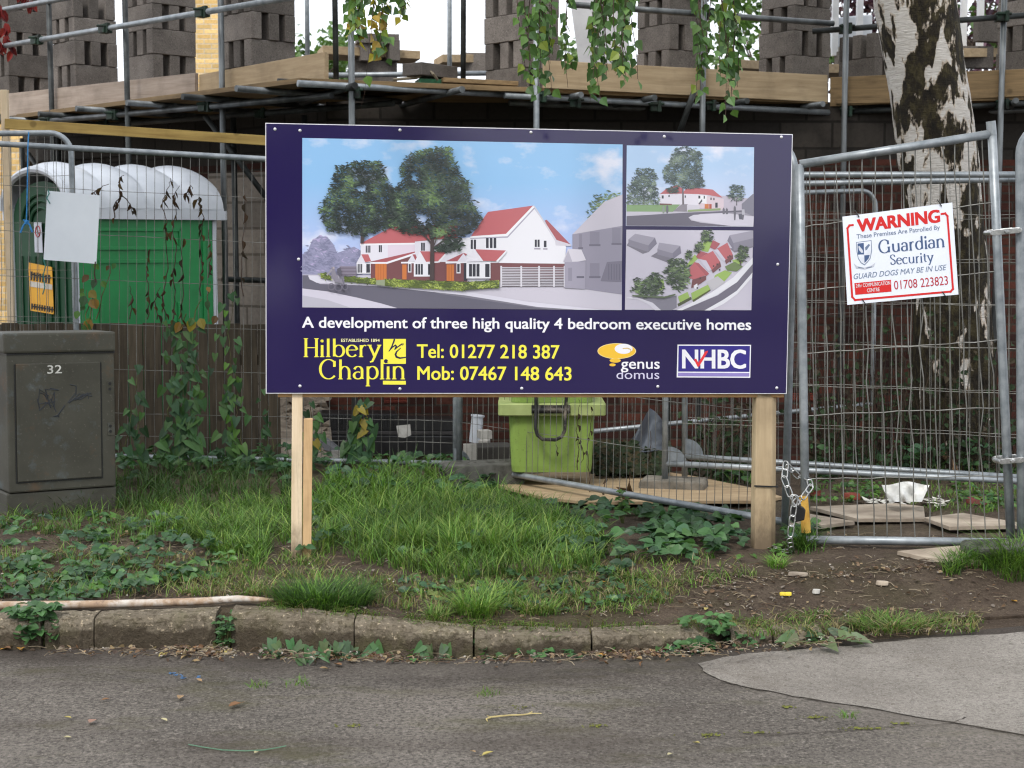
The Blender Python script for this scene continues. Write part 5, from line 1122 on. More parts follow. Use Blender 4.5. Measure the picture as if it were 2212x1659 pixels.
A([(1480, 1095), (1600, 1030), (1660, 1120), (1590, 1190), (1545, 1110)], RED); A([(1460, 1080), (1490, 1030), (1560, 1050), (1480, 1096)], RED2); A([(1480, 1096), (1545, 1110), (1590, 1190), (1560, 1200)], WH2); A([(1590, 1190), (1660, 1120), (1670, 1160), (1600, 1215)], BRK)
A([(1620, 1020), (1720, 962), (1765, 1060), (1700, 1110)], RED); A([(1575, 1000), (1600, 940), (1660, 970), (1620, 1022)], RED2); A([(1605, 1022), (1640, 1015), (1710, 1110), (1690, 1120)], WH2); A([(1700, 1110), (1765, 1060), (1770, 1095), (1710, 1140)], BRK)
for q in ((1720, 1075), (1735, 1065), (1600, 1150), (1630, 1135), (1490, 1250), (1740, 1110), (1650, 1180), (1465, 1330)): p.bx(q[0], q[1], q[0] + 12, q[1] + 14, L(70, 60, 66))
A([(1700, 1160), (1780, 1120), (1850, 1160), (1800, 1200), (1720, 1195)], L(112, 132, 84))
for pts, n, sz in (([(1200, 1200), (1240, 1110), (1330, 1085), (1400, 1150), (1410, 1280), (1330, 1370), (1230, 1300)], 480, 17), ([(930, 1370), (960, 1260), (1050, 1270), (1120, 1200), (1180, 1260), (1170, 1390), (1060, 1410)], 420, 15), ([(1790, 1080), (1830, 975), (1890, 1000), (1890, 1080), (1840, 1120)], 170, 13), ([(1500, 920), (1520, 862), (1590, 862), (1600, 940), (1540, 960)], 150, 12), ([(1440, 1030), (1480, 950), (1520, 980), (1490, 1040)], 110, 12), ([(1365, 1100), (1400, 1020), (1430, 1050), (1420, 1090)], 80, 12)): p.leaves(pts, n, [L(44, 56, 46), L(64, 80, 58), L(92, 112, 76), L(126, 148, 98)], sz)
A([(1826, 1110), (1834, 1110), (1836, 1150), (1828, 1150)], TRK); A([(930, 1395), (1200, 1408), (1290, 1385), (1290, 1398), (1200, 1424), (935, 1408)], L(96, 110, 86))
p.build("picture_print")
# lettering and logos
def text(name, m, glyphs, x0, y0, x1, y1, cap, off=.0016, par=sign, layered=False): mb = MB(); put(mb, SP, glyphs, x0, y0, x1, y1, cap, off, layered=layered); return mb.build(name, m, par)
text("headline", pwhite, sans("A development of three high quality 4 bedroom executive homes", .022), 653, 707.5, 1622, 712.5, 23)
text("phone_line", pyel, sans("Tel: 01277 218 387", .02), 901, 772.5, 1208, 774.5, 28.5); text("phone_line", pyel, sans("Mob: 07467 148 643", .02), 902, 820, 1234, 821.5, 28.5)
text("agent_name", pyel, serif("Hilbery"), 656, 770.5, 824, 770.5, 39, layered=True); text("agent_name", pyel, serif("Chaplin"), 689, 818.5, 875, 818.5, 42, layered=True)
text("founding_line", gloss("cream_print", L(236, 232, 176), .35), sans("ESTABLISHED 1894", .012), 737, 738.5, 820, 738.5, 6.6)
C3 = lambda x, y: (561.6 + x / 3.84, 648 + y / 3.84); C4 = lambda x, y: (1123.2 + x / 3.84, 648 + y / 3.84)
mb = MB(); mb.poly([SP(*C3(x, y), .0016) for x, y in ((1022, 323), (1210, 323), (1210, 530), (1022, 530))]); mb.poly([SP(*C3(x, y), .0016) for x, y in ((1020, 670), (1210, 671), (1210, 702), (1020, 701))]); lg = mb.build("agent_logo", pyel, sign)
def brush(conv, pts, ws, off, n=None):
    mb = MB(); V = []
    for i, q in enumerate(pts):
        q0, q1 = pts[max(0, i - 1)], pts[min(len(pts) - 1, i + 1)]; dx, dy = q1[0] - q0[0], q1[1] - q0[1]; l_ = math.hypot(dx, dy) or 1; w_ = ws[i] / 2
        V += [SP(*conv(q[0] - dy / l_ * w_, q[1] + dx / l_ * w_), off), SP(*conv(q[0] + dy / l_ * w_, q[1] - dx / l_ * w_), off)]
    mb.add(V, [(2 * i, 2 * i + 1, 2 * i + 3, 2 * i + 2) for i in range(len(pts) - 1)]); return mb
for i, (pts, ws) in enumerate([([(1116, 324), (1108, 350), (1094, 385), (1068, 428)], [14, 13, 11, 5]), ([(1070, 426), (1098, 392), (1126, 374), (1132, 382), (1118, 412)], [5, 9, 13, 14, 9]), ([(1116, 412), (1150, 384), (1176, 366), (1190, 364), (1182, 378)], [6, 9, 12, 10, 5]), ([(1168, 398), (1134, 428), (1124, 452), (1132, 472), (1160, 482), (1211, 476)], [5, 12, 17, 18, 14, 9])]): brush(C3, pts, ws, .0019 + i * 4e-5).build("logo_stroke", navy, lg)
def ell(conv, cx, cy, rx_, ry_, off, m, name, par, n=32): mb = MB(); mb.poly([SP(*conv(cx + rx_ * math.cos(a), cy + ry_ * math.sin(a)), off) for a in np.linspace(0, 2 * math.pi, n + 1)[:-1]]); return mb.build(name, m, par)
ell(C3, 1045, 508, 17, 17, .0020, navy, "logo_stroke", lg)
ge_ = ell(C4, 803, 424, 160, 65, .0016, gloss("cream_outline", L(238, 214, 150), .35), "architect_logo", sign)
ell(C4, 803, 424, 154, 60, .0018, porange, "logo_shape", ge_); ell(C4, 790, 502, 46, 18, .0017, porange, "logo_shape", ge_); ell(C4, 768, 538, 26, 12, .0017, porange, "logo_shape", ge_)
ell(C4, 860, 405, 74, 42, .0020, pwhite, "logo_shape", ge_); brush(C4, [(852, 402), (890, 400), (914, 408), (922, 424), (908, 438)], [8, 9, 9, 7, 3], .0022).build("logo_shape", gloss("sand_print", L(206, 176, 110), .4), ge_)
text("architect_name", pwhite, sans("genus", .012), *C4(838, 570), *C4(1158, 570), 22.5); text("architect_name", ppale, sans("domus"), *C4(800, 655), *C4(1156, 655), 19.5)
mb = MB(); mb.poly([SP(*C4(x, y), .0016) for x, y in ((1307, 370), (1917, 372), (1910, 645), (1300, 642))]); nb = mb.build("warranty_logo", pwhite, sign)
mb = MB(); mb.poly([SP(*C4(x, y), .0018) for x, y in ((1316, 379), (1908, 381), (1903, 597), (1312, 594))]); mb.build("logo_field", pblue, nb)
mb = MB(); mb.poly([SP(*C4(x, y), .0018) for x, y in ((1311, 603), (1903, 606), (1902, 636), (1310, 633))]); mb.build("logo_band", plil, nb)
text("logo_letters", pwhite, sans("NHBC", .035), *C4(1350, 564), *C4(1870, 566), 39, .0021, nb)
mb = MB(); mb.poly([SP(*C4(x, y), .0024) for x, y in ((1442, 492), (1462, 486), (1480, 520), (1536, 428), (1560, 420), (1558, 432), (1486, 552), (1474, 556))]); mb.build("logo_tick", pred, nb)
scr = simple("screw_head", L(214, 214, 218), L(190, 190, 196), 20, .3, .3, 0, 0, .5)
for x, y in ((594, 279), (648, 282), (864, 281), (1147, 286), (1435, 295), (1688, 296), (645, 560), (1680, 571), (648, 834), (864, 840), (1127, 839), (1421, 835), (1678, 838)):
    q = SP(x, y, .001); mb = MB(); n = 10; vs = []
    for k, (r_, h_) in enumerate(((.0075, .0), (.0068, .002), (.0042, .0036), (.0012, .0044))): vs += [q + su * (r_ * math.cos(a)) + sv * (r_ * math.sin(a)) + sn * h_ for a in np.linspace(0, 2 * math.pi, n + 1)[:-1]]
    mb.add(vs, [(k * n + j, k * n + (j + 1) % n, (k + 1) * n + (j + 1) % n, (k + 1) * n + j) for k in range(3) for j in range(n)] + [tuple(range(3 * n, 4 * n))]); mb.build("screw", scr, sign, smooth=True)
# posts and rails of the sign
def post(x0t, x1t, yt, x0b, x1b, yb, back, depth, m, rz=0):
    mb = MB(); pl = Plane(sc0 - sn * back, sn); a, b, c_, d = pl(x0t, yt), pl(x1t, yt), pl(x1b, yb), pl(x0b, yb); mb.prism([a, b, c_, d], -sn * depth); return mb.build("post", m, sign, bevel=.003)
post(634, 656, 300, 628.5, 652, 1222, .014, .05, postw); post(656, 675.5, 905, 652.5, 672, 1216, .022, .05, wood("older_pine_stake", L(206, 174, 132), L(178, 146, 106), .03, 2))
pl = Plane(sc0 - sn * .016, sn); a, b, c_, d = pl(1640, 310), pl(1684, 310), pl(1678, 1190), pl(1630, 1190); mb = MB()
def rp_(p_, q_):
    ux = (q_ - p_); n = 14; pts = [p_, p_ + ux * .74 + sn * .0, q_ - sn * .022, q_ - sn * .075, p_ + ux * .6 - sn * .1, p_ - sn * .075, p_ - ux * .02 - sn * .04]; return pts
A1, B1 = rp_(a, b), rp_(d, c_); n = len(A1); mb.add(A1 + B1, [(i, (i + 1) % n, n + (i + 1) % n, n + i) for i in range(n)] + [tuple(range(n)), tuple(range(n, 2 * n))[::-1]]); mb.build("post", posty, sign, bevel=.006, seg=2)
p0, p1 = pl(1629, 1048, .003), pl(1680, 1050, .003); mb = MB(); mb.obox(p0, p1 - p0, (0, 0, -.007), sn * .003); mb.obox(p1, -sn * .09, (0, 0, -.007), su * .003); mb.build("cable_tie", black, sign)
mb = MB(); a, b = pl(600, 845), pl(1694, 846); mb.prism([a, b, b - sv * .028, a - sv * .028], -sn * .045); mb.build("rail", wood("rail_pine", L(176, 140, 96), L(140, 108, 72), .05, 0), sign, bevel=.003)
mb = MB(); a, b = pl(600, 300), pl(1694, 312); mb.prism([a, b, b - sv * .05, a - sv * .05], -sn * .045); mb.build("rail", boardw, sign, bevel=.003)

# ------------------------------------------------------------------ the warning notice on the gate
C6 = lambda x, y: (1635.7 + x / 3.84, 360 + y / 3.84); WP = Plane(P(1940, 550, 7.165), (.05, -1, -.02))
ws = thing("warning_notice", "white security notice with red border wired to the narrow gate", "notice", WP(*C6(1200, 1140)))
mb = MB(); mb.prism([WP(*C6(x, y)) for x, y in ((707, 415), (1618, 297), (1670, 1060), (748, 1147))], (0, .004, 0)); mb.build("board", simple("notice_board_white", L(226, 232, 242), L(220, 226, 238), 2, .4), ws)
wred = simple("notice_red_ink", L(206, 40, 40), L(200, 36, 36), 2, .5); wblue = simple("notice_blue_ink", L(70, 92, 132), L(66, 88, 126), 2, .5); wgrey = simple("notice_grey_ink", L(108, 124, 150), L(104, 120, 146), 2, .5); wdr = simple("notice_dark_red", L(178, 48, 58), L(172, 44, 54), 2, .5)
def strip(pts, wd, off=.0008):
    mb = MB()
    for i in range(len(pts) - 1):
        (xa, ya), (xb, yb) = pts[i], pts[i + 1]; dx, dy = xb - xa, yb - ya; l_ = math.hypot(dx, dy); nx_, ny_ = -dy / l_ * wd / 2, dx / l_ * wd / 2; ex_, ey_ = dx / l_ * wd / 2, dy / l_ * wd / 2
        mb.poly([WP(*C6(x, y), off + i * 4e-5) for x, y in ((xa - nx_ - ex_, ya - ny_ - ey_), (xb - nx_ + ex_, yb - ny_ + ey_), (xb + nx_ + ex_, yb + ny_ + ey_), (xa + nx_ - ex_, ya + ny_ - ey_))])
    return mb
strip([(792, 484), (765, 488), (749, 512), (788, 1080), (812, 1106), (1604, 1036), (1624, 1014), (1578, 410), (1560, 388), (1530, 392)], 17).build("border", wred, ws)
def wt(name, m, g, x0, y0, x1, y1, cap, layered=False): 
    mb = MB(); a, b = C6(x0, y0), C6(x1, y1); put(mb, WP, g, a[0], a[1], b[0], b[1], cap / 3.84, .0008, upv=(-cap / 3.84 * .07, -cap / 3.84), layered=layered); return mb.build(name, m, ws)
wt("heading", wred, sans("WARNING", .055), 838, 541, 1514, 458, 100); wt("line", wgrey, sans("These Premises Are Patrolled By", .01), 826, 598, 1516, 520, 36)
wt("firm_name", wblue, serif("Guardian", .15, .05), 1008, 720, 1556, 664, 108, True); wt("firm_name", wblue, serif("Security", .14, .05), 1104, 814, 1466, 786, 82, True)
wt("line", wgrey, sans("GUARD DOGS MAY BE IN USE", .006, .28), 802, 934, 1572, 856, 44)
mb = MB(); mb.poly([WP(*C6(x, y), .0008) for x, y in ((806, 966), (1110, 938), (1114, 1036), (814, 1064))]); bo = mb.build("red_panel", wred, ws)
mb = MB()
for tx, xa, ya, xb, yb, cp in (("24hr COMMUNICATION", 820, 1004, 1104, 978, 30), ("CENTRE", 912, 1042, 1016, 1032, 30)): q, r_ = C6(xa, ya), C6(xb, yb); put(mb, WP, sans(tx, .012), q[0], q[1], r_[0], r_[1], cp, .0012, upv=(-.5, -cp / 3.84))
mb.build("panel_lettering", simple("notice_white_ink", L(232, 232, 238)), bo)
wt("phone_number", wdr, sans("01708 223823", .004), 1138, 1020, 1584, 978, 72)
def wpoly(pts, m, off, name, par): mb = MB(); mb.poly([WP(*C6(x, y), off) for x, y in pts]); return mb.build(name, m, par)
sh = wpoly([(820, 626), (948, 610), (952, 700), (940, 760), (915, 795), (890, 818), (860, 800), (836, 762), (824, 700)], wgrey, .0008, "emblem", ws)
wwh = simple("notice_emblem_white", L(222, 228, 240)); wpoly([(825, 631), (943, 616), (946, 700), (935, 757), (911, 790), (890, 810), (864, 795), (841, 759), (829, 700)], wwh, .0010, "emblem_field", sh)
wpoly([(832, 638), (884, 632), (886, 728), (834, 730)], wblue, .0012, "emblem_quarter", sh); wpoly([(888, 736), (934, 732), (924, 762), (905, 785), (890, 798)], wblue, .0012, "emblem_quarter", sh)
wpoly([(838, 664), (846, 656), (874, 690), (880, 712), (866, 716), (846, 694)], wwh, .0014, "emblem_device", sh); wpoly([(895, 670), (925, 640), (936, 650), (910, 690), (898, 696)], wgrey, .0014, "emblem_device", sh); wpoly([(800, 800), (830, 826), (890, 836), (950, 818), (980, 796), (968, 830), (890, 852), (820, 844)], simple("notice_pale_ink", L(206, 210, 222)), .0009, "emblem_ribbon", sh)
wpoly([(836, 830), (884, 840), (884, 846), (838, 838)], wgrey, .0013, "emblem_motto", sh); wpoly([(904, 838), (952, 826), (954, 832), (906, 845)], wgrey, .0013, "emblem_motto", sh)
mb = MB()
for x, y in ((830, 395), (1514, 305), (890, 1130), (1556, 1068)): q = WP(*C6(x, y), .004); mb.tube([q + Vector((-.012, 0, .018)), q + Vector((0, -.004, 0)), q + Vector((.008, 0, -.012)), q + Vector((.008, .02, .004))], .0025, 5)
mb.build("cable_tie", black, ws)

# ------------------------------------------------------------------ chain and padlock
def link(mb, c, d, nrm, hl=.0275, hw=.0125, r=.0034):
    d = d.normalized(); nrm = (nrm - d * nrm.dot(d)).normalized(); s_ = d.cross(nrm); pts = []
    for k in range(17):
        a = 2 * math.pi * k / 16; x = math.cos(a); y = math.sin(a); pts.append(c + d * ((hl - hw) * (1 if x > 0 else -1) * (1 if abs(x) > .05 else 0) + hw * x) + s_ * (hw * y))
    mb.tube(pts, r, 6, caps=False)
def chain_along(mb, pts, step=.046):
    pts = [Vector(p_) for p_ in pts]; L_ = [0]
    for a, b in zip(pts, pts[1:]): L_.append(L_[-1] + (b - a).length)
    n = max(1, int(L_[-1] / step))
    def at(s_):
        for i in range(len(pts) - 1):
            if s_ <= L_[i + 1] or i == len(pts) - 2: return pts[i].lerp(pts[i + 1], (s_ - L_[i]) / max(1e-6, L_[i + 1] - L_[i])), pts[i + 1] - pts[i]
    for k in range(n + 1):
        c, d = at(min(L_[-1], k * L_[-1] / n)); up2 = Vector((0, -1, 0)) if abs(d.normalized().z) > .4 else Vector((0, -.6, .8)); alt = up2 if k % 2 == 0 else d.cross(up2) * .9 + up2 * .45
        link(mb, c, d, alt)
mb = MB(); YC = 7.06
chain_along(mb, [P(1697, 1006, YC + .06), P(1694, 1035, YC), P(1704, 1062, YC - .01), P(1717, 1080, YC - .02)])
chain_along(mb, [P(1722, 1082, YC - .02), P(1738, 1070, YC), P(1751, 1052, YC + .04), P(1748, 1036, YC + .1), P(1738, 1032, YC + .16), P(1722, 1028, YC + .2), P(1706, 1012, YC + .18)])
gl = lambda x, y: GG(x, y) + Vector((0, 0, .014))
chain_along(mb, [P(1717, 1082, YC - .03), P(1713, 1110, YC - .03), P(1709, 1140, YC - .03), P(1706, 1168, YC - .03), gl(1710, 1196), gl(1690, 1197), gl(1672, 1190), gl(1652, 1184)])
tag(mb.build("chain", chainm, None, P(1717, 1082, YC), smooth=True), "shiny steel chain wound round the gate poles and trailing on the ground", "chain")
pk = thing("padlock", "black covered padlock hanging in the steel chain", "padlock", P(1722, 1110, YC))
mb = MB(); mb.prism([P(x, y, YC + .02) for x, y in ((1706, 1092), (1718, 1089), (1736, 1096), (1741, 1102), (1738, 1124), (1714, 1130), (1705, 1118))], (0, .03, 0)); mb.build("body", black, pk, bevel=.006)
mb = MB(); mb.tube([P(x, y, YC - .01) for x, y in ((1712, 1094), (1713, 1083), (1718, 1077), (1725, 1079), (1728, 1088), (1729, 1096))], .005, 8); mb.build("shackle", chainm, pk, smooth=True)

mb = MB(); put(mb, CABF, sans("32", .01), 102.5, 807, 133.5, 806, 17.5, .0006); mb.build("number", simple("number_white", L(214, 214, 208), L(190, 190, 184), 20), dr)
# ------------------------------------------------------------------ vegetation
def inpoly(x, y, o):
    r = False; j = len(o) - 1
    for i in range(len(o)):
        xi, yi = o[i]; xj, yj = o[j]
        if (yi > y) != (yj > y) and x < (xj - xi) * (y - yi) / (yj - yi) + xi: r = not r
        j = i
    return r
def inside(o):
    xs_ = [p[0] for p in o]; ys_ = [p[1] for p in o]
    while True:
        x, y = RD.uniform(min(xs_), max(xs_)), RD.uniform(min(ys_), max(ys_))
        if inpoly(x, y, o): return x, y
def cmix(a, b, t): return tuple(x + (y - x) * t for x, y in zip(a, b))
LUSH = [(.115, .23, .038), (.088, .19, .032), (.16, .265, .052), (.20, .275, .07), (.065, .14, .026)]
DARKG = [(.03, .075, .016), (.045, .10, .02), (.055, .11, .03), (.08, .13, .035)]
DRY = [(.22, .19, .08), (.16, .15, .06), (.12, .16, .045), (.09, .15, .035), (.28, .24, .13)]
def blade(mb, p, h, w_, ang, bend, c, curl=0.0):
    d = Vector((math.cos(ang), math.sin(ang), 0)); s_ = Vector((-d.y, d.x, 0)) * w_; vs = []
    for t_, ww in ((0, 1), (.4, .9), (.75, .62)):
        q = p + d * (bend * t_ * t_) + Vector((0, 0, h * (t_ - curl * t_ * t_ * .6))); vs += [q - s_ * ww, q + s_ * ww]
    vs.append(p + d * bend + Vector((0, 0, h * (1 - curl * .6))))
    mb.add(vs, [(0, 1, 3, 2), (2, 3, 5, 4), (4, 5, 6)], 0, c)
def grass(mb, poly, n, h0, h1, cols, bend=.5, w_=.0022, clump=0.0, curl=.5):
    k = 0
    while k < n:
        x, y = inside(poly)
        if clump and mnoise.noise(Vector((x / 34, y / 20, 9.1))) < RD.uniform(-.7, 1.0) * clump - .08: continue
        g = GG(x, y); m = 1 if not clump else RD.randint(2, 6)
        base = RD.choice(cols); tone = RD.uniform(.7, 1.25)
        for _ in range(m):
            h = RD.uniform(h0, h1) * RD.uniform(.75, 1.1); q = g + Vector((RD.gauss(0, .012), RD.gauss(0, .012), -.006)); f = tone * RD.uniform(.8, 1.2)
            blade(mb, q, h, w_ * RD.uniform(.7, 1.4), RD.random() * 6.283, h * bend * RD.uniform(.2, 1.6), tuple(min(.6, v_ * f) for v_ in (base if RD.random() < .85 else RD.choice(cols))), curl); k += 1
gm = MB()
grass(gm, [(560, 1090), (720, 1060), (960, 1055), (1080, 1090), (1240, 1130), (1330, 1180), (1290, 1230), (1000, 1262), (700, 1200), (620, 1170), (520, 1225), (330, 1150), (380, 1100)], 11000, .06, .19, LUSH + DARKG[2:], .9, .0021, .6)
grass(gm, [(760, 1090), (1060, 1080), (1250, 1140), (1240, 1190), (1000, 1215), (760, 1190)], 4200, .12, .27, LUSH, .7, .0022, .6)
grass(gm, [(690, 1110), (790, 1100), (800, 1190), (700, 1195)], 500, .05, .11, LUSH, .8, .0022, .3)
grass(gm, [(700, 1040), (900, 1030), (960, 1040), (1000, 1070), (850, 1120), (690, 1110)], 1300, .12, .28, LUSH[:3] + DARKG[2:], .7, .003, .5)
grass(gm, [(320, 1105), (620, 1085), (610, 1160), (560, 1230), (480, 1215)], 2600, .05, .15, LUSH[:3] + DARKG[2:], .7, .0021, .5)
grass(gm, [(40, 1040), (260, 1035), (640, 1000), (640, 1085), (320, 1105), (60, 1110)], 2600, .07, .22, DARKG, .8, .0024, .5)  # darker greens put the shade over this strip into the blades
grass(gm, [(500, 1225), (1000, 1255), (1320, 1225), (1480, 1270), (1420, 1325), (1000, 1335), (600, 1290), (380, 1290)], 5200, .025, .085, LUSH + DRY, .9, .0017, .9)
grass(gm, [(0, 1180), (480, 1200), (600, 1290), (0, 1295)], 1900, .03, .11, LUSH[:3] + DRY, .8, .0017, 1.0)
grass(gm, [(1320, 1180), (1560, 1200), (1640, 1240), (1500, 1290), (1320, 1270)], 700, .03, .09, LUSH + DRY, .9, .0018, .9)
grass(gm, [(1560, 1340), (1740, 1325), (2120, 1330), (2110, 1365), (1800, 1372), (1600, 1372)], 1500, .02, .06, LUSH[:2] + DRY, 1.2, .0017, .8)
grass(gm, [(1760, 1050), (2200, 1050), (2200, 1110), (2060, 1115), (1900, 1080), (1760, 1090)], 1000, .03, .08, LUSH, .7, .0022, .6)
grass(gm, [(1480, 960), (1640, 940), (1640, 1060), (1540, 1045)], 450, .06, .2, DARKG + LUSH[:2], .7, .0024, .6)
grass(gm, [(1740, 900), (2190, 890), (2190, 1050), (1740, 1040)], 900, .06, .24, DARKG + DRY[1:3], .8, .0024, .7)
grass(gm, [(2040, 1215), (2212, 1200), (2260, 1230), (2260, 1290), (2120, 1275), (2030, 1262)], 1500, .05, .15, LUSH[:3] + DARKG[1:], .9, .0022, .4)
grass(gm, [(1700, 1160), (1760, 1150), (1775, 1195), (1700, 1200)], 220, .05, .15, DARKG + LUSH[:2], .9, .0022)
for cx, cy in ((560, 1480), (640, 1474), (1054, 1497), (1830, 1545), (1180, 1375)): grass(gm, [(cx - 16, cy - 3), (cx + 16, cy - 3), (cx + 16, cy + 4), (cx - 16, cy + 4)], 40, .012, .035, LUSH[:2] + DRY[2:4], 1.1, .0015)
grass(gm, [(0, 1075), (330, 1085), (480, 1150), (300, 1180), (0, 1150)], 1900, .04, .14, DARKG[1:] + LUSH[:3] + DRY[2:4], .8, .002, .7)
grass(gm, [(610, 1195), (700, 1190), (715, 1225), (600, 1222)], 330, .03, .08, LUSH + DRY[2:], .9, .0019)
for _ in range(3200):
    px = RD.uniform(560, 1700); x_ = P(px, 1350, 5.9).x
    if mnoise.noise(Vector((px / 40, 3.3, 0))) < RD.uniform(-.5, .6): continue
    y_ = kerb_y(x_) + RD.uniform(.06, .2); h = RD.uniform(.02, .07); f = RD.uniform(.7, 1.25); blade(gm, Vector((x_, y_, kerb_z(x_) - .008)), h, .0018, RD.gauss(-1.57, .8), h * RD.uniform(.5, 1.7), tuple(v_ * f for v_ in RD.choice(LUSH + DRY)), RD.uniform(.3, 1.6))
tag(gm.build("grass", grassm), "green grass growing long and patchy over the soil verge", "grass", kind="stuff")
def tuft(label, px, py, rx_, ry_, n, h0, h1, cols, spread=.9):
    g0 = GG(px, py); mb = MB()
    for _ in range(n):
        a = RD.random() * 6.283; q = math.sqrt(RD.random()); g = GG(px + rx_ * q * math.cos(a), py + ry_ * q * math.sin(a)); h = RD.uniform(h0, h1); f = RD.uniform(.65, 1.3); c = RD.choice(cols)
        da = math.atan2((g - g0).y, (g - g0).x) + RD.gauss(0, .7); blade(mb, g - Vector((0, 0, .006)), h, .0019 * RD.uniform(.7, 1.4), da, h * spread * RD.uniform(.4, 1.6), tuple(min(.6, v_ * f) for v_ in c), .9 * RD.random())
    tag(mb.build("grass_tuft", grassm, None, g0), label, "grass tuft", "grass tufts along the kerb")
tuft("big dark lush grass tuft spilling over the kerb below the sign's twin timber post", 700, 1302, 105, 20, 1500, .05, .12, DARKG[:3] + LUSH[:1])
tuft("bright grass tuft over the kerb joint with the lime stain", 1030, 1322, 42, 18, 520, .05, .13, LUSH)
tuft("small pale grass tuft on the kerb, midway between the two large tufts", 945, 1335, 24, 9, 160, .03, .08, LUSH + DRY[2:])
tuft("low spreading grass tuft above the low kerb stone", 1160, 1318, 44, 13, 300, .03, .08, LUSH + DRY[2:])
tuft("soft grass tuft in the middle of the verge before the long grass", 1075, 1290, 60, 14, 420, .03, .08, LUSH)
tuft("flattened grass tuft at the road edge beside the pale tarmac", 1925, 1352, 90, 13, 560, .02, .06, LUSH[:2] + DRY[2:], 1.5)
tuft("small grass tuft on the bare mud by the trailing chain", 1678, 1222, 20, 8, 170, .03, .07, LUSH[:3])
tuft("bushy grass tuft hiding the rubber fence foot", 2190, 1265, 60, 28, 800, .07, .19, LUSH[:3] + DARKG[2:])
tuft("grass tuft at the foot of the yellow painted pole", 1738, 1178, 22, 14, 260, .05, .15, DARKG + LUSH[:2])

def leaf(mb, p, d, nrm, ln, wd, c, kind=0, fold=.15, droop=.1):
    d = d.normalized(); s_ = d.cross(nrm)
    s_ = s_.normalized() if s_.length > 1e-5 else Vector((1, 0, 0)); n_ = s_.cross(d).normalized()
    if kind == 1: o = [(-.10, .12), (-.16, .46), (.16, .46), (.62, .26)]      # heart
    elif kind == 2: o = [(.02, .1), (.22, .5), (.45, .4), (.75, .16)]        # birch
    else: o = [(.03, .08), (.25, .44), (.55, .44), (.82, .22)]               # ovate
    q = lambda a, b, up_: p + d * (a * ln) + s_ * (b * wd) + n_ * (up_ * ln - droop * ln * max(0, a) ** 2)
    mid = [q(0, 0, 0), q(.3, 0, 0), q(.6, 0, 0), q(1, 0, 0)]
    vs = mid + [q(a, b, fold * b * 1.4) for a, b in o] + [q(a, -b, fold * b * 1.4) for a, b in o]
    mb.add(vs, [(0, 4, 5, 1), (1, 5, 6, 2), (2, 6, 7, 3), (0, 1, 9, 8), (1, 2, 10, 9), (2, 3, 11, 10)], 0, c)
IVY = [(.038, .095, .034), (.05, .122, .04), (.03, .072, .03), (.07, .155, .048), (.044, .105, .05)]
BRT = [(.07, .16, .03), (.09, .19, .035), (.055, .12, .03)]
AUT = [(.25, .20, .03), (.22, .13, .03), (.14, .08, .03)]
def cover(mb, poly, n, s0, s1, cols, h0=.01, h1=.08, kind=0, tilt=.5, clump=.6):
    k = 0
    while k < n:
        x, y = inside(poly)
        if clump and mnoise.noise(Vector((x / 45, y / 24, 2.2))) < RD.uniform(-.9, .9) * clump: continue
        g = GG(x, y) + Vector((0, 0, RD.uniform(h0, h1))); base = RD.random() * 6.283; c0_ = RD.choice(cols); f0 = RD.uniform(.7, 1.25); m = RD.choice((1, 3, 3, 5))
        for j in range(m):
            a = base + (j - (m - 1) / 2) * 1.05; d = Vector((math.cos(a), math.sin(a), RD.uniform(-.25, .35))); nr = Vector((RD.gauss(0, tilt), RD.gauss(-.35, tilt), 1)); s_ = RD.uniform(s0, s1)
            f = f0 * RD.uniform(.85, 1.15); leaf(mb, g + d * .006, d, nr, s_, s_ * RD.uniform(.75, .95), tuple(v_ * f for v_ in c0_), kind, .16, .2); k += 1
cm_ = MB()
cover(cm_, [(-10, 1130), (300, 1120), (470, 1150), (560, 1200), (460, 1250), (300, 1292), (-10, 1295)], 900, .026, .055, IVY + BRT[:1], .01, .07)
cover(cm_, [(-10, 1230), (260, 1240), (200, 1310), (-10, 1310)], 260, .03, .055, IVY, .01, .06)
cover(cm_, [(1000, 1110), (1180, 1095), (1420, 1110), (1640, 1120), (1640, 1175), (1540, 1215), (1330, 1232), (1150, 1190)], 520, .04, .08, IVY, .015, .08, clump=.6)
cover(cm_, [(1360, 1120), (1640, 1135), (1640, 1185), (1400, 1220)], 150, .055, .095, IVY, .02, .09, clump=.4)
cover(cm_, [(600, 1000), (1000, 1005), (1080, 1060), (1000, 1100), (640, 1080)], 420, .04, .075, IVY, .02, .12)
cover(cm_, [(255, 960), (640, 960), (640, 1030), (255, 1050)], 460, .035, .07, IVY, .02, .14, 1)
cover(cm_, [(-10, 1020), (60, 1030), (110, 1090), (-10, 1100)], 130, .03, .06, IVY, .01, .1)
cover(cm_, [(700, 1110), (1000, 1120), (1200, 1210), (900, 1230), (600, 1210)], 160, .03, .06, IVY, .02, .1)
cover(cm_, [(820, 1250), (1300, 1230), (1450, 1290), (1240, 1325), (900, 1310)], 520, .016, .04, IVY[1:] + DRY[2:3], .004, .03)
cover(cm_, [(1440, 930), (1700, 900), (1700, 1000), (1500, 1000)], 300, .04, .07, IVY + BRT[2:], .05, .3)
cover(cm_, [(1560, 1010), (1640, 1010), (1650, 1065), (1560, 1050)], 110, .04, .07, BRT + IVY[:2], .02, .1)
cover(cm_, [(1740, 950), (2200, 920), (2200, 1040), (1740, 1050)], 1150, .035, .07, IVY[:3] + IVY[4:], .02, .24, clump=.4)
cover(cm_, [(1740, 1050), (1900, 1045), (1900, 1078), (1760, 1095)], 190, .02, .045, BRT + IVY[:2], .01, .06)
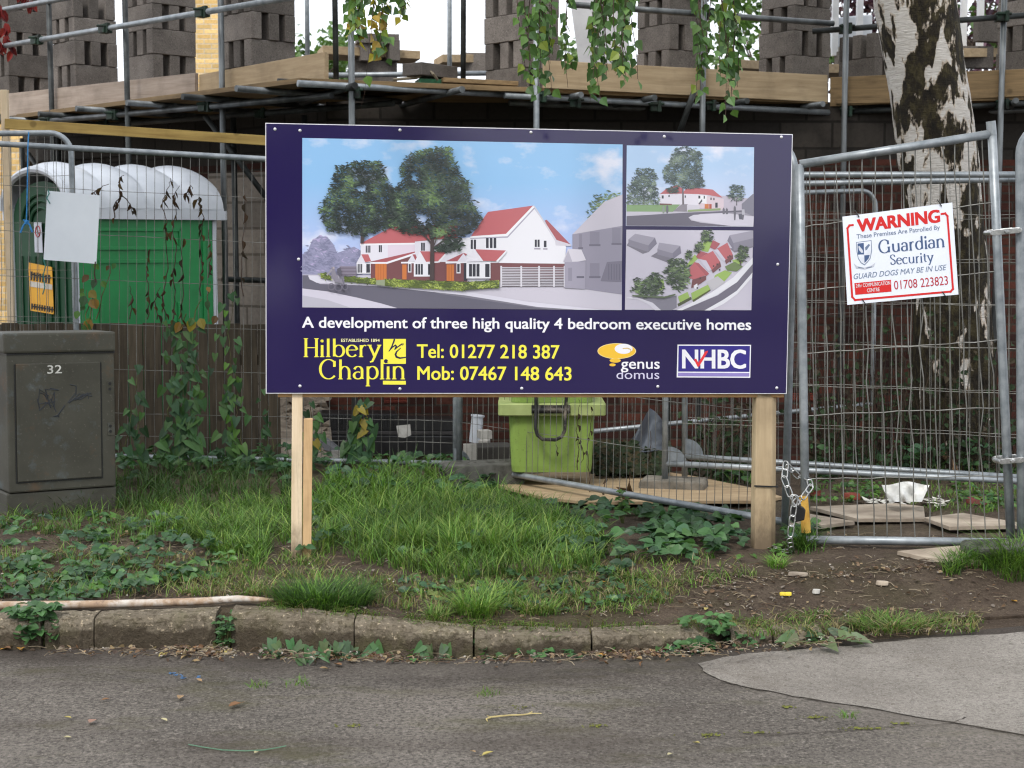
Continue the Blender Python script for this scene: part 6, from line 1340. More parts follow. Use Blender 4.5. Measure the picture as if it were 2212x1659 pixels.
cover(cm_, [(2030, 1040), (2200, 1050), (2200, 1110), (2060, 1095)], 210, .025, .05, BRT + IVY[:2], .01, .06)
cover(cm_, [(1690, 1120), (1760, 1120), (1765, 1190), (1700, 1185)], 60, .03, .06, IVY, .01, .08)
cover(cm_, [(1640, 1185), (1700, 1178), (1690, 1205), (1600, 1215)], 50, .02, .035, BRT, .004, .02)
for _ in range(230):
    px = RD.uniform(560, 1800); q = G(px, float(np.interp(px, [k[0] for k in KB], [k[1] for k in KB])) + RD.uniform(0, 14), ROADZ); a = RD.random() * 6.28; s_ = RD.uniform(.014, .036); f = RD.uniform(.7, 1.2)
    if mnoise.noise(Vector((px / 45, 8.8, 0))) < -.05: continue
    leaf(cm_, q + Vector((0, 0, RD.uniform(.004, .035))), Vector((math.cos(a), math.sin(a), RD.uniform(-.2, .5))), Vector((RD.gauss(0, .5), RD.gauss(-.5, .5), 1)), s_, s_ * .8, tuple(v_ * f for v_ in RD.choice(IVY + BRT[2:])), RD.choice((0, 1)))
tag(cm_.build("ground_cover", leafm), "ivy and bramble leaves covering the verge and site edge", "ground cover", kind="stuff")
# dark leaf heap under the tarpaulin
hm = MB()
for _ in range(1500):
    x, y = RD.uniform(1286, 1440), RD.uniform(955, 1022); q = P(x, y, 10.35 - (y - 955) / 67 * .6 + RD.uniform(-.05, .05)); a = RD.random() * 6.28
    leaf(hm, q, Vector((math.cos(a), math.sin(a) * .5, RD.uniform(-.5, .5))), Vector((RD.gauss(0, .5), -1, .8)), RD.uniform(.03, .055), .04, RD.choice([(.02, .028, .014), (.03, .035, .018), (.05, .04, .02), (.025, .04, .018)]))
hm.prism([P(1286, 1024, 9.85), P(1440, 1024, 9.85), P(1440, 960, 10.5), P(1286, 960, 10.5)], (0, .2, -.2), 0, (.015, .015, .01))
tag(hm.build("leaf_heap", litterm), "dark heap of dead leaves and cuttings under the tarpaulin", "leaf heap", kind="stuff")
# thicket of dead stems and bramble at the foot of the wall beyond the gate
bm2 = MB()
for _ in range(420):
    px = RD.choice((RD.uniform(1740, 2200), RD.uniform(1740, 2200), RD.uniform(1490, 1640))); Yt = RD.uniform(9.8, 12.3); b_ = P(px, 900, Yt); b_.z = zg(b_.x, b_.y) - .02; h = RD.uniform(.35, 1.35) * (1 if px > 1700 else .5); d = Vector((RD.gauss(0, .12), RD.gauss(0, .08), 1)); c = RD.choice([(.035, .025, .018), (.05, .035, .025), (.025, .02, .015), (.07, .05, .035)])
    pts2 = [b_, b_ + d * h * .5 + Vector((RD.gauss(0, .02), 0, 0)), b_ + d * h + Vector((RD.gauss(0, .07), 0, -.04))]; bm2.tube(pts2, [.005, .004, .0015], 4, 0, c)
    for _ in range(RD.randint(2, 9)): q = pts2[0].lerp(pts2[2], RD.random() ** 1.3); f = RD.uniform(.6, 1.2); leaf(bm2, q, Vector((RD.uniform(-1, 1), RD.uniform(-1, 0), RD.uniform(-.8, .3))), Vector((RD.gauss(0, .5), -1, RD.uniform(0, 1))), RD.uniform(.03, .07), .04, tuple(v_ * f for v_ in RD.choice([(.025, .045, .02), (.035, .06, .025), (.05, .04, .025), (.03, .05, .022)])), 0, .3)
tag(bm2.build("thicket", litterm), "dark thicket of dead stems and bramble beyond the gate", "thicket", kind="stuff")
# twigs and chips lying on the soil
lm = MB()
def lit(poly, n):
    for _ in range(n):
        x, y = inside(poly); g = GG(x, y) + Vector((0, 0, .006)); a = RD.random() * 6.28
        if RD.random() < .5:
            l_ = RD.uniform(.015, .07); d = Vector((math.cos(a), math.sin(a), RD.uniform(-.05, .15))); c = RD.choice([(.2, .16, .11), (.12, .08, .055), (.3, .25, .18), (.07, .05, .04)]); lm.tube([g, g + d * l_ * .5 + Vector((0, 0, .004)), g + d * l_], RD.uniform(.0009, .002), 4, 0, c)
        elif RD.random() < .6:
            s_ = RD.uniform(.004, .013); c = RD.choice([(.14, .09, .055), (.2, .14, .09), (.1, .065, .045), (.26, .2, .12), (.18, .155, .13), (.07, .05, .04)]); leaf(lm, g, Vector((math.cos(a), math.sin(a), .15)), Vector((RD.gauss(0, .5), RD.gauss(0, .5), 1)), s_ * 2, s_ * 1.5, c, 0, .3, -.2)
        else:
            s_ = RD.uniform(.003, .009); c = RD.choice([(.34, .31, .27), (.2, .18, .16), (.45, .42, .38)]); v8 = [g + Vector((RD.uniform(-1, 1), RD.uniform(-1, 1), RD.uniform(-.3, .8))) * s_ for _ in range(4)]; lm.add(v8, [(0, 1, 2), (0, 1, 3), (1, 2, 3), (0, 2, 3)], 0, c)
lit([(0, 1100), (640, 1100), (900, 1230), (1400, 1230), (1600, 1200), (1650, 1330), (1000, 1345), (560, 1305), (0, 1305)], 2300)
lit([(1500, 1230), (2060, 1190), (2180, 1310), (2120, 1345), (1700, 1340), (1500, 1330)], 1100); lit([(1750, 1150), (2180, 1165), (2180, 1190), (1750, 1190)], 120)
lit([(100, 1403), (470, 1400), (1020, 1420), (1290, 1412), (1600, 1392), (1800, 1378), (2100, 1352), (2100, 1362), (1800, 1392), (1560, 1420), (1000, 1440), (470, 1424), (100, 1415)], 900)
for _ in range(420):
    px = RD.choice((RD.uniform(560, 900), RD.uniform(0, 1800), RD.uniform(1280, 1560), RD.uniform(380, 480))); q = G(px, float(np.interp(px, [k[0] for k in KB], [k[1] for k in KB])) + abs(RD.gauss(0, 10)), ROADZ); a = RD.random() * 6.28; s_ = RD.uniform(.014, .034)
    leaf(lm, q + Vector((0, 0, RD.uniform(.003, .016))), Vector((math.cos(a), math.sin(a), RD.uniform(-.1, .4))), Vector((RD.gauss(0, .6), RD.gauss(0, .6), 1)), s_, s_ * .6, RD.choice([(.16, .09, .05), (.24, .15, .08), (.11, .07, .045), (.3, .22, .12), (.08, .055, .04), (.2, .16, .12)]), 0, .4, RD.uniform(-.5, .5))
tag(lm.build("litter", litterm), "twigs, chips and crumbled leaves strewn over the soil and gutter", "litter", kind="stuff")

# ---- climbing weeds on the fence
def vine(label, strands, Y, dens, s0, s1, cols, kind=1, lean=.02):
    o = thing("climbing_weed", label, "climbing plant", P(strands[0][0][0], strands[0][0][1], Y), "climbing weeds on the fence"); sm_ = MB(); lf = MB()
    for st in strands:
        pts = []
        for (xa, ya), (xb, yb) in zip(st, st[1:]):
            n = max(2, int(math.hypot(xb - xa, yb - ya) / 14))
            pts += [P(xa + (xb - xa) * k / n + RD.uniform(-3, 3), ya + (yb - ya) * k / n, Y - RD.uniform(0, .03)) for k in range(n)]
        sm_.tube(pts, [.0045 - .0028 * k / len(pts) for k in range(len(pts))], 5)
        for k, q in enumerate(pts):
            if RD.random() < dens:
                for _ in range(RD.choice((1, 2, 2))):
                    a = RD.uniform(-2.4, -.7); d = Vector((math.cos(a), RD.uniform(-.4, 0), math.sin(a))); s_ = RD.uniform(s0, s1) * (1 - .35 * k / len(pts)); f = RD.uniform(.65, 1.3); c = RD.choice(cols)
                    leaf(lf, q + Vector((RD.gauss(0, .034), -.012, RD.gauss(0, .02))), d, Vector((RD.gauss(0, .35), -1, .35)), s_, s_ * .8, tuple(v_ * f for v_ in c), kind)
    sm_.build("stem", stemm, o)
    if lf.v: lf.build("leaves", leafm, o)
    return o
YF = 9.85
vine("heart leaved climber on the mesh beside the street cabinet", [[(262, 990), (275, 940), (285, 880), (300, 800), (296, 770)], [(300, 990), (296, 930), (306, 860)], [(262, 985), (258, 930), (256, 900)]], YF, .75, .06, .10, IVY + BRT[2:])
vine("dense heart leaved climber under the middle of the toilet's green wall", [[(350, 990), (362, 900), (380, 800), (372, 720), (385, 690)], [(400, 990), (410, 900), (402, 800), (420, 700)], [(430, 995), (420, 920), (432, 830), (428, 740)], [(380, 990), (385, 930), (395, 860), (398, 780)], [(395, 700), (390, 720), (400, 750)]], YF, .95, .06, .11, IVY + BRT[2:])
vine("narrow column of climber by the last boards before the sign", [[(488, 990), (492, 900), (500, 800), (494, 720), (505, 640), (502, 610)], [(512, 990), (506, 920), (516, 850), (508, 780)], [(530, 995), (520, 950), (526, 910)]], YF, .95, .05, .10, IVY + BRT)
vine("yellowing climber sprouting along the toilet's corner trim", [[(196, 700), (200, 650), (206, 590), (214, 540)], [(185, 700), (190, 660), (186, 610)], [(206, 690), (222, 640), (240, 590), (232, 560)]], YF - .04, .6, .05, .09, BRT + AUT + IVY[:2], 0)
vine("climber with yellow leaves on the toilet's far green wall edge", [[(420, 690), (430, 650), (440, 640)], [(452, 695), (450, 640), (456, 590)], [(398, 695), (412, 660)]], YF - .02, .5, .05, .09, BRT[2:] + AUT + IVY[:2], 0)
vine("climber on the scaffold pole beneath the sign", [[(768, 985), (772, 940), (780, 900), (785, 858)], [(790, 985), (794, 930), (790, 880), (796, 856)], [(760, 980), (756, 930), (762, 880)]], 10.0, .9, .07, .12, IVY + BRT[2:] + AUT[:1])
vine("climber and yellow leaves directly behind the twin timber post", [[(672, 985), (676, 930), (668, 880), (664, 852)], [(680, 960), (684, 920)]], 9.9, .7, .06, .1, IVY + AUT[:1])
vine("leafy climber on the old board post behind the sign's corner", [[(578, 990), (574, 930), (580, 880), (572, 850)], [(590, 985), (586, 930)]], YF + .1, .7, .04, .08, IVY)
o = thing("dry_creeper", "withered brown creeper strings hanging on the mesh over the toilet", "creeper", P(350, 690, 9.8)); mb = MB(); lf = MB()
for st in [[(320, 690), (322, 640), (318, 590), (324, 520)], [(358, 690), (352, 640), (362, 580), (356, 520), (360, 480), (350, 440), (366, 400), (372, 380)], [(375, 690), (378, 640), (372, 590), (380, 540), (374, 500), (382, 450), (378, 420), (392, 395)], [(392, 690), (396, 620), (392, 560), (398, 500)], [(282, 690), (284, 640), (280, 610)], [(340, 690), (336, 650), (348, 610)], [(250, 470), (246, 440), (262, 420), (256, 385), (270, 376)], [(262, 420), (280, 440), (292, 470)], [(432, 640), (436, 580), (430, 520), (440, 470), (432, 440), (428, 420)], [(452, 600), (456, 540), (448, 480)], [(212, 430), (205, 415), (222, 402), (240, 396)], [(525, 640), (522, 560), (528, 480), (530, 400)], [(400, 420), (412, 400), (418, 412)]]:
    pts = []
    for (xa, ya), (xb, yb) in zip(st, st[1:]): pts += [P(xa + (xb - xa) * k / 4 + RD.uniform(-2.5, 2.5), ya + (yb - ya) * k / 4, 9.8 - RD.uniform(0, .03)) for k in range(4)]
    mb.tube(pts, [.0042 - .0026 * k / len(pts) for k in range(len(pts))], 5)
    for q in pts:
        if RD.random() < .5: leaf(lf, q, Vector((RD.uniform(-.6, .6), 0, -1)), Vector((RD.gauss(0, 1), -1, 0)), RD.uniform(.03, .075), RD.uniform(.01, .025), RD.choice([(.06, .035, .02), (.04, .03, .02), (.09, .06, .025)]), 0, .5)
mb.build("stem", twigm, o); lf.build("dead_leaves", litterm, o)
o = thing("dry_creeper", "withered creeper strands caught on the slanting mesh over the lime bin", "creeper", P(1250, 1040, 8.9)); mb = MB(); lf = MB()
for st in [[(1246, 1015), (1250, 970), (1246, 930), (1252, 880), (1250, 855)], [(1275, 1060), (1272, 1010), (1268, 960), (1280, 900), (1276, 870)], [(1205, 985), (1200, 950)], [(1358, 1070), (1360, 1040), (1362, 1010)], [(1306, 1060), (1308, 1020)], [(1252, 950), (1262, 985), (1248, 1010)], [(1150, 1010), (1155, 960), (1165, 930)], [(1400, 1000), (1408, 960), (1402, 920)]]:
    Y0 = 10.05 - (st[0][0] - 1000) / 700 * 2.45; pts = []
    for (xa, ya), (xb, yb) in zip(st, st[1:]): pts += [P(xa + (xb - xa) * k / 4 + RD.uniform(-2, 2), ya + (yb - ya) * k / 4, Y0 - .03 - RD.uniform(0, .02)) for k in range(4)]
    mb.tube(pts, [.003 - .0018 * k / len(pts) for k in range(len(pts))], 5)
    for q in pts:
        if RD.random() < .3: leaf(lf, q, Vector((RD.uniform(-.6, .6), 0, -1)), Vector((RD.gauss(0, 1), -1, 0)), RD.uniform(.02, .05), RD.uniform(.008, .018), (.05, .035, .02), 0, .5)
mb.build("stem", twigm, o); lf.build("dead_leaves", litterm, o)
mb = MB()
for _ in range(11): q = P(RD.uniform(1348, 1366), RD.uniform(1058, 1080), 8.75); leaf(mb, q, Vector((RD.uniform(-.5, .5), -.3, RD.uniform(-1, .4))), Vector((RD.gauss(0, .6), -1, RD.gauss(0, .6))), .06, .045, (.10, .06, .035), 1, .4, .5)
tag(mb.build("curled_leaf", litterm, None, P(1356, 1078, 8.75)), "clump of curled brown leaves on the slanting mesh panel's bottom tube", "dead leaf")

# ---- small weeds by the kerb
def weed(label, px, py, n, rad_, s0, s1, hgt, cols, kind=0, z=None, name="weed", front=0):
    g = GG(px, py) if z is None else G(px, py, z); o = thing(name, label, "weed", g, "weeds along the kerb"); st = MB(); lf = MB()
    for i in range(n):
        a = RD.random() * 6.283; r_ = rad_ * math.sqrt(RD.random()); h = hgt * RD.uniform(.25, 1); q = g + Vector((math.cos(a) * r_, math.sin(a) * r_ * .6 - front, h)); b_ = g + Vector((math.cos(a) * r_ * .3, math.sin(a) * r_ * .2, 0))
        st.tube([b_, b_.lerp(q, .6) + Vector((0, 0, .01)), q], [.002, .0016, .001], 4)
        for k in range(3):
            ang = a + (k - 1) * 1.3; d = Vector((math.cos(ang), math.sin(ang), RD.uniform(-.35, .25))); s_ = RD.uniform(s0, s1); f = RD.uniform(.75, 1.25); c = RD.choice(cols)
            leaf(lf, q, d, Vector((RD.gauss(0, .4), RD.gauss(-.6, .4), 1)), s_, s_ * .75, tuple(v_ * f for v_ in c), kind)
    st.build("stem", stemm, o); lf.build("leaves", leafm, o)
WG = [(.05, .12, .04), (.065, .15, .05), (.045, .10, .04)]
weed("tall leafy weed growing up the shadowed kerb stone at the road's edge", 78, 1398, 64, .085, .03, .058, .17, WG, 0, ROADZ)
weed("small rosette weed filling the kerb joint before the white pipe", 487, 1406, 44, .04, .014, .028, .15, WG, 0, ROADZ)
weed("dried sprig with leaves at the base of the kerb joint", 440, 1405, 10, .08, .02, .04, .03, [(.10, .09, .04), (.06, .11, .04)], 0, ROADZ)
weed("round leaved weed at the foot of the kerb joint with the lime stain", 1028, 1414, 15, .05, .022, .04, .08, [(.07, .17, .045), (.06, .14, .04)], 0, ROADZ)
weed("low weed by the broken joint of the low kerb stone", 1215, 1412, 13, .09, .02, .035, .05, WG, 0, ROADZ)
weed("bright leafy weed over the end of the low kerb stone", 1530, 1368, 26, .1, .025, .045, .07, [(.07, .16, .05), (.06, .14, .045)], 0)
weed("dark three leaved weed in the gutter below the bright leafy weed", 1490, 1402, 12, .09, .035, .06, .05, IVY + WG[:1], 0, ROADZ)
weed("small weed on the mud edge beside the broken kerb end", 1600, 1388, 14, .1, .02, .04, .05, WG, 0, ROADZ)
weed("pale green weed standing in the bramble under the slanting mesh panel", 1345, 1130, 16, .03, .02, .04, .18, BRT, 0)
o = thing("bindweed", "trailing bindweed with arrow leaves along the foot of the tallest kerb stone", "weed", G(670, 1425, ROADZ), "weeds along the kerb"); st = MB(); lf = MB()
for i, (x, y) in enumerate([(588, 1415), (608, 1418), (628, 1412), (650, 1422), (662, 1428), (690, 1416), (705, 1422), (725, 1412), (744, 1420), (760, 1418), (812, 1418), (838, 1414), (905, 1425), (935, 1420), (965, 1424), (680, 1436), (640, 1434)]):
    g = G(x, y, ROADZ); st.tube([g, g + Vector((.01, -.01, .03)), g + Vector((.015, -.02, .05))], .0015, 4)
    for k in range(2): leaf(lf, g + Vector((RD.uniform(-.02, .02), -.015, RD.uniform(.035, .065))), Vector((RD.uniform(-.6, .6), -.25, RD.uniform(-1, -.3))), Vector((RD.gauss(0, .4), -1, .7)), RD.uniform(.045, .075), RD.uniform(.03, .045), tuple(v_ * RD.uniform(.8, 1.3) for v_ in (.07, .135, .06)), 1)
st.tube([G(x, y, ROADZ) + Vector((0, 0, .006)) for x, y in ((575, 1418), (640, 1426), (720, 1422), (800, 1424), (900, 1430), (985, 1428))], .002, 5)
st.build("stem", stemm, o); lf.build("leaves", leafm, o)
o = thing("wilted_weed", "pulled up wilted weed with broad limp leaves lying beside the pale tarmac", "weed", G(1780, 1385, ROADZ), "weeds along the kerb"); st = MB(); lf = MB()
st.tube([G(1690, 1396, ROADZ + .02), G(1760, 1388, ROADZ + .03), G(1850, 1372, ROADZ + .03)], .004, 5)
for x, y, a in ((1715, 1378, 3.6), (1750, 1368, 1.2), (1760, 1372, 1.8), (1800, 1372, .4), (1815, 1378, 5.6), (1845, 1382, 6.0), (1785, 1390, 5.0), (1725, 1385, 4.0), (1830, 1368, .9)): leaf(lf, G(x, y, ROADZ + .03), Vector((math.cos(a), math.sin(a), .1)), Vector((RD.gauss(0, .3), -.5, 1)), RD.uniform(.07, .1), RD.uniform(.055, .075), tuple(v_ * RD.uniform(.8, 1.2) for v_ in (.11, .16, .085)), 1, .3, .3)
st.build("stem", stemm, o); lf.build("leaves", leafm, o)

# ---- fallen leaves, one thing each
protos = {}
def fallen(px, py, sz, colname, label, z=None, rz=None):
    cols = {'yellow': (.38, .32, .11), 'tan': (.34, .23, .13), 'brown': (.20, .11, .06), 'orange': (.42, .23, .05), 'pale': (.42, .38, .23), 'pink': (.32, .2, .155)}
    if colname not in protos:
        mb = MB(); leaf(mb, Vector((-.5, 0, .0)), Vector((1, 0, 0)), Vector((0, 0, 1)), 1, .62, cols[colname], 0, .22, -.12); mb.tube([Vector((-.5, 0, 0)), Vector((-.7, .06, .03))], .012, 4, 0, cols[colname])
        q = mb.build("fallen_leaf", litterm); protos[colname] = q; first = True
    else: q = protos[colname].copy(); COL.objects.link(q)
    g = GG(px, py) if z is None else G(px, py, z); q.location = g + Vector((0, 0, .006)); q.scale = (sz, sz, sz); q.rotation_euler = (RD.uniform(-.25, .25), RD.uniform(-.2, .2), rz if rz is not None else RD.random() * 6.28)
    tag(q, label, "leaf", "fallen leaves")
Z = ROADZ + .002
for a in [(353, 1419, .055, 'yellow', "pale yellow leaf on the asphalt below the kerb joint weed", Z), (494, 1412, .05, 'yellow', "yellow leaf tucked under the kerb joint weed", Z), (430, 1473, .028, 'tan', "tiny tan leaf beside the faded blue paint mark", Z), (389, 1511, .045, 'tan', "slim tan leaf on open asphalt below the blue paint mark", Z),
          (508, 1528, .062, 'brown', "largest curled brown leaf on the open asphalt", Z), (200, 1563, .05, 'pink', "pinkish tan leaf lying flat on the asphalt", Z), (146, 1554, .028, 'yellow', "small yellow leaf next to the pinkish leaf", Z), (354, 1559, .03, 'pale', "small pale leaf above the green thread", Z), (146, 1597, .026, 'pale', "tiny pale leaf low on the asphalt below the pinkish leaf", Z), (228, 1515, .03, 'brown', "small dark brown leaf above the pinkish leaf", Z),
          (20, 1402, .07, 'orange', "orange leaf in the gutter under the tall leafy weed", Z), (45, 1406, .055, 'orange', "second orange leaf in the gutter, closer to the tall leafy weed", Z), (182, 1412, .03, 'tan', "tan leaf in the gutter by the first kerb joint", Z), (553, 1630, .025, 'pale', "thin pale leaf curl below the end of the green thread", Z), (1054, 1633, .042, 'yellow', "bright yellow leaf tinged red at the very bottom of the road", Z), (1022, 1628, .026, 'tan', "small tan leaf beside the bright yellow leaf at the bottom", Z),
          (1505, 1609, .03, 'yellow', "yellow sliver of leaf on the mossy crack", Z), (1447, 1634, .028, 'pale', "pale upturned leaf low on the road", Z), (1300, 1420, .05, 'orange', "orange yellow leaf in the gutter below the broken kerb joint", Z), (1077, 1426, .07, 'pale', "large pale greenish leaf in the gutter by the lime stained kerb", Z), (1592, 1397, .05, 'pale', "cream leaf in the gutter where the pale tarmac begins", Z), (1330, 1418, .045, 'pink', "pinkish leaf among debris under the low kerb stone", Z),
          (1400, 1410, .05, 'tan', "tan leaf among debris under the low kerb stone", Z), (1240, 1404, .05, 'pink', "upright pinkish leaf against the broken kerb joint", Z), (460, 1408, .05, 'brown', "brown leaf in the dry heap beside the kerb joint weed", Z), (425, 1405, .05, 'brown', "brown leaf at the outer end of the dry heap by the kerb joint", Z), (730, 1440, .05, 'brown', "brown leaf under the bindweed's trailing end", Z), (760, 1432, .045, 'tan', "tan leaf at the bindweed under the tallest kerb stone", Z), (700, 1448, .04, 'tan', "tan leaf on the asphalt just off the bindweed", Z),
          (946, 1294, .04, 'yellow', "lemon yellow leaf on the soil above the pale kerb tuft", None), (1020, 1272, .05, 'pink', "pinkish leaf on the soil behind the bright grass tuft", None), (1525, 1321, .035, 'yellow', "yellow folded leaf on the mud above the bright leafy weed", None), (2191, 1310, .04, 'orange', "orange leaf under the bushy tuft by the fence foot", None), (1853, 1341, .025, 'yellow', "small yellow leaf in the flattened grass tuft", None), (530, 1215, .045, 'tan', "tan leaf in short grass before the twin timber post", None),
          (300, 1190, .05, 'yellow', "yellow leaf among the bramble near the street cabinet", None), (270, 1160, .06, 'brown', "brown curled leaf among the bramble near the street cabinet", None), (1640, 1355, .04, 'tan', "tan leaf at the weedy kerb end", None), (850, 1120, .05, 'brown', "brown leaf in the long grass between the sign posts", None), (1110, 1030, .05, 'tan', "tan leaf on the plywood edge by the lime bin", None), (1170, 1268, .045, 'brown', "brown leaf on the soil behind the low spreading tuft", None), (1300, 1262, .04, 'orange', "orange leaf on the soil before the bramble patch", None), (70, 1255, .04, 'pale', "pale leaf among the bramble above the white pipe", None)]:
    fallen(a[0], a[1], a[2] * .95, a[3], a[4], a[5])
mb = MB(); g = GG(1700, 1300); yl = simple("yellow_plastic", L(226, 206, 70), L(200, 176, 50), 10, .4)
for x0 in (-.017, .005): mb.prism([g + Vector((x0 + .015 * math.cos(a), .010 * math.sin(a), .006)) for a in np.linspace(0, 6.28, 11)[:-1]], (0, .003, .014))
tag(mb.build("plastic_scrap", yl, None, g, bevel=.003), "split yellow plastic cap lying on the bare mud", "cap")
for px, py, l_, w_, lab, m in ((1722, 1247, .085, .022, "grey flake of wood lying on the mud below the chain", simple("grey_flake", L(150, 140, 126), L(112, 102, 92), 12, .9)), (1903, 1296, .06, .035, "brown stone lying on the mud near the road edge", rubm), (1762, 1302, .035, .02, "small grey crumpled scrap beside the yellow cap", card)):
    g = GG(px, py); mb = MB(); rz = .5; mb.prism([g + Vector((l_ / 2 * math.cos(a) * RD.uniform(.8, 1.1), w_ / 2 * math.sin(a) * RD.uniform(.8, 1.2) - .5 * l_ * .2 * math.cos(a), .004)) for a in np.linspace(0, 6.28, 12)[:-1]], (.004, .003, .018)); tag(mb.build("stone", m, None, g, bevel=.005), lab, "stone")
mb = MB(); pts = [(1050, 1553), (1062, 1549), (1080, 1547), (1100, 1545), (1130, 1544), (1150, 1541), (1170, 1541)]; mb.tube([G(x, y, ROADZ + .006) for x, y in pts], [.0025, .003, .0028, .0025, .0025, .002, .001], 5); mb.tube([G(1062, 1549, ROADZ + .006), G(1052, 1546, ROADZ + .012)], .0015, 4); mb.tube([G(1140, 1542, ROADZ + .006), G(1150, 1537, ROADZ + .01)], .0015, 4); mb.tube([G(1050, 1553, ROADZ + .006), G(1053, 1558, ROADZ + .003)], .002, 4)
tag(mb.build("dry_stalk", simple("straw", L(190, 176, 122), L(160, 144, 96), 20), None, G(1100, 1545, ROADZ)), "dry straw coloured stalk lying on the road", "stalk")
mb = MB(); mb.tube([G(x, y, ROADZ + .006) for x, y in ((407, 1608), (440, 1614), (480, 1620), (530, 1622), (570, 1620), (600, 1615), (618, 1611))], .0016, 5); tag(mb.build("green_thread", simple("thread_green", L(88, 130, 104), L(76, 116, 92), 9), None, G(510, 1620, ROADZ)), "thin green thread lying in a shallow curve on the road", "thread")
mb = MB()
for x, y, rx_, ry_ in ((382, 1458, 14, 5), (396, 1464, 7, 2.5), (428, 1462, 6, 3), (372, 1454, 8, 2)):
    for _ in range(16):
        a = RD.random() * 6.28; q = RD.random(); g = G(x + rx_ * q * math.cos(a), y + ry_ * q * math.sin(a), ROADZ + .0025); r_ = RD.uniform(.002, .006); mb.poly([g + Vector((r_ * math.cos(k), r_ * math.sin(k) * .8, 0)) for k in (0, 1.2, 2.4, 3.6, 4.9)])
tag(mb.build("paint_mark", simple("blue_spray", L(76, 116, 160), L(70, 104, 140), 40, .8)), "faded blue sprayed paint mark on the asphalt", "paint mark", kind="stuff")

# ---- birch
t = NT("birch_bark"); v = t.coords((1, 1, .36), False); v1 = t.coords((1, 1, 9), False)
tc = t.n("ShaderNodeTexCoord"); sz = t.n("ShaderNodeSeparateXYZ"); t.l(tc.outputs['Object'], sz.inputs[0])
nA = t.noise(v, 8.5, 4, .5, .25); nB = t.noise(t.coords((1, 1, .5), False), 26, 4, .6); nm = t.n('ShaderNodeMath', operation='MULTIPLY_ADD'); t.l(nB, nm.inputs[0]); nm.inputs[1].default_value = .22; nm.inputs[2].default_value = -.11; nn_ = t.n('ShaderNodeMath', operation='ADD'); t.l(nA, nn_.inputs[0]); t.l(nm.outputs[0], nn_.inputs[1]); nz = nn_.outputs[0]
hz = t.n("ShaderNodeMapRange"); hz.inputs['From Min'].default_value = .9; hz.inputs['From Max'].default_value = 2.2; hz.inputs['To Min'].default_value = .15; hz.inputs['To Max'].default_value = .012; t.l(sz.outputs[2], hz.inputs['Value'])
ad = t.n("ShaderNodeMath", operation='ADD'); t.l(nz, ad.inputs[0]); t.l(hz.outputs[0], ad.inputs[1])
wht = t.ramp(t.noise(v1, 8, 4), [(.35, L(212, 208, 202)), (.7, L(186, 180, 172))]); wht = t.mix(t.mul(t.mask(t.noise(v1, 22, 3), .6, .68), .5), wht, L(120, 108, 98))
drk = t.ramp(t.noise(t.coords((1, 1, .6), False), 18, 5, .7), [(.3, L(24, 21, 18)), (.48, L(46, 40, 30)), (.6, L(72, 65, 42)), (.8, L(104, 96, 84))])
mk = t.ramp(ad.outputs[0], [(.505, (0, 0, 0)), (.53, (1, 1, 1))]); edge = t.ramp(ad.outputs[0], [(.485, (0, 0, 0)), (.505, (1, 1, 1)), (.53, (0, 0, 0))])
c = t.mix(mk, wht, drk); c = t.mix(t.mul(edge, .5), c, L(196, 168, 130))
hb = t.n("ShaderNodeMath", operation='MULTIPLY_ADD'); t.l(mk, hb.inputs[0]); t.l(t.noise(v, 26, 6, .75), hb.inputs[1]); t.l(t.mul(t.noise(v1, 20, 3), .25), hb.inputs[2]); t.bump(hb.outputs[0], 1.0, .05); bark = t.fin(c, .8, 0, .25)
bx_ = lambda px, py, Y=10.8: P(px, py, Y)
tb = [(2072, 985, 205), (2066, 930, 190), (2064, 860, 180), (2060, 760, 170), (2056, 650, 164), (2046, 520, 160), (2034, 400, 164), (2016, 260, 167), (1994, 120, 168), (1974, 0, 170), (1960, -120, 160)]
base_ = P(2072, 985, 10.8); birch = thing("birch_tree", "thick birch trunk with peeling white bark behind the gate", "tree", (base_.x, base_.y, zg(base_.x, base_.y)))
mb = MB(); pts = [P(x, y, 10.8) for x, y, w_ in tb]; rr_ = [w_ / 2 / FPX * 10.85 for _, _, w_ in tb]; pts[0].z -= .25; last = pts[-1]
for k in range(1, 6): pts.append(last + Vector((-.12 * k, -.05 * k, .75 * k))); rr_.append(rr_[10] * (1 - .12 * k))
# resample finely and roughen
fp, fr = [], []
for i in range(len(pts) - 1):
    for k in range(5): fp.append(pts[i].lerp(pts[i + 1], k / 5)); fr.append(rr_[i] + (rr_[i + 1] - rr_[i]) * k / 5)
fp.append(pts[-1]); fr.append(rr_[-1]); n = 40; vs = []
for p_, r_ in zip(fp, fr):
    for j in range(n):
        a = 2 * math.pi * j / n; d = Vector((math.cos(a), math.sin(a), 0)); low = sm(1.3, 0, p_.z); q = r_ * (1 + .05 * mnoise.noise(Vector((d.x * 1.5, d.y * 1.5, p_.z * 1.2))) + (.03 + .09 * low) * mnoise.noise(Vector((d.x * 6, d.y * 6, p_.z * 2.2))) + .03 * mnoise.noise(Vector((d.x * 14, d.y * 14, p_.z * 9)))); vs.append(p_ + d * q)
mb.add(vs, [(i * n + j, i * n + (j + 1) % n, (i + 1) * n + (j + 1) % n, (i + 1) * n + j) for i in range(len(fp) - 1) for j in range(n)]); mb.build("trunk", bark, birch, smooth=True)
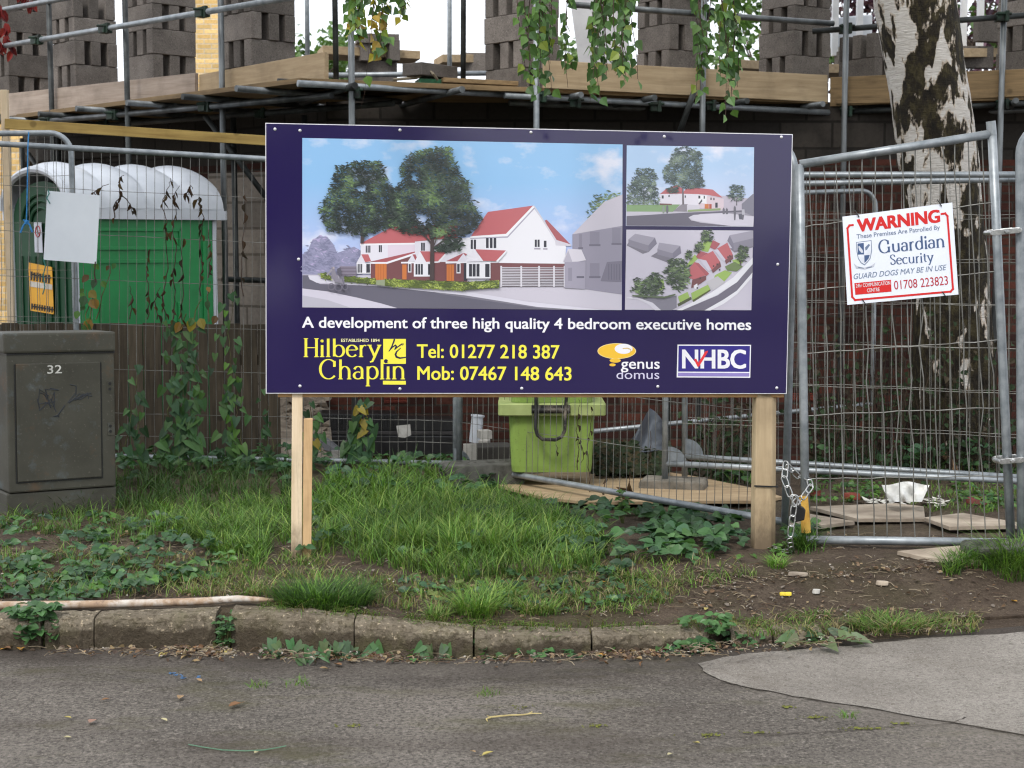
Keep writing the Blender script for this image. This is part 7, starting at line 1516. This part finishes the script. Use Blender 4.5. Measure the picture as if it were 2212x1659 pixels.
# arching limbs (above the frame) that carry the hanging twigs
limb = simple("birch_limb", L(120, 108, 98), L(64, 54, 48), 9, .85, 0, .3, 30); topz = pts[-1]
clusters = [ # px range, start y, end y, strands, leaves per strand, depth
 (756, 776, -70, 95, 4, 9, 6.5), (786, 834, -70, 128, 5, 9, 6.45), (860, 885, -70, 40, 2, 6, 6.6), (1118, 1180, -70, 205, 7, 8, 6.35), (1165, 1250, -70, 200, 7, 8, 6.45), (1275, 1330, -70, 235, 8, 9, 6.4), (1318, 1385, -70, 190, 8, 9, 6.3), (1500, 1545, -70, 225, 5, 8, 6.5), (1545, 1600, -70, 255, 7, 9, 6.4)]
ends = {}
for i, (x0, x1, ya, yb, ns, nl, Y) in enumerate(clusters):
    st = MB(); lf = MB(); hub = P((x0 + x1) / 2, ya, Y) + Vector((0, 0, .25))
    for s_ in range(ns):
        xs0 = RD.uniform(x0, x1); xe = xs0 + RD.uniform(-22, 22); ye = yb * RD.uniform(.45, 1.0) + RD.uniform(-10, 12); Ys = Y + RD.uniform(-.18, .18); pts2 = [hub, P(xs0, ya, Ys)]; n = 12
        ph = RD.random() * 6
        for k in range(1, n + 1): t_ = k / n; pts2.append(P(xs0 + (xe - xs0) * t_ + 5 * math.sin(t_ * 5 + ph), ya + (ye - ya) * t_, Ys + .03 * math.sin(t_ * 4 + ph)))
        st.tube(pts2, [.004] + [.003 - .002 * k / (n + 1) for k in range(n + 1)], 4)
        for k in range(2, n + 2):
            for _ in range(2 if RD.random() < nl / 11 else 1):
                if RD.random() < .25: continue
                q = pts2[k].lerp(pts2[k - 1], RD.random()); a = RD.random() * 6.283; d = Vector((math.cos(a) * .6, math.sin(a) * .6, -RD.uniform(.5, 1.1))); pet = q + d * .014; s2 = RD.uniform(.036, .052); f = RD.uniform(.7, 1.3)
                c = RD.choice([(.065, .13, .04), (.075, .15, .045), (.05, .105, .035), (.10, .19, .05)]); 
                if i in (0, 1, 2) and RD.random() < .4: c = RD.choice([(.36, .30, .03), (.3, .2, .03), (.14, .2, .03)])
                elif RD.random() < .08: c = (.17, .22, .04)
                st.tube([q, pet], .0007, 3); leaf(lf, pet, d, Vector((math.cos(a + 1.5) + RD.gauss(0, .4), -1 + RD.gauss(0, .5), RD.gauss(0, .3))), s2, s2 * .86, tuple(v_ * f for v_ in c), 2, .12, .05)
    hb_ = st.build("hanging_branch", twigm, birch); lo = lf.build("leaves", leafm, hb_); ends[i] = hub
mb = MB()
for i, hub in ends.items():
    mid = topz.lerp(hub, .5) + Vector((0, 0, 1.4)); path = []
    for k in range(15): t_ = k / 14; path.append(topz * (1 - t_) ** 2 + mid * (2 * t_ * (1 - t_)) + hub * t_ ** 2)
    mb.tube(path, [.07 * (1 - k / 14) ** 1.2 + .004 for k in range(15)], 7)
mb.build("limb", limb, birch, smooth=True)
st = MB(); lf = MB()
st.tube([P(800, 60, 6.45), P(796, 120, 6.45), P(790, 176, 6.45), P(788, 200, 6.45), P(772, 262, 6.5)], [.0014, .0012, .001, .0008, .0005], 4); leaf(lf, P(792, 164, 6.44), Vector((.3, 0, -1)), Vector((.2, -1, .1)), .05, .042, (.10, .18, .035), 2)
hb_ = st.build("hanging_branch", twigm, birch); lf.build("leaves", leafm, hb_)
# red creeper leaves at the top
o = thing("red_creeper", "dark red creeper leaves hanging by the first scaffold rail", "creeper", P(25, 120, 13.9)); st = MB(); lf = MB()
for pts2 in ([(-10, -20), (8, 30), (14, 80), (28, 112)], [(40, -20), (60, -4), (74, 6)], [(-10, 60), (0, 90), (6, 100)]):
    q = [P(x, y, 14.6) for x, y in pts2]; st.tube(q, .002, 4)
    for a, b in zip(q, q[1:]):
        for _ in range(6): leaf(lf, a.lerp(b, RD.random()), Vector((RD.uniform(-.6, .6), 0, -1)), Vector((RD.gauss(0, .5), -1, 0)), RD.uniform(.08, .13), .06, RD.choice([(.16, .02, .02), (.22, .03, .03), (.10, .015, .02)]), 0, .3)
st.build("stem", twigm, o); lf.build("leaves", leafm, o)
# ---- trees beyond the site
def tree(label, px, py, Y, R_, H_, n, cols, ls, zbase=-.6, group="trees beyond the building site"):
    c = P(px, py, Y); o = thing("broadleaf_tree", label, "tree", (c.x, c.y, zbase), group); tr_ = MB(); cr = MB()
    tr_.tube([Vector((c.x, c.y, zbase)), Vector((c.x + .2, c.y, c.z * .5)), Vector((c.x, c.y, c.z + H_ * .3))], [R_ * .09, R_ * .07, R_ * .02], 8)
    cl = []
    for k in range(16):
        a = RD.random() * 6.283; e = RD.uniform(-1, 1); q = c + Vector((math.cos(a) * R_ * .75 * math.sqrt(1 - e * e * .6), math.sin(a) * R_ * .75 * math.sqrt(1 - e * e * .6), e * H_ * .75)); cl.append((q, RD.uniform(.28, .5) * R_)); tr_.tube([Vector((c.x, c.y, c.z - H_ * .4 + k * .02)), q], [R_ * .02, R_ * .006], 5)
    for _ in range(n):
        q, r_ = RD.choice(cl); d = Vector((RD.gauss(0, 1), RD.gauss(0, 1), RD.gauss(0, 1))).normalized() * r_ * RD.random() ** .4; f = RD.uniform(.7, 1.3); cc = tuple(v_ * f for v_ in RD.choice(cols))
        leaf(cr, q + d, Vector((RD.gauss(0, 1), RD.gauss(0, 1), RD.gauss(-.4, .6))), Vector((RD.gauss(0, 1), RD.gauss(0, 1), 1)), ls * RD.uniform(.7, 1.3), ls * .8, cc, 0)
    tr_.build("trunk", limb, o); cr.build("crown", leafm, o)
LG = [(.09, .16, .05), (.07, .13, .04), (.11, .19, .06)]; PU = [(.07, .03, .05), (.05, .022, .04), (.09, .04, .055)]
tree("pale green tree showing in the open sky gap behind the deck corner", 690, 165, 34, 1.5, .95, 1500, LG, .17)
tree("green tree behind the lit block stack and birch twigs", 1640, 120, 30, 1.3, 1.6, 1500, LG + DARKG[1:], .17)
tree("dark purple leaved tree behind the white uprights by the green banded pole", 1845, 60, 32, 1.5, 1.7, 2400, PU, .15)
tree("dark purple leaved tree mixed with green past the birch trunk", 2105, 50, 31, 1.5, 1.5, 2400, PU + LG[1:2], .15)
tree("small green bush top seen just above the toe board by the shiny pole", 1228, 128, 30, .5, .5, 260, LG, .14)
# ---- crowns overhead and trees across the street: out of view, set to shade the verge and house wall and show in the gloss of the sign
cr = MB()
for k in range(80):
    while True:
        q = Vector((RD.uniform(-.2, 7.5), RD.uniform(6.2, 14.5), RD.uniform(4.2, 9)))
        if q.z > 1.47 + .163 * q.y + 1.0: break
    r_ = RD.uniform(.5, .95)
    for _ in range(105):
        d = Vector((RD.gauss(0, 1), RD.gauss(0, 1), RD.gauss(0, .8))).normalized() * r_ * RD.random() ** .45; leaf(cr, q + d, Vector((RD.gauss(0, 1), RD.gauss(0, 1), -.7)), Vector((RD.gauss(0, 1), RD.gauss(0, 1), 1)), RD.uniform(.11, .2), .13, RD.choice([(.065, .13, .04), (.05, .105, .035), (.10, .19, .05)]), 2)
cr.build("crown", leafm, birch)
def crown_tree(label, x, y, zc, R_, H_, n, cols, ls, zb, grp):
    global P
    P0 = P; P = lambda a_, b_, Y_: Vector((x, y, zc)); tree(label, 0, 0, 0, R_, H_, n, cols, ls, zb, grp); P = P0
DK_ = [(.035, .07, .022), (.05, .095, .03), (.028, .055, .02)]
crown_tree("broad street tree whose crown shades the street cabinet", -5.4, 7.2, 7.0, 3.3, 2.6, 5200, DK_, .2, -.1, "street trees")
crown_tree("tall dark street tree facing the sign, seen only in its gloss", 1.3, -15, 4.6, 3.0, 3.6, 3800, DK_, .3, -.1, "street trees")
for x, y, zc, R_, H_, lab in ((-16, -15, 6.0, 4.2, 5.2, "widest unseen street tree added far along the road to the west"), (-8.5, -17, 5.6, 3.8, 5.0, "round unseen street tree added opposite the portable toilet"), (-3.2, -14, 5.0, 3.2, 4.4, "unseen street tree added opposite the street cabinet"), (18.5, -16, 5.4, 3.6, 4.8, "unseen street tree added opposite the birch"), (27, -17, 6, 4.4, 5.4, "tall unseen street tree added far along the road to the east"), (8.2, -34, 3.4, 2.2, 2.4, "small street tree at the far end of the gap opposite the sign")):
    crown_tree(lab, x, y, zc, R_, H_, 2600, DK_, .36, -.1, "street trees")  # unseen row, added mainly to keep low sky light off the house wall
hd = MB()
for _ in range(7000):
    x = RD.uniform(-24, 34); h = 3.2 + .6 * mnoise.noise(Vector((x * .25, 0, 0))) + .35 * mnoise.noise(Vector((x * .9, 4, 0))); leaf(hd, Vector((x, -27 + RD.uniform(-.5, .5), RD.uniform(0, h))), Vector((RD.gauss(0, 1), 1, RD.gauss(0, 1))), Vector((RD.gauss(0, 1), RD.gauss(.5, 1), 1)), .3, .24, RD.choice(DK_))
tag(hd.build("hedge", leafm, None, (0, -27, 0)), "long dark hedge across the street, seen only in the sign's gloss", "hedge")
print("OBJECTS", len(bpy.data.objects), "FACES", sum(len(o.data.polygons) for o in bpy.data.objects if o.type == 'MESH'))
